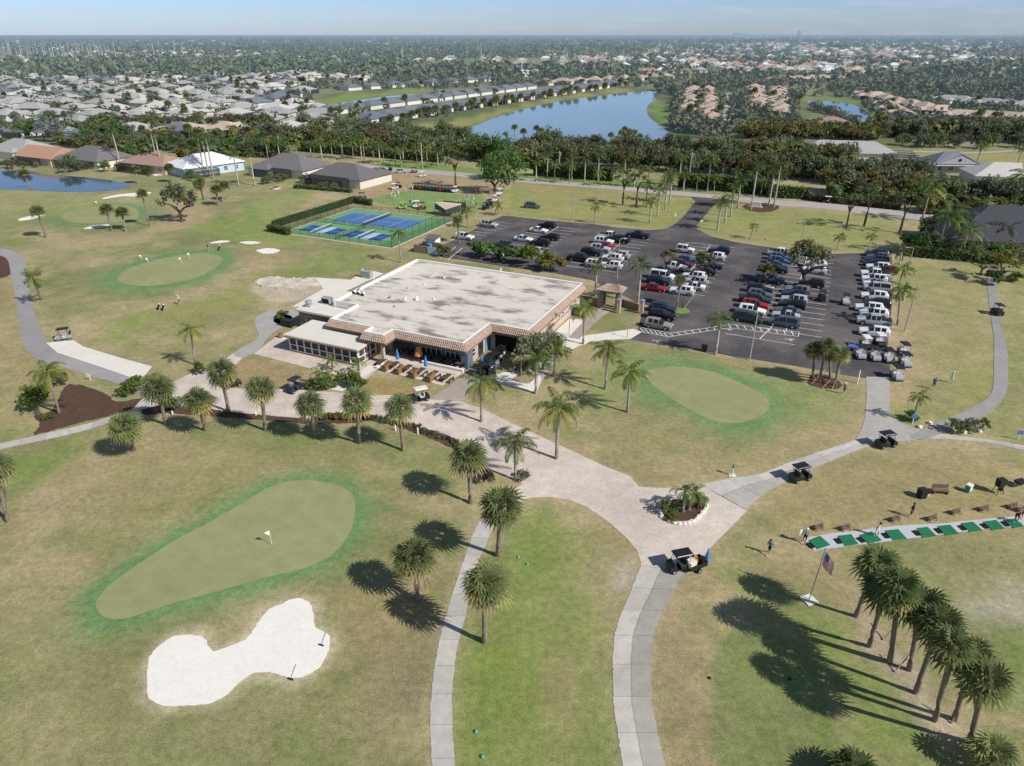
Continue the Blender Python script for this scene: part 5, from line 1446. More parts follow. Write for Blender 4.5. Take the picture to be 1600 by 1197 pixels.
for i in range(6):
    table(597 + i * 20.2, 571 + i * 4.9, ('first', 'second', 'third', 'fourth', 'fifth', 'sixth')[i] + ' table from the left in the planter row', 'tables in the planter row', True)
for i in range(6):
    table(634 + i * 17, 555 + i * 3.7, ('first', 'second', 'third', 'fourth', 'fifth', 'sixth')[i] + ' table from the left along the clubhouse windows', 'tables along the clubhouse windows', False, .145)
for px, py, col, lb in ((601, 566, 'b', 'leftmost folded blue parasol on the terrace'), (622, 570, 'b', 'second folded blue parasol on the terrace'), (666, 581, 'b', 'folded blue parasol on the terrace right of the orange one'), (655, 566, 'o', 'open tilted orange parasol on the terrace'), (753, 580, 'b', 'folded blue parasol by the carts in the recess')):
    g = G(px, py); t = thing('parasol', lb, 'parasol', (g.x, g.y, .05), 0)
    b = MB(); b.tube([(0, 0, 0), (0, 0, 2.6)], .03, 6); obj('pole', b.mesh('pole', M_MET), t)
    b = MB()
    if col == 'b':
        b.tube([(0, 0, .95), (0, 0, 1.3), (0, 0, 2.1), (0, 0, 2.55)], [.3, .26, .16, .03], 9)
    else:
        b.tube([(0, 0, 1.1), (0, 0, 1.6), (0, 0, 2.5), (0, 0, 2.7)], [.62, .55, .25, .03], 8)
    obj('canopy', b.mesh('canopy', mat('parasol_blue', S(60, 140, 205), .8, [(4, .15)]) if col == 'b' else mat('parasol_orange', S(228, 150, 92), .8, [(4, .1)])), t)

# tiled gate with its walls
GT = thing('entrance_gate', 'small salmon gate pavilion with a hipped tile roof', 'gate', W(*LOC(953, 481)), AX)
for nm, x, y in (('pillar', -1.5, .6), ('pillar', 1.5, .6), ('pillar', -1.5, -.6), ('pillar', 1.5, -.6)):
    b = MB(); b.box((x, y, 1.7), (.7, .7, 3.4)); obj(nm, b.mesh('pillar', M_TAN), GT)
b = MB(); b.span(-2, 2, -1.1, 1.1, 3.2, 3.55); obj('beam', b.mesh('beam', M_FAS), GT)
b = MB(); tile_strip(b, (-.8, 0, 4.55), (.8, 0, 4.55), (-2.5, -1.7, 3.6), (2.5, -1.7, 3.6)); tile_strip(b, (.8, 0, 4.55), (-.8, 0, 4.55), (2.5, 1.7, 3.6), (-2.5, 1.7, 3.6)); tile_strip(b, (.79, 0, 4.55), (.8, 0.01, 4.55), (2.5, -1.7, 3.6), (2.5, 1.7, 3.6)); tile_strip(b, (-.8, 0.01, 4.55), (-.79, 0, 4.55), (-2.5, 1.7, 3.6), (-2.5, -1.7, 3.6))
obj('tile_roof', b.mesh('gate_roof', M_TILE), GT)


def gwall(p, q, h, lb, m=None):
    p, q = G(*p), G(*q); d = q - p
    t = thing('garden_wall', lb, 'wall', (p + q) / 2, math.atan2(d.y, d.x))
    b = MB(); b.box((0, 0, h / 2), (d.length, .25, h)); obj('panel', b.mesh('panel', m or M_TAN), t)
    b = MB(); b.box((0, 0, h + .04), (d.length, .33, .08)); obj('coping', b.mesh('coping', M_FAS), t)


gwall((971, 478), (998, 487), 1.3, 'low taupe wall right of the tiled gate')
gwall((903, 471), (936, 479), 1.3, 'low taupe wall between the gate and the clubhouse corner')
gwall((880, 487), (912, 497), 1.5, 'grey blue low wall beside the clubhouse side entrance', M_BL)
for px, py, lb in ((1002, 490, 'free pillar with a blue cap at the end of the gate wall'), (966, 489, 'pillar with a blue cap beside the gate opening'), (937, 480, 'dark capped pillar left of the gate opening')):
    t = thing('wall_pillar', lb, 'pillar', G(px, py), AX); b = MB(); b.box((0, 0, 1.2), (.6, .6, 2.4)); obj('shaft', b.mesh('shaft', M_ST), t); b = MB(); b.box((0, 0, 2.47), (.8, .8, .14)); b.box((0, 0, 2.6), (.6, .6, .12)); obj('cap', b.mesh('cap', mat('cap_blue', S(140, 164, 190), .6)), t)

# bins, shed
t = thing('bin_enclosure', 'tan bin enclosure with blue gates at the lot entry', 'bin enclosure', W(*LOC(669, 393)), AX)
b = MB()
for x0, x1, y0, y1 in ((-2.6, 1.0, -1.9, -1.7), (-2.6, -2.4, -1.7, 1.7), (-2.6, 2.4, 1.7, 1.9)):
    b.span(x0, x1, y0, y1, 0, 1.8)
obj('wall', b.mesh('wall', M_TAN), t); b = MB(); b.span(1.05, 3.2, -1.95, -1.85, .1, 1.75); obj('gate', b.mesh('gate', mat('gate_blue', S(190, 204, 222), .6)), t)
t = thing('dumpster', 'black dumpster inside the tan enclosure', 'dumpster', W(*LOC(664, 391)), AX); b = MB(); b.box((0, 0, .7), (1.9, 1.5, 1.3), 0, 0, 1.1); obj('body', b.mesh('body', M_BLK), t); b = MB(); b.box((0, 0, 1.4), (2.1, 1.7, .08)); obj('lid', b.mesh('lid', M_BLK), t)
t = thing('storage_shed', 'white shed with dark roof next to the bin enclosure', 'shed', W(*LOC(677, 387)), AX); b = MB(); b.span(-1.3, 1.3, -1.2, 1.2, 0, 2.2); obj('wall', b.mesh('wall', M_WH), t); b = MB(); b.add([(-1.5, -1.4, 2.2), (1.5, -1.4, 2.2), (1.5, 1.4, 2.7), (-1.5, 1.4, 2.7), (-1.5, -1.4, 2.3), (1.5, -1.4, 2.3), (1.5, 1.4, 2.8), (-1.5, 1.4, 2.8)], [(0, 1, 5, 4), (4, 5, 6, 7), (1, 2, 6, 5), (3, 0, 4, 7), (2, 3, 7, 6)]); obj('roof', b.mesh('roof', mat('shed_roof', S(110, 106, 108), .7)), t)
t = thing('recycling_bin', 'bright blue recycling bin between the dumpster and the white shed', 'recycling bin', W(*LOC(671, 391)), AX); b = MB(); b.box((0, 0, .75), (.9, .9, 1.4), 0, 0, 1.08); obj('body', b.mesh('body', mat('bin_blue', S(60, 160, 215), .5)), t); b = MB(); b.box((0, 0, 1.5), (1.02, 1.02, .08)); obj('lid', b.mesh('lid', mat('bin_blue', S(60, 160, 215), .5)), t)

# ================================================================== SPORTS COURTS
TC0 = W(*LOC(560, 352))
cl = [LOC(455, 365.5), LOC(612, 386.5), LOC(702, 347), LOC(553, 321)]
x0 = (cl[0][0] + cl[3][0]) / 2; x1 = (cl[1][0] + cl[2][0]) / 2; y0 = (cl[0][1] + cl[1][1]) / 2; y1 = (cl[2][1] + cl[3][1]) / 2


def wsheet(name, rects, z, m, label):
    b = MB()
    for (a0, a1, b0, b1) in rects:
        b.add([W(a0, b0, z), W(a1, b0, z), W(a1, b1, z), W(a0, b1, z)], [(0, 1, 2, 3)])
    return struct(name, b.mesh(name, m), label)


M_CG = mat('court_green', S(112, 162, 112), .8, [(.2, .05), (2, .05)]); M_CB = mat('court_blue', S(76, 120, 174), .8, [(.2, .05), (2, .05)]); M_CDB = mat('court_dark_blue', S(44, 86, 146), .8, [(.2, .05)]); M_CL = mat('court_light_blue', S(170, 200, 222), .8, [(.2, .04)])
wsheet('court_apron', [(x0 - .8, x1 + .8, y0 - .8, y1 + .8)], .025, mat('apron_concrete', S(216, 196, 172), .85, [(.4, .06)]), 'pale concrete border round the courts')
wsheet('court_surface', [(x0, x1, y0, y1)], .04, M_CG, 'green hard surface of the fenced courts')
tx0 = x0 + 2.6; ty0 = y0 + 14.6; tx1 = tx0 + 23.77; ty1 = ty0 + 10.97
wsheet('tennis_court', [(tx0, tx1, ty0, ty1)], .05, M_CB, 'blue tennis court at the back of the fenced courts')
lines = []
lw = .1


def lr(a0, a1, b0, b1):
    lines.append((a0, a1, b0, b1))


for y in (ty0, ty0 + 1.37, ty1 - 1.37, ty1):
    lr(tx0, tx1, y - lw / 2, y + lw / 2)
for x in (tx0, tx0 + 5.49, tx1 - 5.49, tx1):
    lr(x - lw / 2, x + lw / 2, ty0, ty1)
cx = (tx0 + tx1) / 2; lr(cx - 6.4, cx + 6.4, (ty0 + ty1) / 2 - lw / 2, (ty0 + ty1) / 2 + lw / 2)
pick = []
for ox in (x0 + 1.6, x0 + 15.2):
    px0, px1, py0, py1 = ox, ox + 11.6, y0 + 3.2, y0 + 9.3
    pick.append((px0, px1, py0, py1)); mx_ = (px0 + px1) / 2
    wsheet('pickleball_court', [(px0, mx_ - 2.1, py0, py1), (mx_ + 2.1, px1, py0, py1)], .05, M_CDB, ('left' if ox < x0 + 5 else 'right') + ' pickleball court with dark blue ends, near side of the fenced area')
    wsheet('pickleball_kitchen', [(mx_ - 2.1, mx_ + 2.1, py0, py1)], .051, M_CL, ('left' if ox < x0 + 5 else 'right') + ' pale blue middle zone of a pickleball court')
    for y in (py0, py1):
        lr(px0, px1, y - .04, y + .04)
    for x in (px0, px1, mx_ - 2.1, mx_ + 2.1):
        lr(x - .04, x + .04, py0, py1)
    lr(px0, mx_ - 2.1, (py0 + py1) / 2 - .04, (py0 + py1) / 2 + .04); lr(mx_ + 2.1, px1, (py0 + py1) / 2 - .04, (py0 + py1) / 2 + .04)
b = MB()
for i, (a0, a1, b0, b1) in enumerate(lines):
    z = .056 + .0004 * i
    b.add([W(a0, b0, z), W(a1, b0, z), W(a1, b1, z), W(a0, b1, z)], [(0, 1, 2, 3)])
struct('court_lines', b.mesh('court_lines', mline), 'white boundary lines of the courts')
M_NET = mat('net_mesh', (.03, .03, .03), .8, alpha=.55); M_POST = mat('fence_post', (.018, .03, .022), .5); M_CHAIN = mat('chain_link', (.02, .05, .035), .6, alpha=.24)


def net(x, ya, yb, h, lb):
    c = W(x, (ya + yb) / 2, .05); t = thing('court_net', lb, 'net', c, AX + math.pi / 2); L_ = yb - ya
    b = MB(); b.add([(-L_ / 2, 0, .08), (L_ / 2, 0, .08), (L_ / 2, 0, h - .08), (-L_ / 2, 0, h - .08)], [(0, 1, 2, 3)]); obj('netting', b.mesh('netting', M_NET), t)
    b = MB(); b.box((0, 0, h - .04), (L_, .05, .1)); obj('tape', b.mesh('tape', M_WH), t)
    for s in (-1, 1):
        b = MB(); b.tube([(s * L_ / 2, 0, 0), (s * L_ / 2, 0, h + .08)], .05, 6); obj('post', b.mesh('post', M_POST), t)


net(cx, ty0 - .9, ty1 + .9, 1.0, 'long tennis net across the blue tennis court')
for i, (a0, a1, b0, b1) in enumerate(pick):
    net((a0 + a1) / 2, b0 - .4, b1 + .4, .9, ('left' if i == 0 else 'right') + ' pickleball net across a dark blue court')


def fence(p, q, h, lb, step=3.0, z0=.04):
    d = q - p; L_ = d.length; n = max(1, round(L_ / step)); t = thing('chain_link_fence', lb, 'fence', (p + q) / 2 + Vector((0, 0, z0)), math.atan2(d.y, d.x))
    b = MB(); b.add([(-L_ / 2, 0, .05), (L_ / 2, 0, .05), (L_ / 2, 0, h), (-L_ / 2, 0, h)], [(0, 1, 2, 3)]); obj('chain_link', b.mesh('chain_link', M_CHAIN), t)
    b = MB(); b.tube([(-L_ / 2, 0, h), (L_ / 2, 0, h)], .03, 5); b.tube([(-L_ / 2, 0, .1), (L_ / 2, 0, .1)], .02, 5); obj('rail', b.mesh('rail', M_POST), t)
    b = MB(); b.tube([(0, 0, 0), (0, 0, h + .1)], .045, 6); pm = b.mesh('fence_post', M_POST)
    for i in range(n + 1):
        obj('post', pm, t, (-L_ / 2 + L_ * i / n, 0, 0))


f0, f1, f2, f3 = W(x0 - .3, y0 - .3), W(x1 + .3, y0 - .3), W(x1 + .3, y1 + .3), W(x0 - .3, y1 + .3)
fence(f0, f1, 1.5, 'low front fence of the courts'); fence(f1, f2, 3.2, 'tall right fence of the courts'); fence(f2, f3, 1.2, 'low far fence of the courts'); fence(f3, f0, 3.0, 'tall left fence behind the hedge')
fence(W(x0, ty0 - 2.0), W(tx0 + 22, ty0 - 2.0), 1.1, 'low fence between tennis and pickleball courts'); fence(W((x0 + x1) / 2, y0), W((x0 + x1) / 2, ty0 - 2.1), 1.1, 'low fence between the two pickleball courts')
t = thing('shade_sail', 'tan triangular shade sail over a dark screen by the courts', 'shade sail', W(*LOC(704, 336)), AX)
for x, y in ((-4, -1.5), (4, -1.5), (-3.5, 2.0), (3.8, 2.2)):
    b = MB(); b.tube([(x, y, 0), (x, y, 3.4)], .08, 6); obj('post', b.mesh('post', M_GREY), t)
b = MB(); b.add([(-4, -1.5, 3.4), (0, -2.6, 2.0), (4, -1.5, 3.4), (3.0, 1.4, 3.1), (-3.0, 1.2, 3.1)], [(0, 1, 2), (0, 2, 3, 4)]); obj('canopy', b.mesh('canopy', mat('sail_tan', S(222, 202, 176), .8)), t)
b = MB(); b.add([(-3.5, 2.0, .4), (3.8, 2.2, .4), (3.8, 2.2, 3.3), (-3.5, 2.0, 3.3)], [(0, 1, 2, 3)]); b.add([(-4, -1.5, 1.6), (0, -2.55, .9), (4, -1.5, 1.6), (4, -1.5, 3.3), (0, -2.55, 1.95), (-4, -1.5, 3.3)], [(0, 1, 4, 5), (1, 2, 3, 4)]); obj('screen', b.mesh('screen', mat('screen_green', S(92, 104, 92), .8)), t)

# ================================================================== HOUSES
RC = {}


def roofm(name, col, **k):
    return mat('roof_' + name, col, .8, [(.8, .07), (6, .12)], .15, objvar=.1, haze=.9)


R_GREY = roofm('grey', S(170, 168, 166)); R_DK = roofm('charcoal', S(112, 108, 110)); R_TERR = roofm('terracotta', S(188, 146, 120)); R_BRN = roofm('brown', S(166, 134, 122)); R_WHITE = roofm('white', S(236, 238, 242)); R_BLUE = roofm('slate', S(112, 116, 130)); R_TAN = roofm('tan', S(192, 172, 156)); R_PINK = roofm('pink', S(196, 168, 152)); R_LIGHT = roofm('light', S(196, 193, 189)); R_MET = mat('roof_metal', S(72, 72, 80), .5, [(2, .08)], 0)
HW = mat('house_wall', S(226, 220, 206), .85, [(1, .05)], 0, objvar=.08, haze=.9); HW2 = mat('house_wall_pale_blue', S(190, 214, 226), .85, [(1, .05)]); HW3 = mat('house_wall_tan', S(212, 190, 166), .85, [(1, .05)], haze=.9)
CAGE = mat('pool_screen', (.02, .022, .024), .6, alpha=.62); CFR = mat('cage_frame', (.05, .05, .052), .5); CFW = mat('cage_frame_white', (.7, .7, .68), .5)


def hip(b, x0, x1, y0, y1, z, pitch, ov=.6, mi=0, gable=False):
    x0 -= ov; x1 += ov; y0 -= ov; y1 += ov
    w, d = x1 - x0, y1 - y0
    if w >= d:
        r = d / 2; h = r * pitch; g = .01 if gable else r
        A, B = (x0 + g, (y0 + y1) / 2, z + h), (x1 - g, (y0 + y1) / 2, z + h)
        vs = [(x0, y0, z), (x1, y0, z), (x1, y1, z), (x0, y1, z), A, B]
        fs = [(0, 1, 5, 4), (1, 2, 5), (2, 3, 4, 5), (3, 0, 4)]
    else:
        r = w / 2; h = r * pitch; g = .01 if gable else r
        A, B = ((x0 + x1) / 2, y0 + g, z + h), ((x0 + x1) / 2, y1 - g, z + h)
        vs = [(x0, y0, z), (x1, y0, z), (x1, y1, z), (x0, y1, z), A, B]
        fs = [(0, 1, 4), (1, 2, 5, 4), (2, 3, 5), (3, 0, 4, 5)]
    b.add(vs, fs, mi)
    b.add([(x0, y0, z - .18), (x1, y0, z - .18), (x1, y1, z - .18), (x0, y1, z - .18), (x0, y0, z - .001), (x1, y0, z - .001), (x1, y1, z - .001), (x0, y1, z - .001)], [(0, 1, 5, 4), (1, 2, 6, 5), (2, 3, 7, 6), (3, 0, 4, 7), (3, 2, 1, 0)], mi)


def cage(t, x0, x1, y0, y1, h, frame=CFR):
    s = MB(); s.add([(x0, y0, .1), (x1, y0, .1), (x1, y1, .1), (x0, y1, .1), (x0, y0, h), (x1, y0, h), (x1, y1, h + .5), (x0, y1, h + .5)], [(0, 1, 5, 4), (1, 2, 6, 5), (3, 0, 4, 7), (4, 5, 6, 7)])
    f = MB(); n = max(2, int((x1 - x0) / 1.8))
    for i in range(n + 1):
        x = x0 + (x1 - x0) * i / n; f.tube([(x, y0 - .02, 0), (x, y0 - .02, h), (x, y1, h + .52)], .05, 4)
    f.tube([(x0, y0 - .03, h), (x1, y0 - .03, h)], .06, 4); f.tube([(x0, y0 - .03, h * .45), (x1, y0 - .03, h * .45)], .04, 4)
    m_ = (y0 + y1) / 2; f.tube([(x0, m_, h + .3), (x1, m_, h + .3)], .05, 4)
    o = obj('pool_cage', f.mesh('cage_frame', frame), t); obj('screen', s.mesh('cage_screen', CAGE), o)


def house(label, px, py, w, d, rz, roof, wall=HW, h=2.9, pitch=.5, wings=(), cg=None, win=(), gable=False, garage=None, cgf=CFR):
    t = thing('house', label, 'house', G(px, py), rz)
    b = MB(); b.span(-w / 2, w / 2, -d / 2, d / 2, 0, h - .1)
    r = MB(); hip(r, -w / 2, w / 2, -d / 2, d / 2, h, pitch, gable=gable)
    for k, (a0, a1, b0, b1, hh) in enumerate(wings):
        b.span(a0, a1, b0, b1, 0, h - .1 - .01 * (k + 1)); hip(r, a0, a1, b0, b1, h - .03 * (k + 1) + hh, pitch)
    obj('wall', b.mesh('house_walls', wall), t); obj('roof', r.mesh('house_roof', roof), t)
    if cg:
        cage(t, *cg, cgf)
    for (x, y, f, ww, hh) in win:
        window(t, (x, y, .9), ww, hh, f, 2, 2)
    return t


A25 = AX
house('grey hip roofed house at the far left edge behind the pond', 40, 243, 22, 14, A25, R_GREY, wings=((-2, 7, -9, -5, 0),), cg=(-10, -3, -10, -7, 2.6), win=((8, -7.05, 'f', 1.6, 1.2), (11.05, 0, 'r', 1.4, 1.2)))
house('terracotta roofed house with a cream gable end', 78, 254, 20, 12, A25, R_TERR, HW3, cg=(-9, 4, -9, -6, 2.4), win=((10.05, -2, 'r', 1.4, 1.1), (10.05, 3, 'r', 1.0, 1.1)), gable=True)
house('dark grey hip roofed house behind the left pond', 152, 257, 22, 15, A25, R_DK, wings=((-11, -3, -10, -5, -.2),), cg=(-9, 3, -10.6, -7.5, 2.5), win=((8, -7.55, 'f', 2, 1.6),))
house('brown pink roofed house with dark screened porch', 247, 265, 23, 13, A25, R_BRN, HW3, pitch=.4, wings=((6, 14, -3, 4, -.1),), cg=(-9, 4, -10, -6.5, 2.4), win=((9, -6.55, 'f', 1.6, 1.2),))
house('white roofed house with pale blue walls', 322, 268, 22, 15, R(48), R_WHITE, HW2, h=3.2, pitch=.42, cg=(-9, 0, -11, -7.5, 2.6), win=((4, -7.55, 'f', 1.4, 1.4), (8, -7.55, 'f', 1.4, 1.4), (11.05, -3, 'r', 1.2, 1.4), (11.05, 2, 'r', 1.2, 1.4)), cgf=CFW)
house('dark hip roofed house left of the big screened one', 458, 271, 22, 15, A25, R_DK, pitch=.5, wings=((-11, -2, -10, -5, -.15),), cg=(-8, 6, -11, -7.5, 2.6), win=((11.05, 2, 'r', 1.6, 1.2),))
HG = house('big grey roofed house with a long dark screened porch and white end wall', 545, 286, 21, 13.5, A25 - R(3), R_DK, pitch=.5, wings=((3, 10.4, 4, 10, -.1),), cg=(-10, 6, -10, -6.7, 2.7), win=())
house('dark standing seam roofed house at the right edge', 1568, 386, 30, 19, R(-12), R_MET, HW3, h=3.6, pitch=.6, cg=(2, 14, -12.5, -9.5, 2.8), win=((-12, -9.55, 'f', 1.6, 2.0), (-7, -9.55, 'f', 1.6, 2.0), (-1, -9.55, 'f', 1.2, 1.4)))
HB = house('blue grey gabled house with a round attic vent and white columns', 1479, 266, 17, 12, R(-2), R_BLUE, mat('gable_grey', S(176, 176, 186), .8), h=3.0, pitch=.55, win=((-6, -6.05, 'f', 1.6, 1.8), (-2, -6.05, 'f', 1.6, 1.8), (2, -6.05, 'f', 1.6, 1.8), (6, -6.05, 'f', 1.6, 1.8)))
b = MB(); b.add([(-7.5, -6.75, 3.3), (7.5, -6.75, 3.3), (0, -6.75, 6.2)], [(0, 1, 2)]); b.add([(-8, -6.9, 3.02), (8, -6.9, 3.02), (0, -6.9, 6.55), (0, -2, 6.55), (-8, -2, 3.02), (8, -2, 3.02)], [(0, 2, 3, 4), (2, 1, 5, 3)]); obj('gable', b.mesh('gable', mat('gable_grey', S(176, 176, 186), .8)), HB)
b = MB(); b.tube([(0, -6.8, 4.6), (0, -6.85, 4.6)], .55, 14); obj('round_vent', b.mesh('round_vent', M_DK), HB)
b = MB(); b.span(-8.8, 8.8, -7.6, -6.2, 2.7, 2.98); obj('porch_roof', b.mesh('porch_roof', R_LIGHT), HB)
house('long grey roofed house with two white framed pool cages', 1318, 246, 36, 15, R(-12), R_GREY, pitch=.45, cg=(15, 24, -9, -2, 3.2), cgf=CFW)
house('light roofed house low at the right edge below the gabled one', 1565, 284, 22, 14, R(-12), R_LIGHT, pitch=.45, win=((8, -7.05, 'f', 1.4, 1.2),))
t = thing('pool_cage', 'white framed black pool cage beside the golden tree', 'pool cage', G(1412, 258), R(-12)); cage(t, -6, 5, -4, 3, 3.0, CFW)

# neighbourhoods: shared meshes, one thing per house
HT = []
for k, (w, d) in enumerate(((17, 13), (19, 12), (15, 14), (13, 19))):
    b = MB(); b.span(-w / 2, w / 2, -d / 2, d / 2, 0, 2.8); b.span(-w / 2 - .02, -w / 2 + 6, -d / 2 - 4, -d / 2 + .1, 0, 2.75)
    wl = b
    r = MB(); hip(r, -w / 2, w / 2, -d / 2, d / 2, 2.9, .4); hip(r, -w / 2 - .02, -w / 2 + 6, -d / 2 - 4, -d / 2 + 5, 2.86, .4)
    l = MB(); l.span(0, w / 2 - .5, -d / 2 - 2.6, -d / 2 - .05, .05, 2.5)
    HT.append((wl, r, l))
HMESH = {}


def small_house(k, roof, g, rz, label, group, wall=HW, sc=1.0):
    key = (k, roof.name, wall.name)
    if key not in HMESH:
        wl, r, l = HT[k]
        HMESH[key] = (wl.mesh('house_wall', wall), r.mesh('house_roof', roof), l.mesh('lanai', CFR))
    t = thing('house', label, 'house', g, rz, group, sc)
    a, b, c = HMESH[key]
    obj('wall', a, t); obj('roof', b, t); obj('lanai', c, t)


NB = []
rs = random.Random(3)
row = 0
y = 356.0
LEFTROOF = [R_GREY, R_GREY, R_LIGHT, R_LIGHT, R_LIGHT, R_GREY, R_GREY, R_BLUE, R_LIGHT, R_GREY]
cnt = 0
while y < 900 and cnt < 170:
    # streets slant down to the left like the site grid
    xl = -0.78 * y - 20; xr = {0: -.30}.get(row, 0)
    step = 25 if y < 600 else 31
    x = xl + rs.uniform(0, 10)
    lim = -0.20 * y + 10 if y > 470 else -.19 * y - 25
    while x < lim:
        yy = y + (-(x - xl) * .03) + rs.uniform(-4, 4) + 30 * (x - xl) / 500
        q = P((x, yy, 0))
        if q[0] > -40 and q[1] < 213 and not (q[0] > 480 and q[1] < 175 and q[1] > 128 and q[0] > 470):
            small_house(rs.randrange(4), rs.choice(LEFTROOF), Vector((x, yy, 0)), rs.choice((A25, A25 + math.pi / 2, A25 + .3, A25 + math.pi)) + rs.uniform(-.1, .1), 'grey or pale roofed house in the dense neighbourhood left of the lake', 'houses of the left neighbourhood', HW, rs.uniform(.95, 1.15))
            cnt += 1; NB.append((x, yy))
        x += step + rs.uniform(-2, 4)
    y += 37 if y < 600 else 46
    row += 1


def villa_row(p, q, n, roof, label, group, off=0.0, k=0, wall=HW, sc=1.0, jit=.0):
    a, b = G(*p), G(*q); d = b - a
    for i in range(n):
        c = a + d * ((i + .5) / n)
        small_house(k if jit == 0 else rs.randrange(4), roof, c, math.atan2(d.y, d.x) + off + rs.uniform(-jit, jit), label, group, wall, sc); NB.append((c.x, c.y))


villa_row((560, 193), (968, 132), 21, R_BLUE, 'slate roofed villa in the row along the lake bank', 'slate roofed villas along the lake bank', 0, 1, sc=1.02)
villa_row((500, 180), (830, 138), 14, R_BLUE, 'slate roofed villa in the second row back from the lake', 'slate roofed villas in the second row', math.pi, 0)
villa_row((530, 142), (770, 126), 8, R_BLUE, 'slate roofed villa in the rear row beyond the canal', 'slate roofed villas in the rear row', math.pi, 2)
villa_row((840, 133), (1050, 122), 9, R_TAN, 'tan roofed house at the far end of the lake', 'tan roofed houses at the far end of the lake', .2, 1, jit=.5)
villa_row((1075, 186), (1085, 138), 8, R_TAN, 'tan roofed villa beside the right lake shore', 'tan roofed villas by the right lake shore', 0, 0, HW3)
villa_row((1112, 196), (1105, 142), 8, R_PINK, 'pale roofed villa left of the short street', 'pale roofed villas left of the short street', math.pi, 1, HW3)
villa_row((1190, 176), (1178, 139), 6, R_PINK, 'pink roofed villa right of the short street', 'pink roofed villas right of the short street', 0, 0, HW3)
villa_row((1225, 190), (1215, 142), 7, R_TAN, 'pinkish tan villa left of the small pond', 'tan villas left of the small pond', math.pi, 1, HW3)
villa_row((1345, 150), (1480, 182), 7, R_TAN, 'tan roofed house right of the small pond', 'tan houses right of the small pond', 0, 1, HW3, jit=.3)
villa_row((1380, 166), (1420, 190), 3, R_PINK, 'pinkish roofed house on the near side of the right pond', 'pinkish houses near the right pond', 0, 1, HW3)
villa_row((1470, 160), (1610, 172), 6, R_GREY, 'grey or tan roofed house in the right neighbourhood', 'houses of the right neighbourhood', .3, 0, jit=.4)
villa_row((1490, 186), (1610, 192), 5, R_TAN, 'tan roofed house low in the right neighbourhood', 'tan houses low in the right neighbourhood', 0, 1, jit=.4)
villa_row((1200, 128), (1330, 124), 7, R_TAN, 'pale roofed house in the far row above the small pond', 'pale houses in the far row', 0, 1, jit=.5)
villa_row((1310, 118), (1440, 112), 6, R_PINK, 'pinkish roofed house in the far right row', 'pinkish houses in the far right row', 0, 1, jit=.5)
for px, py, k, rf, lb in ((1296, 203, 0, R_BRN, 'brown roofed house behind the olive trees left of the pond'), (1385, 210, 2, R_BRN, 'brown hip roofed house right of the olive trees'), (290, 212, 1, R_TAN, 'long low tan roofed house just behind the belt'), (350, 210, 1, R_TAN, 'second long tan roofed house just behind the belt'), (225, 186, 2, R_LIGHT, 'pale two storey looking house above the belt'), (430, 178, 1, R_LIGHT, 'white roofed clubhouse like house with big cage')):
    small_house(k, rf, G(px, py), A25 + .1, lb, None, HW3, 1.15); g = G(px, py); NB.append((g.x, g.y))
struct('street', strip_mesh('street', [(1128, 190), (1131, 165), (1133, 145)], [(1155, 190), (1150, 165), (1147, 145)], .1, mroad, 20), 'short pale street between pink roofed villas')
struct('street', strip_mesh('street', [(1330, 237), (1420, 236), (1520, 238), (1620, 232)], [(1330, 239), (1420, 238), (1520, 240.5), (1620, 235)], .1, mroad, 20), 'pale path across the right meadow')
struct('street', strip_mesh('street', [(60, 205), (230, 211), (420, 226)], [(60, 207), (230, 214), (420, 229)], .1, mroad, 20), 'boulevard seen between the trees at the left')
struct('street', strip_mesh('street', [(1480, 80), (1500, 92), (1525, 108)], [(1486, 80), (1514, 92), (1545, 108)], .2, mroad, 20), 'far straight road at the upper right')

# palms and trees among the houses
rs2 = random.Random(9)
gl = 0
for (hx, hy) in NB:
    if gl < 190 and rs2.random() < .75:
        g = Vector((hx + rs2.uniform(-12, 12), hy - rs2.uniform(8, 13), 0))
        q = P(g)
        if -20 < q[0] < 1620:
            gl += 1
            if rs2.random() < .5:
                t = thing('fan_palm', 'palm beside a house in the neighbourhoods beyond the belt', 'palm', g, 0, 'palms among the far houses', rs2.uniform(1.3, 1.8))
                obj('trunk', TS[0], t, scale=(1, 1, rs2.uniform(2.2, 4))); obj('crown', SABFAR[gl % 3], t, (0, 0, 3.2))
            else:
                tree(rs2.choice(('oak', 'grey', 'rich', 'olive')), 0, 0, 'tree beside a house in the neighbourhoods beyond the belt', rs2.uniform(.6, .95), 'trees among the far houses', g=g)

# ================================================================== FAR COUNTRY (nobody could count it)
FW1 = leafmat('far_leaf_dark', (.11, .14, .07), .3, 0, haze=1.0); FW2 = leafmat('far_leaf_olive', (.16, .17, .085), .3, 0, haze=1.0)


def woods(name, label, pts, mats, per, seed):
    """pts: (x, y, radius, height)"""
    rs_ = np.random.RandomState(seed); Q = []; MI = []
    for (x, y, r, h) in pts:
        q = leaf_quads(rs_, arr((x, y, h * .55)), (r, r, h * .5), per, r * .42, .5); Q.append(q)
        MI.append(np.full(per, 1 if rs_.rand() < .35 else 0))
    Q = np.concatenate(Q); MI = np.concatenate(MI)
    return struct(name, quads_mesh(name, Q.reshape(-1, 3), len(Q), mats, MI), label, kind='stuff')


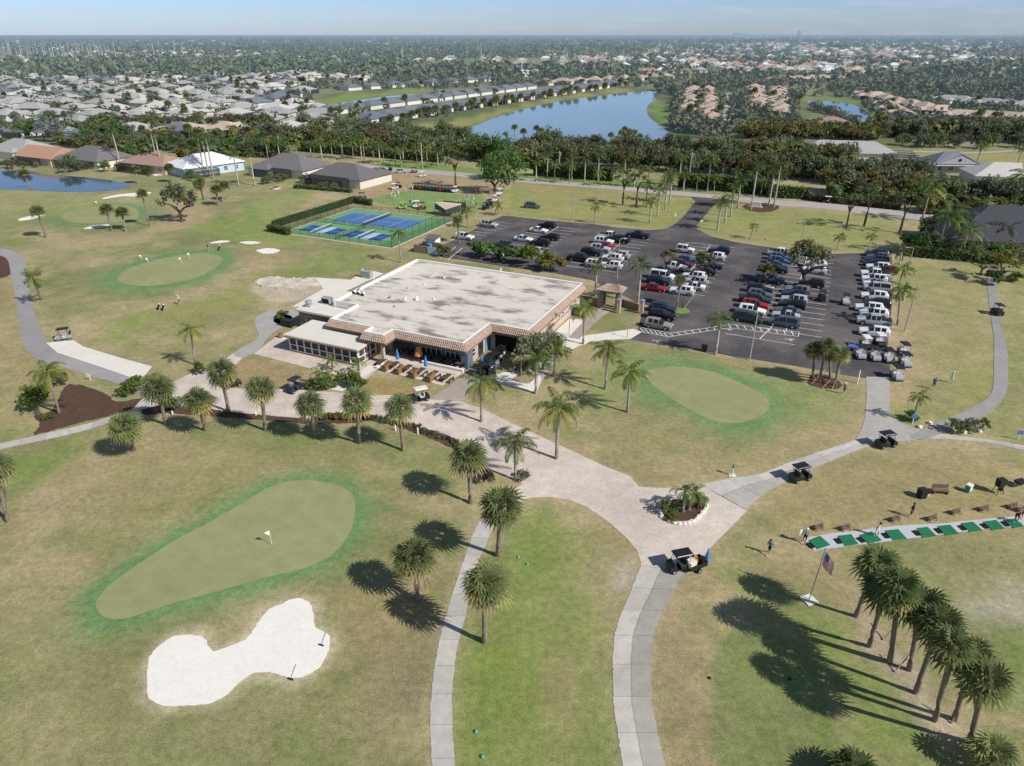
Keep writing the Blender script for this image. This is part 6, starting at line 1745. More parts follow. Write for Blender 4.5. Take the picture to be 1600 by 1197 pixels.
rng = np.random.RandomState(4)
nbp = np.array(NB)
pts = []
while len(pts) < 3000:             # garden trees between the houses
    y = rng.uniform(345, 1000); x = rng.uniform(-.8 * y - 30, .8 * y + 30)
    q = P((x, y, 0))
    if np.min(np.hypot(nbp[:, 0] - x, nbp[:, 1] - y)) < 10:
        continue
    if 700 < q[0] < 1065 and 138 < q[1] < 235 or (600 < q[0] < 740 and 185 < q[1] < 215): continue
    if 1240 < q[0] < 1390 and 152 < q[1] < 200: continue
    if 485 < q[0] < 660 and 140 < q[1] < 178: continue
    if q[1] > 216 or (q[0] > 1290 and q[1] > 226): continue
    pts.append((x, y, rng.uniform(1.8, 4.2), rng.uniform(3, 7.5)))
for (a0, b0, a1, b1, n_, r0, h0) in ((1052, 205, 1062, 140, 60, 3, 6), (1062, 142, 1240, 132, 60, 3.5, 7), (1092, 198, 1095, 142, 36, 2.6, 5), (1118, 205, 1126, 145, 26, 2.2, 5), (1160, 200, 1164, 142, 40, 2.6, 6), (1200, 198, 1200, 145, 36, 2.4, 5), (1240, 196, 1238, 145, 40, 3, 6), (1395, 150, 1500, 185, 60, 2.6, 5), (1370, 165, 1420, 196, 36, 2.8, 5), (1060, 208, 1250, 205, 60, 2.8, 5), (1030, 140, 1060, 150, 26, 3.5, 7), (1420, 198, 1610, 204, 60, 3, 6), (1300, 140, 1600, 148, 90, 4, 8), (1500, 172, 1600, 182, 30, 3, 6), (1268, 168, 1335, 196, 40, 2.4, 4.5), (1345, 163, 1385, 190, 24, 2.4, 4.5)):
    for i in range(n_):
        t = rng.rand(); g = G(a0 + (a1 - a0) * t + rng.uniform(-5, 5), b0 + (b1 - b0) * t + rng.uniform(-2, 2)); k_ = rng.uniform(.7, 1.3)
        pts.append((g.x, g.y, r0 * k_, h0 * k_))
woods('garden_greenery', 'mass of shrubs and trees filling the gaps between the far houses', pts, [FW1, FW2], 30, 1)
pts = []
for (a0, b0, a1, b1, n_, r0, h0) in ((-20, 208, 420, 216, 90, 2.6, 4.5), (150, 203, 440, 206, 60, 3, 6), (350, 236, 450, 242, 24, 2.2, 4), (430, 222, 720, 243, 80, 2.6, 5), (720, 244, 850, 262, 40, 2.6, 5), (850, 244, 1150, 266, 90, 2.6, 5), (1150, 268, 1430, 292, 80, 3, 5.5), (1180, 244, 1320, 262, 50, 3, 6), (1300, 304, 1480, 322, 50, 2.4, 4), (1400, 308, 1600, 318, 60, 3, 4.5), (1160, 212, 1370, 217, 60, 3, 6.5), (1370, 210, 1620, 220, 90, 3.4, 7.5), (1430, 330, 1620, 345, 40, 2.4, 4.5), (0, 226, 60, 236, 14, 2, 3.5), (180, 238, 240, 244, 14, 2, 4), (100, 228, 460, 246, 80, 2.2, 3.6), (280, 248, 360, 252, 20, 2, 4)):
    for i in range(n_):
        t = rng.rand(); g = G(a0 + (a1 - a0) * t, b0 + (b1 - b0) * t + rng.uniform(-3.5, 3.5)); k_ = rng.uniform(.6, 1.2)
        pts.append((g.x, g.y, r0 * k_, h0 * k_))
woods('undergrowth', 'dense shrubs filling the foot of the tree belts', pts, [OAK, OLV_], 70, 6)
for i in range(26):
    t = (i + rs2.uniform(-.3, .3)) / 26; g = G(612 + 380 * t, 198 - 62 * max(0, t) ** .8)
    t_ = thing('fan_palm', 'palm on the grassy bank between the slate roofed villas and the lake', 'palm', g, 0, 'palms on the lake bank', rs2.uniform(1.4, 1.9)); obj('trunk', TS[0], t_, scale=(1, 1, 2.6)); obj('crown', SABFAR[i % 3], t_, (0, 0, 2.7))
pts = []
while len(pts) < 4600:
    y = 820 * (4200 / 820) ** rng.rand(); x = rng.uniform(-.82, .82) * y
    q = P((x, y, 0))
    right = q[0] > 1000
    n_ = fbm(np.array([x]), np.array([y]), 260, 71)[0]
    if y < 1150 and q[0] < 560 and n_ < .5: continue
    if 640 < q[0] < 990 and 93 < q[1] < 104 : continue
    if right and n_ < (.42 if y < 1100 else .56): continue
    s = rng.uniform(.8, 1.5) * (1.0 if y < 2000 else 1.5)
    pts.append((x, y, 6.8 * s, 9.5 * s ** .5 * rng.uniform(.7, 1.3)))
woods('far_woods', 'dark green woodland stretching towards the horizon', pts, [FW1, FW2], 16, 2)
pts = []
while len(pts) < 900:           # tall pine wood in the middle distance
    y = rng.uniform(1500, 2600); x = rng.uniform(-.35, .32) * y + rng.normal() * 60
    pts.append((x, y, rng.uniform(2.5, 4.5), rng.uniform(14, 26)))
woods('pine_forest', 'belt of taller pines across the middle distance', pts, [FW1, FW1], 22, 3)
pts = []
while len(pts) < 2600:
    y = 4000 * (24000 / 4000) ** rng.rand(); x = rng.uniform(-.82, .82) * y
    pts.append((x, y, rng.uniform(18, 45), rng.uniform(10, 17)))
woods('horizon_woods', 'flat hazy woodland on the horizon', pts, [FW1, FW2], 12, 4)
# distant suburbs
b = MB()
rsd = random.Random(12)
k = 0
while k < 2300:
    y = 950 * (7000 / 950) ** rsd.random(); x = rsd.uniform(-.8, .8) * y
    q = P((x, y, 0))
    dens = .25 if 350 < q[0] < 1000 else 1.0
    if q[0] > 850 and 60 < q[1] < 100: dens = 1.0
    if rsd.random() > dens: continue
    if y < 1300 and q[0] < 700: continue
    w = rsd.uniform(14, 22) * (1.0 if y < 3000 else 1.5); d = rsd.uniform(11, 16); a = rsd.choice((0, 1)); mi = rsd.choice((0, 1, 2, 0, 3))
    if a: w, d = d, w
    b.span(x - w / 2, x + w / 2, y - d / 2, y + d / 2, 0, 3.2, 4); n0 = len(b.f)
    c = MB(); hip(c, x - w / 2, x + w / 2, y - d / 2, y + d / 2, 3.3, .5); b.add(c.v, c.f, mi); k += 1
struct('distant_suburbs', b.mesh('distant_suburbs', [roofm('far_grey', S(170, 168, 166)), roofm('far_tan', S(206, 188, 172)), roofm('far_white', S(232, 232, 230)), roofm('far_red', S(180, 140, 120)), HW]), 'countless pale roofs of the distant suburbs', kind='stuff')
MW_ = mat('far_building_white', S(236, 236, 234), .8, haze=.8); MT_ = mat('far_tower', S(190, 200, 212), .8, haze=1.0)


def block(name, label, cat, px, py, w, d, h, m, roof=None, grp=None):
    t = thing(name, label, cat, G(px, py), 0, grp); b = MB(); b.span(-w / 2, w / 2, -d / 2, d / 2, 0, h); obj('wall', b.mesh('wall', m), t)
    b = MB(); b.span(-w / 2 - .3, w / 2 + .3, -d / 2 - .3, d / 2 + .3, h + .02, h + h * .08 + .2); obj('roof', b.mesh('roof', roof or m), t)


for px, py, w, d, h, lb in ((383, 75, 70, 30, 7, 'long white flat building in the woods left of centre'), (70, 93, 90, 30, 5, 'long white low building below the masts at the left'), (150, 92, 60, 20, 4, 'second white low building below the masts'), (20, 92, 50, 20, 5, 'white low building at the left edge below the masts'), (300, 57.5, 260, 60, 10, 'white store roof near the horizon left of centre'), (610, 60, 220, 60, 11, 'long white warehouse near the horizon'), (1480, 64.5, 150, 80, 10, 'big white round roofed hall near the horizon at the right'), (770, 116, 40, 20, 5, 'white roofed building beyond the canal rows'), (810, 119, 46, 24, 6, 'low pale building with a white roof above the lake rows'), (820, 75, 40, 20, 6, 'white barn roof left of the red roof'), (475, 110, 26, 16, 5, 'orange walled house above the left neighbourhood'), (1300, 107, 30, 20, 6, 'pale flat building in the right woods')):
    block('distant_building', lb, 'building', px, py, w, d, h, MW_)
block('distant_building', 'red roofed long building in the far suburb', 'building', 876, 76.5, 40, 24, 5, MW_, mat('far_red_roof', S(190, 70, 60), .8, haze=.6))
for i, (px, h, w) in enumerate(((1150, 95, 70), (1158, 80, 60), (1166, 70, 60), (1176, 60, 50), (1187, 55, 40), (1197, 65, 50), (1212, 40, 70), (1232, 45, 60), (1247, 130, 30), (1249, 70, 60), (1270, 50, 60), (1281, 55, 50))):
    g = G(px, 60.0); d_ = 9500 / g.y
    h *= .65; t = thing('tower_block', 'hazy high rise of the small skyline on the horizon', 'tower block', (g.x * d_, 9500, 0), 0, 'high rises on the horizon')
    b = MB(); b.span(-w / 2, w / 2, -20, 20, 0, h); obj('wall', b.mesh('wall', MT_), t); b = MB(); b.span(-w / 4, w / 4, -8, 8, h + .1, h * 1.08); obj('roof_house', b.mesh('roof_house', MT_), t)
mst = MB(); mst.tube([(0, 0, 0), (0, 0, 1)], [.35, .2], 5); MSTM = mst.mesh('mast', mat('mast_white', S(220, 222, 226), .6, haze=.6))
for i in range(30):
    px = 4 + i * 5.9 + rs2.uniform(-2, 2); g = G(px, 92 + rs2.uniform(-1.5, 1.5))
    obj('light_mast', MSTM, None, g, None, (1.3, 1.3, rs2.uniform(20, 32)), label='thin white mast in the cluster at the upper left', category='mast', group='white masts at the upper left')
for px, py, h, lb in ((183, 95, 32, 'tall lattice pylon right of the white masts'), (243, 95, 30, 'tall pole in the woods left of centre'), (275, 88, 30, 'thin pole farther right in the woods'), (288, 92, 26, 'short thin pole beside the thin pole'), (752, 95, 30, 'white pole beside the clearing'), (630, 96, 26, 'thin pole above the canal rows'), (815, 118, 20, 'thin tower beside the white roof above the lake rows')):
    obj('utility_pole', MSTM, None, G(px, py), None, (1.6, 1.6, h), label=lb, category='pole')
# ================================================================== CARS
M_TY = mat('tyre', (.012, .012, .013), .85); M_RIM = mat('wheel_rim', (.42, .43, .45), .35, metal=.6); M_CG_ = mat('car_glass', (.012, .016, .02), .06, spec=.7)
M_HL = mat('headlight', (.75, .76, .78), .15); M_TLT = mat('taillight', (.28, .012, .012), .25); M_TRIM = mat('black_trim', (.02, .02, .022), .5)
PAINT = {}
for n_, c in dict(white=(.74, .75, .76), silver=(.42, .44, .47), grey=(.16, .17, .185), black=(.012, .013, .016), navy=(.018, .03, .062), blue=(.06, .11, .19), red=(.3, .018, .022), maroon=(.13, .02, .03), green=(.03, .045, .042), tan=(.27, .25, .225), slate=(.09, .115, .15)).items():
    PAINT[n_] = mat('car_paint_' + n_, c, .28, [(.8, .04)], 0, spec=.5)

# stations: x (front +), half width, z bottom, z belt, z top, roof half width, glass from previous station (s side, t top)
CARS = {
    'suv': (4.75, [(2.37, .72, .38, .70, .72, .70, ''), (2.25, .90, .28, .84, .88, .78, ''), (1.15, .93, .24, .98, 1.04, .80, ''), (.95, .94, .24, 1.0, 1.10, .76, ''), (.2, .94, .24, 1.1, 1.58, .64, 'st'), (.08, .94, .24, 1.1, 1.62, .64, ''), (-.72, .94, .24, 1.12, 1.66, .64, 's'), (-.88, .94, .24, 1.12, 1.66, .64, ''), (-1.6, .94, .24, 1.15, 1.62, .62, 's'), (-2.1, .93, .26, 1.15, 1.56, .61, ''), (-2.33, .90, .30, 1.08, 1.14, .72, 't'), (-2.38, .82, .40, .78, .80, .70, '')], (1.42, -1.42), .36),
    'sedan': (4.7, [(2.35, .66, .36, .60, .62, .62, ''), (2.2, .86, .24, .70, .74, .74, ''), (1.1, .91, .20, .84, .90, .78, ''), (.9, .91, .20, .86, .94, .72, ''), (.1, .91, .20, .90, 1.40, .58, 'st'), (0, .91, .20, .90, 1.43, .58, ''), (-.75, .91, .20, .90, 1.43, .58, 's'), (-.83, .91, .20, .90, 1.41, .58, ''), (-1.5, .90, .22, .92, 1.05, .68, 'st'), (-1.62, .90, .22, .90, .98, .72, ''), (-2.2, .86, .26, .86, .92, .72, ''), (-2.35, .76, .38, .66, .68, .66, '')], (1.42, -1.35), .33),
    'van': (5.1, [(2.55, .74, .36, .74, .76, .72, ''), (2.4, .92, .26, .86, .92, .80, ''), (1.7, .96, .22, 1.0, 1.08, .80, ''), (.95, .97, .22, 1.04, 1.70, .70, 'st'), (.85, .97, .22, 1.04, 1.74, .70, ''), (-.3, .97, .22, 1.06, 1.78, .70, 's'), (-.4, .97, .22, 1.06, 1.78, .70, ''), (-2.1, .97, .22, 1.06, 1.76, .69, 's'), (-2.2, .96, .24, 1.06, 1.74, .69, ''), (-2.5, .92, .3, 1.04, 1.10, .8, 't'), (-2.56, .86, .4, .8, .82, .76, '')], (1.6, -1.5), .35),
    'pickup': (5.7, [(2.85, .82, .44, .86, .88, .80, ''), (2.72, .96, .34, 1.0, 1.06, .86, ''), (1.6, .99, .32, 1.1, 1.18, .88, ''), (1.4, .99, .32, 1.12, 1.24, .82, ''), (.75, .99, .32, 1.14, 1.80, .70, 'st'), (.65, .99, .32, 1.14, 1.84, .70, ''), (-.05, .99, .32, 1.14, 1.86, .70, 's'), (-.15, .99, .32, 1.14, 1.86, .70, ''), (-.8, .99, .32, 1.14, 1.82, .70, 's'), (-.9, .99, .32, 1.14, 1.2, .8, 't'), (-1.0, .99, .32, 1.12, 1.14, .94, ''), (-2.75, .98, .34, 1.12, 1.14, .94, ''), (-2.85, .92, .46, .9, .92, .88, '')], (1.85, -1.75), .41),
    'jeep': (4.2, [(2.1, .74, .48, .86, .88, .70, ''), (2.0, .84, .42, 1.0, 1.04, .62, ''), (.8, .90, .38, 1.1, 1.14, .70, ''), (.62, .92, .38, 1.12, 1.76, .74, 'st'), (.55, .92, .38, 1.12, 1.80, .76, ''), (-.3, .92, .38, 1.12, 1.82, .76, 's'), (-.4, .92, .38, 1.12, 1.82, .76, ''), (-1.6, .92, .38, 1.12, 1.80, .76, 's'), (-1.72, .92, .38, 1.12, 1.78, .76, ''), (-1.85, .90, .42, 1.1, 1.2, .8, 't'), (-1.95, .86, .5, .9, .92, .8, '')], (1.35, -1.2), .42),
}
CMESH = {}
wb = MB()
wb.tube([(0, -.11, 0), (0, .11, 0)], .5, 14, 0); wb.tube([(0, -.118, 0), (0, .118, 0)], .31, 12, 1)
WHEELM = wb.mesh('wheel', [M_TY, M_RIM])


def car_meshes(kind):
    if kind in CMESH:
        return CMESH[kind]
    L_, st, ax, wr = CARS[kind]
    B = MB(); Gm = MB()

    def ring(s):
        x, w, zb, ze, zt, rw, _ = s
        rr = min(rw, w)
        return [(x, -w * .93, zb), (x, -w, (zb + ze) / 2), (x, -w * .985, ze), (x, -rr, zt), (x, -rr * .55, zt + .025), (x, rr * .55, zt + .025), (x, rr, zt), (x, w * .985, ze), (x, w, (zb + ze) / 2), (x, w * .93, zb)]
    for i in range(len(st) - 1):
        a, b = ring(st[i]), ring(st[i + 1]); fl = st[i + 1][6]
        vs = a + b; n = len(a)
        for k in range(n):
            k2 = (k + 1) % n
            q = (k, k2, n + k2, n + k)
            side = k in (2, 6); top = k in (3, 4, 5)
            if (side and 's' in fl) or (top and 't' in fl):
                Gm.add([vs[j] for j in q], [(0, 1, 2, 3)])
            else:
                B.add([vs[j] for j in q], [(0, 1, 2, 3)])
    for s, rev in ((st[0], False), (st[-1], True)):
        a = ring(s); f = tuple(range(len(a)))
        B.add(a, [f[::-1] if rev else f])
    x0 = st[0][0]; x1 = st[-1][0]
    T = MB()
    T.box((x0 + .005, 0, .5), (.04, 1.0, .16)); T.box((x1 - .005, 0, .48), (.04, 1.3, .12))
    for s in (-1, 1):
        T.box((st[4][0] + .55, s * (st[4][1] + .09), st[4][3] + .08), (.12, .18, .14))
        for axx in ax:
            T.tube([(axx, s * (st[4][1] - .02), wr), (axx, s * (st[4][1] + .004), wr)], wr * 1.18, 14)
    if kind == 'pickup':
        T.box((-1.85, 0, 1.16), (1.66, 1.7, .05))
    if kind in ('suv', 'van', 'jeep'):
        for s in (-1, 1):
            T.tube([(.1, s * .6, st[5][4] + .05), (-1.7, s * .58, st[5][4] + .03)], .03, 5)
    h = MB(); h.box((0, 0, 0), (.12, .34, .13)); tl_ = MB(); tl_.box((0, 0, 0), (.1, .22, .26))
    bm = B.mesh('car_body', None); bm.materials.clear()
    me = (bm, Gm.mesh('car_windows', M_CG_), T.mesh('car_trim', M_TRIM), h.mesh('car_headlight', M_HL), tl_.mesh('car_taillight', M_TLT))
    CMESH[kind] = me
    return me


BODY = {}


def car(px, py, kind, col, rz, label, group, name=None, front_right=True):
    bm, gm, tm, hm, tlm = car_meshes(kind)
    key = (kind, col)
    if key not in BODY:
        c = bm.copy(); c.materials.clear(); c.materials.append(PAINT[col]); BODY[key] = c
    g = G(px, py, .75)
    nm = {'suv': 'parked_suv', 'sedan': 'parked_sedan', 'van': 'parked_van', 'pickup': 'pickup_truck', 'jeep': 'parked_jeep'}[kind]
    t = thing(name or nm, label, {'pickup': 'pickup truck', 'suv': 'SUV', 'sedan': 'car', 'van': 'van', 'jeep': 'SUV'}[kind], (g.x, g.y, .025), rz, group)
    obj('body', BODY[key], t); obj('windows', gm, t); obj('trim', tm, t)
    L_, st, ax, wr = CARS[kind]
    for axx in ax:
        for s in (-1, 1):
            obj('wheel', WHEELM, t, (axx, s * (st[4][1] - .1), wr), None, (wr * 2, 1, wr * 2))
    for s in (-1, 1):
        obj('headlight', hm, t, (st[1][0] + .03, s * (st[1][1] - .24), st[1][3] - .1), (0, 0, -s * .25))
        obj('taillight', tlm, t, (st[-2][0] - .03, s * (st[-2][1] - .13), st[-2][3] - .12))
    return t


ORD = ['1st', '2nd', '3rd', '4th', '5th', '6th', '7th', '8th', '9th', '10th', '11th', '12th', '13th', '14th', '15th', '16th', '17th', '18th']
ROWS = [
    ('in the leftmost stalls by the grass', 'far', 1, [(764, 350, 'suv', 'silver'), (726, 369, 'suv', 'white')]),
    ('in the left double row, left side', 'far', 1, [(842, 358.5, 'sedan', 'white'), (818, 372, 'sedan', 'white'), (793, 382, 'suv', 'slate'), (783, 388, 'suv', 'black'), (775, 393.5, 'sedan', 'white')]),
    ('in the left double row, right side', 'far', -1, [(854, 351.5, 'suv', 'black'), (858.5, 370, 'suv', 'black'), (844, 378.5, 'suv', 'black'), (832, 391.5, 'suv', 'silver'), (816, 396, 'sedan', 'navy')]),
    ('in the second double row, left side', 'far', 1, [(953, 368.5, 'pickup', 'white'), (943.5, 376, 'suv', 'white'), (945, 382.5, 'sedan', 'red'), (938, 387.5, 'suv', 'silver'), (924.5, 393.5, 'suv', 'black'), (907, 403, 'pickup', 'black'), (932, 412, 'suv', 'white')]),
    ('in the second double row, right side', 'far', -1, [(997, 367, 'pickup', 'navy'), (966, 374, 'pickup', 'black'), (968, 398, 'suv', 'silver'), (957.5, 402.5, 'suv', 'white'), (955, 414, 'suv', 'white')]),
    ('in the middle double row, left side', 'far', 1, [(1070, 389.5, 'jeep', 'white'), (1072, 404, 'sedan', 'blue'), (1066, 410.5, 'sedan', 'maroon'), (1055, 416, 'suv', 'white'), (1034, 430, 'van', 'white'), (1030, 438, 'suv', 'navy'), (1022, 448, 'sedan', 'red')]),
    ('in the middle double row, right side', 'far', -1, [(1124, 391, 'suv', 'navy'), (1116, 400, 'suv', 'white'), (1111, 414.5, 'sedan', 'black'), (1101, 423, 'sedan', 'black'), (1085, 430.5, 'suv', 'white'), (1088, 439, 'suv', 'silver'), (1083, 446, 'sedan', 'white'), (1066, 453.5, 'suv', 'white')]),
    ('in the short front row by the gate wall', 'far', 1, [(1036, 481, 'suv', 'navy'), (1035, 492, 'suv', 'black'), (1029, 506, 'suv', 'tan')]),
    ('in the fourth double row, left side', 'far', 1, [(1220, 395, 'pickup', 'white'), (1219, 401.5, 'suv', 'slate'), (1218, 407, 'suv', 'blue'), (1215, 413, 'sedan', 'blue'), (1213, 420, 'suv', 'black'), (1203, 435.5, 'pickup', 'slate'), (1188, 451.5, 'suv', 'black'), (1188, 459.5, 'suv', 'slate'), (1180, 467.5, 'pickup', 'green'), (1180, 475.5, 'suv', 'red'), (1175, 484, 'suv', 'white'), (1168, 496, 'van', 'green')]),
    ('in the fourth double row, right side', 'far', -1, [(1268, 395.5, 'pickup', 'navy'), (1274, 412, 'suv', 'white'), (1273, 421, 'suv', 'white'), (1268, 442, 'suv', 'black'), (1246, 453, 'suv', 'grey'), (1241, 460, 'suv', 'navy'), (1241, 467.5, 'suv', 'silver'), (1237, 476, 'suv', 'black'), (1231, 484, 'sedan', 'slate'), (1228, 491, 'sedan', 'silver'), (1225, 503, 'van', 'slate')]),
    ('in the single row at the right edge', 'far', -1, [(1370, 395.5, 'suv', 'navy'), (1372, 401, 'suv', 'slate'), (1370, 406, 'suv', 'navy'), (1368, 411, 'suv', 'black'), (1372, 416.5, 'suv', 'white'), (1383, 422, 'suv', 'maroon'), (1368, 428, 'pickup', 'white'), (1366, 435, 'suv', 'white'), (1368, 441, 'sedan', 'white'), (1371, 449, 'van', 'silver'), (1366, 461.5, 'suv', 'white'), (1369, 473.5, 'suv', 'black'), (1358, 480, 'suv', 'white'), (1365, 489, 'suv', 'white'), (1366, 501, 'pickup', 'silver'), (1366, 517.5, 'suv', 'white')]),
]
for where, _, dr, cars_ in ROWS:
    for i, (px, py, kd, cl_) in enumerate(cars_):
        kn = {'suv': 'SUV', 'sedan': 'sedan', 'van': 'van', 'pickup': 'pickup truck', 'jeep': 'jeep'}[kd]
        car(px, py, kd, cl_, AX + (0 if dr > 0 else math.pi) + random.uniform(-.03, .03) + (R(6) if 'right edge' in where else 0), '%s %s, %s from the far end %s' % (cl_, kn, ORD[i], where), 'cars ' + where)
car(832, 321, 'suv', 'slate', AX + R(8), 'blue grey SUV alone on the grass behind the lot', None)
car(598, 266.5, 'suv', 'slate', AX - R(6), 'blue grey SUV by the road beside the white walled house', None)
car(626, 267, 'sedan', 'silver', AX + R(30), 'silver car by the road right of the blue grey one', None)

# ================================================================== GOLF CARTS
M_CB_ = mat('cart_black', (.016, .017, .02), .35, spec=.5); M_CW = mat('cart_white', (.7, .71, .7), .4); M_SEAT = mat('cart_seat', (.05, .05, .052), .6); M_CSL = mat('cart_silver', (.32, .34, .37), .35); M_CRED = mat('cart_red', (.3, .02, .025), .35); M_CNAV = mat('cart_navy', (.02, .03, .06), .35); M_CGRN = mat('cart_lime', (.3, .5, .06), .4)
M_WS = mat('cart_windscreen', (.5, .55, .6), .08, alpha=.3); M_SEATL = mat('cart_seat_light', (.55, .53, .5), .6)


def prof(b, pts, hw, mi=0):
    """extrude a side profile (x,z) across the width"""
    n = len(pts)
    vs = [(x, -hw, z) for x, z in pts] + [(x, hw, z) for x, z in pts]
    b.add(vs, [(i, n + i, n + (i + 1) % n, (i + 1) % n) for i in range(n)])
    tri = tessellate_polygon([[Vector((x, z, 0)) for x, z in pts]])
    b.add(vs, [t for t in tri] + [tuple(n + k for k in t[::-1]) for t in tri])


CART = {}
b = MB(); prof(b, [(1.2, .3), (1.22, .55), (1.1, .78), (.72, .95), (.62, .92), (.58, .4), (.15, .34), (.1, .62), (-.55, .64), (-.6, .82), (-1.15, .80), (-1.2, .32)], .58); cbody = b
b = MB(); b.box((-.12, 0, .7), (.55, 1.05, .14)); b.box((-.45, 0, .98), (.12, 1.05, .5)); cseat = b
b = MB(); b.box((-.12, 0, 1.86), (1.75, 1.18, .06)); b.box((-.12, 0, 1.91), (1.6, 1.02, .05), 0, 0, .9); croof = b
b = MB()
for s in (-1, 1):
    b.tube([(.72, s * .5, .9), (.5, s * .52, 1.84)], .025, 5); b.tube([(-.62, s * .5, .8), (-.8, s * .52, 1.84)], .025, 5)
b.tube([(.55, .25, .85), (.3, .25, 1.05)], .02, 5); b.tube([(.36, .12, 1.04), (.28, .26, 1.06), (.36, .4, 1.04)], .02, 5); cframe = b
b = MB(); b.add([(.72, -.48, .95), (.72, .48, .95), (.52, .5, 1.8), (.52, -.5, 1.8)], [(0, 1, 2, 3)]); cws = b
b = MB(); b.tube([(-.95, -.25, .8), (-1.05, -.25, 1.3)], .15, 8); b.tube([(-.95, .25, .8), (-1.05, .25, 1.28)], .15, 8); cbags = b
for nm, bm_, rm_, sm_ in (('black', M_CB_, M_CB_, M_SEAT), ('white', M_CW, M_CW, M_SEATL), ('silver', M_CSL, M_CB_, M_SEATL), ('red', M_CRED, M_CB_, M_SEAT), ('navy', M_CNAV, M_CNAV, M_SEAT), ('whiteblack', M_CB_, M_CW, M_SEATL), ('lime', M_CGRN, M_CGRN, M_SEAT)):
    CART[nm] = (cbody.mesh('cart_body', bm_), cseat.mesh('cart_seat', sm_), croof.mesh('cart_roof', rm_), cframe.mesh('cart_frame', M_BLK), cws.mesh('cart_windscreen', M_WS), cbags.mesh('cart_bags', M_SEAT))


def cart(px, py, col, rz, label, group=None, bags=False, sc=1.0, name='golf_cart'):
    g = G(px, py, .4); me_ = CART[col]
    t = thing(name, label, 'golf cart', (g.x, g.y, .045), rz, group, sc)
    for nm, m_ in zip(('body', 'seat', 'roof', 'frame', 'windscreen'), me_):
        obj(nm, m_, t)
    for x in (.82, -.8):
        for s in (-1, 1):
            obj('wheel', WHEELM, t, (x, s * .52, .22), None, (.46, .9, .46))
    if bags:
        obj('bag_well', me_[5], t)
    return t


cart(1250, 745, 'black', R(20), 'dark golf cart on the path nearest the paver plaza')
cart(1384, 693, 'black', R(15), 'dark golf cart at the path junction below the car park')
cart(1062, 884, 'black', R(195), 'dark golf cart hitched to a trailer at the plaza edge')
cart(100, 527, 'silver', R(200), 'golf cart with a rounded roof on the white apron', None, True)
cart(363, 600, 'black', R(35), 'dark golf cart half hidden behind a tall sabal palm', None, True)
cart(461, 607, 'navy', R(240), 'navy roofed golf cart on the paver road left of the shrubs')
cart(657, 622, 'whiteblack', R(205), 'white roofed golf cart at the corner of the paver walk')
cart(1558, 488, 'black', R(85), 'dark golf cart on the right hand path')
cart(1550, 428, 'black', R(85), 'dark golf cart in the shade at the top of the right path')
cart(1284, 466, 'black', R(75), 'dark golf cart driving in the aisle of the car park')
cart(1321, 472, 'silver', R(255), 'silver golf cart in the aisle beside the right row')
for i, (px, py, c_) in enumerate(((1343, 555, 'silver'), (1366, 558, 'silver'), (1387, 560, 'silver'), (1412, 551, 'silver'), (1414, 567, 'silver'), (1401, 588, 'silver'), (1352, 540, 'whiteblack'), (1374, 536, 'whiteblack'))):
    cart(px, py, c_, R(265), ('first golf cart from the left in the front line below the lot', 'second golf cart in the front line below the lot', 'third golf cart in the front line below the lot', 'upper golf cart of two on the grass edge', 'lower golf cart of two on the grass edge', 'golf cart alone where the lot meets the path', 'golf cart behind the first of the front line', 'golf cart just below the last white SUV')[i], 'golf carts below the right row')
for i, (px, py, a) in enumerate(((754, 583, 60), (763, 573, 75), (773, 565, 50), (783, 556, 62), (768, 581, 95))):
    cart(px, py, ('black', 'black', 'black', 'black', 'navy')[i], R(a), ('nearest', 'second', 'third', 'farthest', 'outer')[i] + ' dark cart with golf bags parked in the clubhouse recess', 'carts in the clubhouse recess', True)
for i in range(13):
    px = 648 + i * 5.2; c_ = ('black', 'black', 'red', 'navy', 'black', 'navy', 'black', 'black', 'red', 'black', 'black', 'black', 'white')[i]
    cart(px, 293.5 + i * .45, c_, R(240) + random.uniform(-.1, .1), 'cart number %d from the left in the tight line under the sparse tree' % (i + 1), 'line of carts by the bowling lawn')
for px, py, c_, a, lb in ((616, 294, 'white', 40, 'white golf cart at the left end of the bowling lawn'), (622, 292, 'black', 40, 'dark cart behind the white one at the lawn end'), (566, 309, 'black', 10, 'dark cart beside the far hedge corner of the courts'), (629, 324, 'lime', 20, 'lime green cart at the back of the courts'), (660, 325, 'red', 20, 'red cart with white roof behind the courts'), (651, 322, 'white', 20, 'white cart next to the red one behind the courts'), (780, 303, 'white', 250, 'white cart under the dense round tree'), (772, 313, 'white', 235, 'white cart second in the column right of the lawn'), (765, 320, 'black', 235, 'dark cart third in the column right of the lawn'), (759, 325, 'black', 235, 'dark cart nearest in the column right of the lawn'), (647, 268.5, 'red', 10, 'red cart by the road right of the parked cars'), (660, 275, 'white', 15, 'white cart on the tan ground near the road'), (610, 265, 'black', 90, 'small dark cart between the two parked cars by the road'), (1292, 315, 'whiteblack', 160, 'pale cart driving on the road at the right')):
    cart(px, py, c_, R(a), lb)
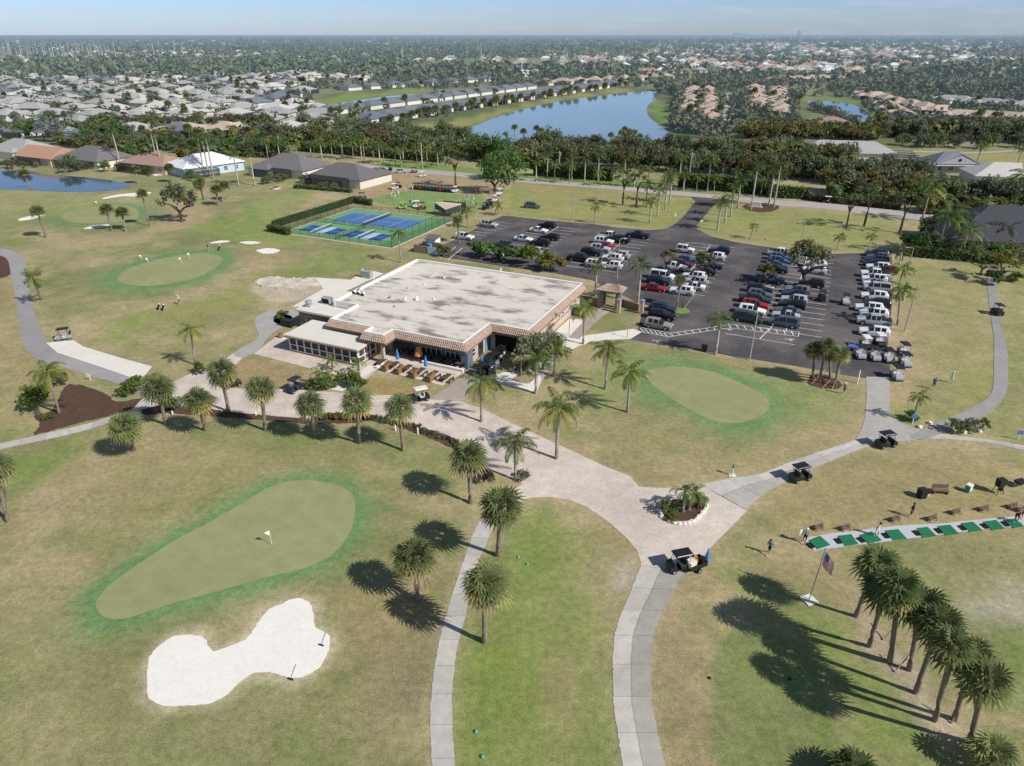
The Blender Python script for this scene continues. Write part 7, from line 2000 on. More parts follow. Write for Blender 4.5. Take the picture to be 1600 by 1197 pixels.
# trailer behind the cart and its load
t = thing('cart_trailer', 'dark open trailer full of boxes behind the cart at the plaza edge', 'trailer', G(1085, 888), R(25))
b = MB(); b.box((0, 0, .45), (1.9, 1.2, .08)); b.box((0, .6, .68), (1.9, .05, .45)); b.box((0, -.6, .68), (1.9, .05, .45)); b.box((.95, 0, .68), (.05, 1.2, .45)); b.tube([(-.95, 0, .42), (-1.7, 0, .4)], .04, 5); obj('body', b.mesh('trailer_body', M_BLK), t)
for s in (-1, 1):
    obj('wheel', WHEELM, t, (0, s * .68, .24), None, (.5, .9, .5))
for dx, dy, sz, c_, lb, hh in ((-.5, 0, .8, (230, 226, 210), 'white box in the trailer', .55), (.2, .15, .55, (196, 140, 90), 'brown carton in the trailer', .5), (.6, -.2, .5, (30, 30, 32), 'black crate in the trailer', .7)):
    g = G(1085, 888); q = Matrix.Rotation(R(25), 3, 'Z') @ Vector((dx, dy, .5)); b = MB(); b.box((0, 0, hh / 2), (sz, sz * .9, hh)); b.box((0, 0, hh + .02), (sz * 1.04, sz * .94, .04))
    obj('box', b.mesh('box', mat('load_%d' % c_[0], S(*c_), .7, [(3, .08)])), None, g + q, (0, 0, R(35)), label=lb, category='box')
t = thing('parasol', 'folded blue parasol standing behind the cart trailer', 'parasol', G(1103, 884), 0); b = MB(); b.tube([(0, 0, 0), (0, 0, 2.2)], .03, 5); obj('pole', b.mesh('pole', M_MET), t); b = MB(); b.tube([(0, 0, .6), (0, 0, 1.2), (0, 0, 2.1)], [.24, .2, .03], 8); obj('canopy', b.mesh('canopy', MATS['parasol_blue']), t)

# ================================================================== PEOPLE
SKIN = mat('skin', (.42, .25, .17), .6); SHOE = mat('shoe_white', (.6, .6, .58), .7); HAIR = mat('hair_dark', (.03, .022, .018), .8); HATW = mat('hat_white', (.75, .75, .73), .8); HATB = mat('hat_black', (.02, .02, .022), .8); HAIRG = mat('hair_grey', (.4, .39, .37), .8)
CLOTH = {}
for n_, c in dict(blue=(.04, .19, .42), black=(.014, .014, .016), white=(.72, .72, .7), red=(.46, .02, .03), royal=(.03, .1, .4), aqua=(.38, .66, .68), grey=(.25, .26, .29), navy=(.02, .03, .06), tan=(.4, .34, .26), pink=(.55, .3, .3)).items():
    CLOTH[n_] = mat('cloth_' + n_, c, .85, [(6, .1)])
POSE = {
    'stand': dict(hipL=(0, .1, .93), hipR=(0, -.1, .93), kneeL=(.03, .12, .5), kneeR=(.02, -.12, .5), ankL=(-.02, .13, .09), ankR=(-.03, -.13, .09), pel=(0, 0, .96), waist=(0, 0, 1.08), chest=(.02, 0, 1.3), neck=(.02, 0, 1.5), head=(.05, 0, 1.64), shL=(.01, .19, 1.43), shR=(.01, -.19, 1.43), elL=(-.03, .27, 1.15), elR=(-.03, -.27, 1.15), wrL=(.08, .26, .93), wrR=(.08, -.26, .93)),
    'walk': dict(hipL=(.03, .1, .92), hipR=(-.03, -.1, .92), kneeL=(.2, .11, .52), kneeR=(-.02, -.11, .49), ankL=(.3, .11, .1), ankR=(-.34, -.11, .15), pel=(0, 0, .95), waist=(.02, 0, 1.07), chest=(.05, 0, 1.29), neck=(.07, 0, 1.49), head=(.1, 0, 1.63), shL=(.03, .19, 1.42), shR=(.05, -.19, 1.42), elL=(-.16, .25, 1.18), elR=(.12, -.25, 1.15), wrL=(-.1, .24, .95), wrR=(.3, -.22, 1.0)),
    'address': dict(hipL=(-.08, .12, .88), hipR=(-.08, -.12, .88), kneeL=(.08, .2, .48), kneeR=(.08, -.2, .48), ankL=(-.02, .24, .09), ankR=(-.02, -.24, .09), pel=(-.12, 0, .92), waist=(-.04, 0, 1.03), chest=(.14, 0, 1.2), neck=(.3, 0, 1.34), head=(.42, 0, 1.44), shL=(.22, .18, 1.27), shR=(.22, -.18, 1.27), elL=(.36, .16, 1.0), elR=(.36, -.16, 1.0), wrL=(.46, .03, .8), wrR=(.46, -.05, .76)),
    'swing': dict(hipL=(0, .1, .91), hipR=(-.02, -.1, .91), kneeL=(.04, .16, .49), kneeR=(.1, -.16, .5), ankL=(0, .2, .09), ankR=(-.08, -.22, .12), pel=(-.03, 0, .94), waist=(0, 0, 1.06), chest=(.05, .02, 1.28), neck=(.09, .02, 1.48), head=(.14, 0, 1.61), shL=(.02, .19, 1.42), shR=(.12, -.16, 1.41), elL=(.12, .38, 1.5), elR=(.24, .1, 1.42), wrL=(.1, .3, 1.72), wrR=(.14, .26, 1.68)),
}
BONES = [('pel', 'waist', 'P'), ('waist', 'chest', 'T'), ('chest', 'neck', 'T'), ('neck', 'head', 'S'), ('chest', 'shL', 'T'), ('chest', 'shR', 'T'), ('shL', 'elL', 'T'), ('shR', 'elR', 'T'), ('elL', 'wrL', 'S'), ('elR', 'wrR', 'S'), ('pel', 'hipL', 'P'), ('pel', 'hipR', 'P'), ('hipL', 'kneeL', 'P'), ('hipR', 'kneeR', 'P'), ('kneeL', 'ankL', 'S'), ('kneeR', 'ankR', 'S'), ('ankL', 'toeL', 'F'), ('ankR', 'toeR', 'F'), ('wrL', 'paL', 'S'), ('wrR', 'paR', 'S')]
RAD = dict(pel=(.14, .11), waist=(.15, .11), chest=(.17, .12), neck=(.06, .06), head=(.085, .1), shL=(.075, .075), shR=(.075, .075), elL=(.05, .05), elR=(.05, .05), wrL=(.03, .03), wrR=(.03, .03), hipL=(.11, .11), hipR=(.11, .11), kneeL=(.065, .065), kneeR=(.065, .065), ankL=(.045, .045), ankR=(.045, .045), toeL=(.045, .035), toeR=(.045, .035), paL=(.04, .022), paR=(.04, .022), top=(.07, .08))


def person_base(pose):
    J = {k: Vector(v) for k, v in POSE[pose].items()}
    for s in 'LR':
        J['toe' + s] = J['ank' + s] + Vector((.17, 0, -.05))
        d = (J['wr' + s] - J['el' + s]).normalized(); J['pa' + s] = J['wr' + s] + d * .09
    J['top'] = J['head'] + Vector((.0, 0, .1))
    names = list(J); idx = {n: i for i, n in enumerate(names)}
    bones = BONES + [('head', 'top', 'S')]
    me = bpy.data.meshes.new('person_skeleton')
    V = [tuple(J[n]) for n in names]; Ed = [(idx[a], idx[b_]) for a, b_, _ in bones]
    fr = []
    for s in 'LR':                       # four fingers and a thumb on each hand
        d = (J['pa' + s] - J['wr' + s]).normalized(); sd_ = d.cross(Vector((0, 1, 0))).normalized()
        for k in range(5):
            base = J['pa' + s]
            off = (k - 1.5) * .02 if k < 4 else -.055
            ln = (.07, .085, .08, .06, .05)[k]
            V.append(tuple(base + sd_ * off * 1.1 + d * (ln if k < 4 else .01))); Ed.append((idx['pa' + s], len(V) - 1)); fr.append(len(V) - 1)
    me.from_pydata(V, Ed, [])
    o = bpy.data.objects.new('person_skeleton', me); COL.objects.link(o)
    m = o.modifiers.new('skin', 'SKIN')
    if not me.skin_vertices:
        bpy.context.view_layer.objects.active = o
    sk_ = me.skin_vertices[0].data
    for n in names:
        sk_[idx[n]].radius = RAD[n]
    for f in fr:
        sk_[f].radius = (.009, .009)
    sk_[idx['pel']].use_root = True
    sb = o.modifiers.new('sub', 'SUBSURF'); sb.levels = 1; sb.render_levels = 1
    dg = bpy.context.evaluated_depsgraph_get()
    out_ = bpy.data.meshes.new_from_object(o.evaluated_get(dg))
    bpy.data.objects.remove(o)
    lab = []
    segs = [(J[a], J[b_], c) for a, b_, c in bones]
    for p in out_.polygons:
        c = p.center; best = None
        for a, b_, tag_ in segs:
            d = b_ - a; t = max(0, min(1, (c - a).dot(d) / max(1e-9, d.length_squared))); q = (c - (a + d * t)).length
            if tag_ == 'T' and (a - J['shL']).length < .01 or (a - J['shR']).length < .01:
                q += .03 * t
            if best is None or q < best[0]:
                best = (q, tag_, t)
        lab.append({'S': 0, 'T': 1, 'P': 2, 'F': 3}[best[1]])
    out_.polygons.foreach_set('use_smooth', [True] * len(out_.polygons))
    return out_, lab, J


PB = {k: person_base(k) for k in POSE}
PM = {}


def head_mesh(kind, J):
    b = MB(); h = J['head'] + Vector((0, 0, .03))
    pts = []
    if kind == 'hat':
        b.tube([h + Vector((0, 0, .06)), h + Vector((0, 0, .075))], .17, 12); b.tube([h + Vector((0, 0, .07)), h + Vector((0, 0, .15)), h + Vector((0, 0, .17))], [.105, .095, .03], 12)
    elif kind == 'cap':
        b.tube([h + Vector((0, 0, .05)), h + Vector((0, 0, .12)), h + Vector((0, 0, .16))], [.112, .1, .03], 12); b.box((h.x + .13, h.y, h.z + .06), (.14, .15, .015))
    else:
        b.tube([h + Vector((-.03, 0, -.04)), h + Vector((-.025, 0, .04)), h + Vector((-.01, 0, .11)), h + Vector((0, 0, .145))], [.1, .115, .1, .03], 12)
    return b


def face_mesh(J):
    b = MB(); h = J['head']
    b.box((h.x + .105, h.y, h.z + .005), (.03, .022, .04), 0, 0, .6)        # nose
    for s in (-1, 1):
        b.box((h.x + .088, h.y + s * .036, h.z + .035), (.012, .022, .012), 0, 1)   # eyes
        b.box((h.x, h.y + s * .1, h.z + .01), (.04, .02, .06))                   # ears
    b.box((h.x + .09, h.y, h.z - .04), (.012, .045, .01), 0, 2)
    return b


EYE = mat('eye_dark', (.02, .015, .012), .4); LIP = mat('lip', (.3, .12, .1), .6)


def person(px, py, pose, top, bottom, label, rz=0.0, hat=None, group=None, sc=1.0, club=False):
    base, lab, J = PB[pose]
    key = (pose, top, bottom)
    if key not in PM:
        m = base.copy()
        for q in (SKIN, CLOTH[top], CLOTH[bottom], SHOE):
            m.materials.append(q)
        m.polygons.foreach_set('material_index', lab); PM[key] = m
    g = G(px, py)
    t = thing('person', label, 'person', (g.x, g.y, .045), rz, group, sc)
    obj('body', PM[key], t)
    k2 = (pose, hat)
    if k2 not in PM:
        PM[k2] = head_mesh(hat if hat in ('hat', 'cap') else 'hair', J).mesh('headwear', {'hat': HATW, 'cap': HATB, 'grey': HAIRG}.get(hat, HAIR), True)
        PM[(pose, 'face')] = PM.get((pose, 'face')) or face_mesh(J).mesh('face', [SKIN, EYE, LIP])
    obj('hat' if hat in ('hat', 'cap') else 'hair', PM[k2], t); obj('face', PM[(pose, 'face')], t)
    if club:
        b = MB(); w_ = (J['paL'] + J['paR']) / 2
        if pose == 'address':
            tip = Vector((1.05, .0, .04)); b.tube([w_ + (w_ - tip).normalized() * .2, tip], .012, 5); b.box(tip, (.05, .12, .06))
        else:
            tip = w_ + Vector((-.75, -.3, .35)); b.tube([w_, tip], .012, 5); b.box(tip, (.06, .12, .06))
        c = obj('golf_club', b.mesh('golf_club', M_MET), None, (g.x, g.y, .045), (0, 0, rz), label='golf club held by the ' + label.split(' on ')[0], category='golf club')
    return t


person(1201, 866, 'walk', 'blue', 'black', 'person in a blue shirt and black shorts walking by the range', R(215), 'cap')
person(1256, 849, 'walk', 'grey', 'black', 'person in grey with white cap carrying a white board by the range', R(60), 'hat')
person(1422, 808, 'stand', 'black', 'black', 'person in black standing behind the tee mats', R(-60), None)
person(1368, 838, 'swing', 'white', 'white', 'golfer in white swinging on a tee mat', R(-80), 'cap', None, 1, True)
person(1586, 816, 'address', 'red', 'black', 'golfer in a red shirt on the tee mats at the right edge', R(-80), 'cap', None, 1, True)
person(1457, 608, 'walk', 'royal', 'navy', 'person in a royal blue top walking on the right lawn', R(250), 'cap')
person(1485, 598, 'walk', 'aqua', 'aqua', 'person in pale aqua walking behind the blue one', R(250), 'hat')
person(1318, 616, 'walk', 'grey', 'navy', 'person with white hat walking beside the mulch under the palms', R(200), 'hat')
person(281, 476, 'stand', 'white', 'black', 'person in white with a pull cart on the left fairway', R(200), 'hat')
person(326, 393, 'stand', 'black', 'tan', 'person in black at the far end of the flagged practice green', R(220), 'cap')
for i, (px, py, tp, bt, hat, a) in enumerate(((616, 300, 'white', 'white', 'hat', 20), (619, 304, 'white', 'navy', 'hat', 30), (613, 305, 'white', 'white', None, 50), (616, 310, 'grey', 'white', 'hat', 10), (618, 313, 'white', 'white', 'hat', 20), (612, 310, 'white', 'tan', 'hat', 0), (623, 307, 'white', 'white', 'hat', 80), (637, 299, 'pink', 'tan', None, 200), (634, 303, 'white', 'white', 'hat', 200), (645, 299, 'white', 'white', 'hat', 230),
                                              (641, 321, 'navy', 'navy', 'cap', 100), (645, 323, 'white', 'blue', 'hat', 90), (648, 321, 'white', 'navy', None, 120), (655, 323, 'grey', 'white', 'hat', 110), (733, 314, 'white', 'white', 'hat', 200), (727, 319, 'white', 'navy', 'hat', 210), (730, 316, 'tan', 'white', None, 190), (740, 317, 'white', 'tan', 'hat', 170), (742, 321, 'pink', 'white', 'hat', 200), (744, 325, 'black', 'grey', None, 220), (738, 323, 'white', 'pink', 'hat', 190), (744, 308, 'red', 'navy', 'cap', 240), (748, 303, 'grey', 'navy', None, 200), (741, 303, 'pink', 'black', None, 220), (718, 321, 'white', 'navy', 'hat', 180), (713, 323, 'white', 'white', 'hat', 160), (653, 293, 'white', 'tan', None, 260), (690, 297, 'red', 'black', None, 260), (701, 298, 'pink', 'white', None, 260))):
    person(px, py, 'stand' if i % 3 else 'walk', tp, bt, 'player in a %s top and %s bottoms at the %s bowling lawn' % (tp, bt, 'left end of the' if px < 626 else 'near edge of the' if px < 660 and py > 315 else 'right end of the' if px > 705 else 'far edge of the'), R(a), hat, 'bowlers round the green lawn')

# ================================================================== RANGE AND COURSE FURNITURE
sheet('tee_line', [(1255, 841), (1300, 834), (1368, 826), (1400, 822), (1475, 818), (1540, 811), (1620, 804), (1620, 822), (1560, 825), (1500, 832), (1420, 842), (1375, 848), (1330, 853), (1272, 861)], .04, mat('tee_concrete', S(192, 195, 202), .85, [(.4, .05), (4, .06)], .05), 'long pale concrete tee line of the driving range', 0)
M_MAT = mat('tee_mat', S(34, 118, 82), .95, [(1, .1), (20, .2)], .4); M_TRAY = mat('ball_tray', (.018, .018, .02), .5); M_TRAYT = mat('tee_ball', (.75, .75, .73), .5)
MATS_ = [((1263, 845), (1281, 838), (1297, 852), (1277, 859)), ((1308, 838), (1330, 835.5), (1341, 851), (1320, 854)), ((1342, 837), (1362, 831), (1378, 845), (1356, 850)), ((1382, 830), (1403, 827.5), (1417, 842.5), (1395, 845)), ((1432, 826), (1449, 824), (1463, 838), (1441, 841)), ((1464, 823), (1484, 820.5), (1498, 834.5), (1477, 837)), ((1500, 818.5), (1520, 816), (1535, 829), (1515, 832)), ((1535, 816), (1556, 813), (1570, 826.5), (1550, 829)), ((1567, 813), (1587, 811), (1600, 823), (1583, 825.5)), ((1600, 808), (1618, 806), (1634, 818), (1614, 821))]
for i, q in enumerate(MATS_[:9]):
    pts_ = GP(q); c = sum(pts_, Vector()) / 4
    b = MB(); b.prism([((p - c).x, (p - c).y) for p in pts_], 0, .035)
    obj('tee_mat', b.mesh('tee_mat', M_MAT), None, (c.x, c.y, .041), label=ORD[i] + ' green tee mat from the left end of the range', category='tee mat', group='green tee mats on the range')
    e = (pts_[1] - pts_[0]).normalized()
    tpos = (pts_[0] + pts_[3]) / 2 - e * .35
    t = thing('ball_tray', 'black ball tray at the ' + ORD[i] + ' tee mat from the left', 'ball tray', (tpos.x, tpos.y, .041), math.atan2(e.y, e.x), 'black ball trays'); b = MB(); b.box((0, 0, .05), (.42, .75, .1)); obj('tray', b.mesh('tray', M_TRAY), t); b = MB(); b.box((.2, .0, .13), (.05, .75, .06)); obj('lip', b.mesh('lip', M_TRAY), t)
for i, (px, py) in enumerate(((1278, 827), (1320, 828), (1294, 824), (1398, 814), (1455, 813), (1492, 803), (1536, 798), (1581, 794), (1595, 799))):
    if i == 2: continue
    t = thing('bag_stand', ORD[i if i < 2 else i - 1] + ' low wooden bag stand from the left behind the tee mats', 'bag stand', G(px, py), R(20), 'wooden bag stands behind the tees')
    b = MB(); b.box((0, 0, .62), (1.1, .1, .1)); b.box((0, 0, .28), (1.0, .45, .06)); obj('rail', b.mesh('rail', mat('stand_wood', S(120, 98, 92), .8, [(3, .15)])), t)
    for sx in (-.42, .42):
        for s in (-1, 1):
            b = MB(); b.tube([(sx, s * .28, 0), (sx, 0, .66)], .045, 5); obj('leg', b.mesh('leg', MATS['stand_wood']), t)
def simple(name, label, cat, px, py, parts, rz=0.0, z=0.0, group=None):
    t = thing(name, label, cat, G(px, py) + Vector((0, 0, z)), rz, group)
    for nm, f, m in parts:
        b = MB(); f(b); obj(nm, b.mesh(nm, m), t)
    return t


def two(*fs):
    def g(b):
        for f in fs:
            f(b)
    return g


simple('litter_bin', 'black square bin left of the bench on the range lawn', 'bin', 1439, 777, [('body', lambda b: b.box((0, 0, .5), (.7, .7, 1.0), 0, 0, 1.1), M_BLK), ('lid', lambda b: b.box((0, 0, 1.03), (.82, .82, .07)), M_BLK)], R(10))
simple('bucket', 'small white bucket between the black bin and the bench', 'bucket', 1449, 774, [('body', lambda b: b.tube([(0, 0, 0), (0, 0, .35)], [.16, .2], 10), M_WH), ('rim', lambda b: b.tube([(0, 0, .34), (0, 0, .37)], .22, 10), M_BLK)])
simple('bench', 'grey brown wooden bench with a back on the range lawn', 'bench', 1468, 771, [('seat', lambda b: b.box((0, 0, .45), (1.7, .5, .06)), MATS['stand_wood']), ('backrest', lambda b: b.box((0, .27, .78), (1.7, .06, .5)), MATS['stand_wood']), ('leg', lambda b: two(lambda c: c.box((-.7, 0, .22), (.08, .5, .42)), lambda c: c.box((.7, 0, .22), (.08, .5, .42)))(b), MATS['stand_wood'])], R(-5))
simple('water_cooler', 'white cooler with a teal side on the range lawn', 'cooler', 1512, 768, [('body', lambda b: b.box((0, 0, .4), (.6, .5, .8)), mat('cooler_teal', S(60, 160, 150), .5)), ('lid', lambda b: b.box((0, 0, .86), (.64, .54, .12)), M_WH), ('label_panel', lambda b: b.box((0, -.26, .45), (.4, .02, .5)), M_WH)], R(30))
simple('ball_machine', 'tall black ball dispenser on splayed legs on the range lawn', 'ball dispenser', 1558, 770, [('hopper', lambda b: b.box((0, 0, 1.35), (.75, .6, .9), 0, 0, 1.15), M_BLK), ('legs', lambda b: two(*[(lambda c, sx=sx, sy=sy: c.tube([(sx * .45, sy * .35, 0), (sx * .25, sy * .2, .95)], .04, 5)) for sx in (-1, 1) for sy in (-1, 1)])(b), M_BLK), ('chute', lambda b: b.box((.05, -.25, .7), (.3, .25, .5), 0, 0, .7), M_BLK)], R(15))
simple('barrow', 'dark wheeled barrow with white legs at the right edge of the range lawn', 'barrow', 1592, 760, [('tray', lambda b: b.box((0, 0, .6), (1.0, .7, .3), 0, 0, 1.2), M_BLK), ('legs', lambda b: two(lambda c: c.tube([(-.4, .25, 0), (-.3, .2, .5)], .04, 5), lambda c: c.tube([(.4, .25, 0), (.3, .2, .5)], .04, 5), lambda c: c.tube([(.4, -.25, 0), (.3, -.2, .5)], .04, 5))(b), M_WH)], R(20))
simple('sign_board', 'white board on a post beside the first tee mat', 'sign', 1249, 847, [('post', lambda b: b.tube([(0, 0, 0), (0, 0, 1.5)], .04, 6), M_WH), ('board', lambda b: b.box((0, -.03, 1.25), (.5, .04, .7)), M_WH)], R(20))
# flag pole with the stars and stripes
t = thing('flagpole', 'flagpole on a square concrete base beside the tee line', 'flagpole', G(1264, 938), 0)
b = MB(); b.box((0, 0, .06), (1.1, 1.1, .12), R(20)); obj('base', b.mesh('base', mwc), t); b = MB(); b.tube([(0, 0, .1), (.35, .2, 5.6)], [.05, .035], 8); obj('pole', b.mesh('pole', M_GREY), t)
b = MB(); b.tube([(.35, .2, 5.6), (.355, .2, 5.72)], [.07, .05], 8); obj('finial', b.mesh('finial', mat('brass', (.5, .38, .12), .4, metal=.7)), t)
FR = mat('flag_red', (.62, .06, .1), .8); FWH = mat('flag_white', (.8, .8, .8), .8); FBL = mat('flag_blue', (.06, .13, .45), .8)
fo = thing('flag', 'american flag hanging slack from the flagpole', 'flag', G(1264, 938), 0)
b = MB(); nH, nS = 16, 13
fl_pts = {}


def fpt(u, v):         # u along the fly, v down the hoist; the cloth hangs in soft folds
    return Vector((.36 + .9 * u + .05 * math.sin(u * 7 + v * 2), .12 - .18 * u + .07 * math.sin(u * 9 + 1.2 * v), 5.45 - 1.45 * v - 1.1 * u))


for i in range(nH):
    for j in range(nS):
        u0, u1, v0, v1 = i / nH, (i + 1) / nH, j / nS, (j + 1) / nS
        mi = 2 if (u1 <= .44 and j < 7) else (j % 2)
        b.add([fpt(u0, v0), fpt(u1, v0), fpt(u1, v1), fpt(u0, v1)], [(0, 1, 2, 3)], mi)
cl_o = obj('cloth', b.mesh('flag_cloth', [FR, FWH, FBL]), fo)
b = MB()
for r in range(9):
    for c in range(6 if r % 2 == 0 else 5):
        u = .035 + (c + (0 if r % 2 == 0 else .5)) * .07; v = .03 + r * .057
        p = fpt(u, v); q = (fpt(u + .01, v) - p).normalized(); w_ = (fpt(u, v + .01) - p).normalized(); n_ = q.cross(w_).normalized() * .012
        for sg in (1, -1):
            pts_ = [p + n_ * sg + (q * math.cos(k * math.pi / 5 - math.pi / 2) + w_ * math.sin(k * math.pi / 5 - math.pi / 2)) * (.03 if k % 2 == 0 else .012) for k in range(10)]
            b.add(pts_, [tuple(range(10)) if sg > 0 else tuple(range(10))[::-1]])
obj('stars', b.mesh('flag_stars', FWH), cl_o)
# pins and their flags
for px, py, ty, lb in ((425, 852, 829, 'white flag pin on the big pear shaped green'), (222, 406, 398, 'left white pin on the flagged practice green'), (284, 412, 402, 'pale middle pin on the flagged practice green'), (297, 405, 395, 'right white pin on the flagged practice green'), (232, 411, 403, 'low pin on the flagged practice green'), (152, 320, 314, 'pin on the far pale green')):
    h = height(px, py, ty); t = thing('flag_pin', lb, 'flag pin', G(px, py), R(30)); b = MB(); b.tube([(0, 0, 0), (0, 0, h)], .025, 5); obj('pole', b.mesh('pole', M_WH), t); b = MB(); b.add([(0, 0, h), (-.5, .08, h - .14), (-.1, .0, h - .55), (-.02, 0, h - .5)], [(0, 1, 2, 3)]); obj('flag', b.mesh('pin_flag', M_WH), t)
for px, py, ln, lb in ((502, 1009, .7, 'dark rake at the right lobe edge of the big bunker'), (454, 1062, .7, 'dark rake at the lower edge of the big bunker')):
    t = thing('bunker_rake', lb, 'rake', G(px, py), R(70)); b = MB(); b.tube([(0, 0, .06), (1.3, .4, .1)], .025, 5); obj('handle', b.mesh('handle', M_GREY), t); b = MB(); b.box((0, 0, .07), (.1, .45, .14)); obj('head', b.mesh('head', M_BLK), t)
for i, (px, py) in enumerate(((810, 871), (824, 882), (744, 1144), (754, 1183))):
    b = MB(); b.tube([(0, 0, 0), (0, 0, .12), (0, 0, .22)], [.14, .14, .04], 8); obj('tee_marker', b.mesh('tee_marker', mat('marker_teal', S(90, 170, 150), .5)), None, G(px, py), label=('upper left', 'upper right', 'lower', 'lowest')[i] + ' teal tee marker on the middle grass', category='tee marker')
for px, py, lb in ((1109, 1060, 'left dark tee marker on the right tee box'), (1234, 1061, 'right dark tee marker on the right tee box')):
    b = MB(); b.tube([(0, 0, 0), (0, 0, .1), (0, 0, .18)], [.13, .12, .04], 8); obj('tee_marker', b.mesh('tee_marker', M_BLK), None, G(px, py), label=lb, category='tee marker')
# posts and signs
for px, py, ty, lb, hd in ((1144, 743, 726, 'white bollard light on the lawn above the cart path', 'b'), (1480, 667, 661, 'small white sign in front of the clipped shrub', 'w'), (141, 594, 584, 'white sign on a post beside the old grey path', 'w'), (1339, 599, 578, 'white post at the corner of the car park', 'p'), (1590, 687, 672, 'thin blue sign post at the right edge', 's'), (1425, 662, 647, 'blue sign on a post by the small tilted palm', 's'), (1096, 349, 344, 'small white sign at the right side of the drive mouth', 'w'), (1055, 341, 334, 'white utility box on the grass left of the drive', 'w'), (653, 678, 668, 'short white bollard in the curving planting strip', 'p'), (270, 648, 642, 'low white bollard by the round hedge', 'p'), (618, 673, 664, 'small white bollard beneath the sabal by the road', 'p'), (479, 654, 648, 'white bollard left of the yellow border shrubs', 'p'), (400, 649, 643, 'white bollard below the paver road near the middle sabal', 'p')):
    h = height(px, py, ty)
    pr = [('post', lambda b, h=h: b.tube([(0, 0, 0), (0, 0, h * .75)], .07 if hd != 'p' else .11, 6), M_WH)]
    if hd == 'b': pr += [('lamp_head', lambda b, h=h: b.tube([(0, 0, h * .75), (0, 0, h)], .16, 8), mat('bollard_green', S(110, 140, 120), .6)), ('base', lambda b: b.box((0, 0, .04), (.8, .6, .08)), mwc)]
    elif hd == 'p': pr += [('cap', lambda b, h=h: b.tube([(0, 0, h * .75), (0, 0, h)], [.11, .06], 6), M_WH)]
    else: pr += [('board', lambda b, h=h: b.box((0, -.08, h * .78), (.7, .05, .5)), M_WH if hd == 'w' else mat('sign_blue', S(96, 130, 180), .6, [(4, .15)]))]
    simple('sign_post' if hd in 'ws' else 'bollard', lb, 'sign' if hd in 'ws' else 'bollard', px, py, pr, R(-10))
t = thing('entrance_sign', 'small stone entrance monument in the mulch by the drive', 'sign', G(1180, 324), AX); b = MB(); b.box((0, 0, .8), (3.2, .7, 1.6), 0, 0, .9); obj('slab', b.mesh('slab', mwc), t); b = MB(); b.box((0, 0, .15), (4.0, 1.2, .3)); obj('plinth', b.mesh('plinth', M_ST), t)
lp = MB(); lp.tube([(0, 0, 0), (0, 0, 1)], [.11, .07], 7); LPM = lp.mesh('lamp_pole', mat('lamp_grey', S(176, 172, 166), .6))
la = MB(); la.tube([(0, 0, -.05), (.25, 0, .12), (1.0, 0, .18)], .045, 5); LAM = la.mesh('lamp_arm', MATS['lamp_grey']); lh = MB(); lh.box((1.2, 0, .15), (.7, .28, .16), 0, 0, .8); LHM = lh.mesh('lamp_head', M_GREY)
for px, py, ty, lb, a in ((964, 435, 373, 'light pole between the clubhouse and the second row', 20), (1171, 563, 486, 'light pole at the near edge of the lot by the wheelchair stalls', 150), (895, 345, 303, 'light pole on the grass behind the far left of the lot', 100), (1251, 384, 335, 'leaning light pole behind the lot, right of the drive', 60), (1413, 518, 442, 'light pole by the nearest lot edge palm', 160), (1418, 423, 387, 'light pole by the farthest lot edge palm', 160), (771, 620, 570, 'thin dark lamp post by the white railing', 0), (849, 525, 505, 'dark post on the white walk beside the clubhouse', 0), (980, 528, 503, 'short lamp on the walk by the hatched stalls', 0)):
    h = height(px, py, ty) - .2
    if px == 771: px, py = 814, 596; h = 4.0
    if px == 849: px, py = 889, 526; h = 3.0
    t = thing('lamp_post', lb, 'lamp post', G(px, py), R(a)); k = .6 if h < 4.5 else 1.0
    obj('pole', LPM, t, scale=(k, k, h)); obj('arm', LAM, t, (0, 0, h), None, (k, k, k)); obj('lamp_head', LHM, t, (0, 0, h), None, (k, k, k))
for px, py, ty, lb in ((1075, 292, 238, 'white concrete utility pole with guy wires right of the drive'), (873, 276, 236, 'pale utility pole rising through the clipped hedge'), (245, 250, 190, 'utility pole behind the brown roofed house')):
    h = height(px, py, ty); t = thing('utility_pole', lb, 'utility pole', G(px, py), 0); obj('pole', LPM, t, scale=(2.0, 2.0, h)); b = MB(); b.box((0, 0, h - .5), (1.8, .12, .12)); b.tube([(.35, 0, h - 1.6), (.35, 0, h - .7)], .22, 8); obj('crossarm', b.mesh('crossarm', M_GREY), t)
# island: rocks and soil
sheet('island_soil', [(1031, 800), (1036, 789), (1055, 783), (1080, 784), (1098, 789), (1099, 797), (1090, 808), (1072, 815), (1050, 813), (1036, 808)], .07, mmul, 'dark soil of the stone ringed island', 4, .04)
rk = []
for s in range(3):
    rr = random.Random(s); bm = bmesh.new(); bmesh.ops.create_icosphere(bm, subdivisions=2, radius=.28)
    for v in bm.verts:
        v.co *= rr.uniform(.8, 1.2); v.co.z *= .7
    m_ = bpy.data.meshes.new('rock'); bm.to_mesh(m_); bm.free(); m_.materials.append(mat('rock_white', S(226, 218, 208), .85, [(3, .12), (10, .1)])); rk.append(m_)
ring_ = resample([G(x, y) for x, y in ((1030, 800), (1034, 808), (1044, 815), (1056, 819), (1070, 820), (1084, 815), (1094, 807), (1101, 799), (1103, 791), (1097, 786))], 40)
for i, p in enumerate(ring_):
    obj('rock', rk[i % 3], None, (p.x + random.uniform(-.06, .06), p.y + random.uniform(-.06, .06), .13), (0, 0, i * 1.3), (random.uniform(.6, 1),) * 3, label='pale rock in the ring of stones round the palm island', category='rock', group='ring of pale stones')
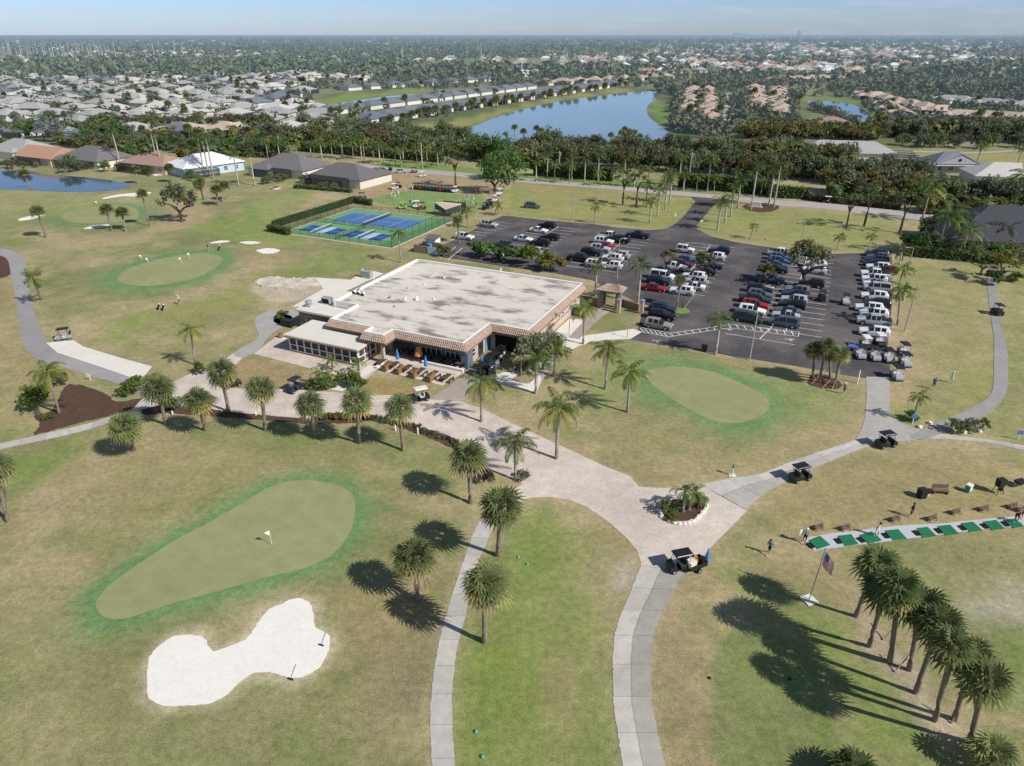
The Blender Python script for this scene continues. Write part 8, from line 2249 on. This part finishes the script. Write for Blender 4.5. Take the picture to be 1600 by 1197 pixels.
for i, (px, py) in enumerate(((1512, 668), (1517, 671), (1508, 664), (1524, 668), (1530, 675), (1506, 676), (1436, 668), (1453, 662))):
    p = G(px, py); obj('rock', rk[i % 3], None, (p.x, p.y, .12), (0, 0, i), (1.2,) * 3, label='pale boulder in the rocky shrub bed at the right', category='rock', group='boulders in the right bed')
# braces of the young palms, golf bags, railing
for i, (px, py, dx) in enumerate(((1398, 1050, 10), (1380, 1000, 12), (1487, 1130, -8), (1268, 600, 6), (1285, 606, 8), (1300, 608, -8), (1066, 485, 6))):
    a = G(px, py); c = G(px + dx, py - 26); b = MB(); b.tube([(0, 0, 0), (c.x - a.x, (c.y - a.y) * .35, 1.8)], .05, 5); b.box((0, 0, .08), (.12, .12, .16)); obj('timber_prop', b.mesh('timber_prop', mat('prop_wood', S(170, 150, 134), .8, [(3, .1)])), None, a, label=('timber prop leaning on the thick trunked third palm', 'timber prop leaning on the second palm of the row', 'timber prop by the seventh palm of the row', 'left timber prop of the palm clump', 'middle timber prop of the palm clump', 'right timber prop of the palm clump', 'timber prop of the palm by the front stalls')[i], category='prop')
t = thing('railing', 'small white railing on the curved walk below the recess', 'railing', G(815, 603), R(-25)); b = MB()
for x in (-1, 0, 1):
    b.tube([(x, 0, 0), (x, 0, 1)], .03, 5)
obj('post', b.mesh('posts', M_WH), t); b = MB(); b.tube([(-1, 0, 1), (1, 0, 1)], .03, 5); b.tube([(-1, 0, .5), (1, 0, .5)], .02, 5); obj('rail', b.mesh('rail', M_WH), t)
for px, py, lb in ((247, 484, 'white topped pull cart with bag on the left fairway'), (254, 485, 'black golf bag lying beside the pull cart'), (342, 391, 'dark bag behind the far end of the practice green')):
    t = thing('golf_bag', lb, 'golf bag', G(px, py), R(30)); b = MB(); b.tube([(0, 0, .2), (.35, 0, 1.0)], [.17, .2], 8); obj('bag', b.mesh('bag', M_BLK), t); b = MB(); b.tube([(.35, 0, 1.0), (.42, 0, 1.2)], [.15, .05], 6); obj('club_heads', b.mesh('club_heads', M_WH), t)
    for s in (-1, 1):
        b = MB(); b.tube([(-.05, s * .25, .15), (-.05, s * .3, .15)], .15, 8); obj('wheel', b.mesh('bag_wheel', M_TY), t)
simple('waste_bin', 'black bin at the near edge of the lot by the lone lot palm', 'bin', 1100, 549, [('body', lambda b: b.box((0, 0, .5), (.8, .7, 1.0), 0, 0, 1.08), M_BLK), ('lid', lambda b: b.box((0, 0, 1.03), (.95, .8, .07)), M_BLK)], AX)
simple('grill', 'dark covered grill at the left end of the glazed porch', 'grill', 450, 510, [('body', lambda b: b.box((0, 0, .6), (2.2, 1.0, 1.0)), M_BLK), ('cover', lambda b: b.box((0, 0, 1.2), (2.4, 1.1, .2), 0, 0, .85), M_CB_)], AX)
simple('fire_pit', 'brown barrel by the porch corner', 'barrel', 439, 528, [('body', lambda b: b.tube([(0, 0, 0), (0, 0, .45), (0, 0, .9)], [.35, .42, .36], 10), M_WD), ('base', lambda b: b.box((0, 0, .03), (1.6, 1.2, .06)), mwc)], AX)
simple('stone_well', 'round stone planter on the lawn before the big grey screened house', 'planter', 431, 295, [('ring', lambda b: b.tube([(0, 0, 0), (0, 0, .5)], 1.5, 14), mrub), ('soil', lambda b: b.tube([(0, 0, .4), (0, 0, .53)], 1.2, 14), mmul)])
for i, (px, py) in enumerate(((1008, 425), (1092, 434), (1254, 450), (1196, 448))):
    if i == 0: continue
    c = G(px, py); b = MB(); b.prism([(1.6 * math.cos(k * math.pi / 8), 1.2 * math.sin(k * math.pi / 8)) for k in range(16)], 0, .14); o = struct('kerb_island', b.mesh('kerb_island', M_CON), 'raised kerbed island under a car park tree', (c.x, c.y, .02)); o.rotation_euler = (0, 0, AX)
sheet('grass_tip', [(1056, 489), (1059, 482), (1073, 482), (1078, 488), (1068, 491)], .06, mat('grass_bright', S(120, 146, 62), .95, [(3, .2)], .3), 'small grass tip at the end of the front stalls', 3)
# the service cart / blue flat trailer in the front line
simple('flat_trailer', 'blue and white flat trailer with an orange pole beside the front carts', 'trailer', 1336, 548, [('bed', lambda b: b.box((0, 0, .7), (2.2, 1.4, .12)), mat('trailer_blue', S(90, 110, 180), .6, [(2, .3)])), ('frame', lambda b: two(lambda c: c.tube([(-.9, .5, 0), (-.9, .5, .65)], .06, 5), lambda c: c.tube([(.9, .5, 0), (.9, .5, .65)], .06, 5), lambda c: c.tube([(-.9, -.5, 0), (-.9, -.5, .65)], .06, 5), lambda c: c.tube([(.9, -.5, 0), (.9, -.5, .65)], .06, 5))(b), M_WH), ('marker_pole', lambda b: b.tube([(-1.1, .7, 0), (-1.1, .7, 2.0)], .05, 5), mat('pole_orange', S(220, 110, 70), .6))], AX)
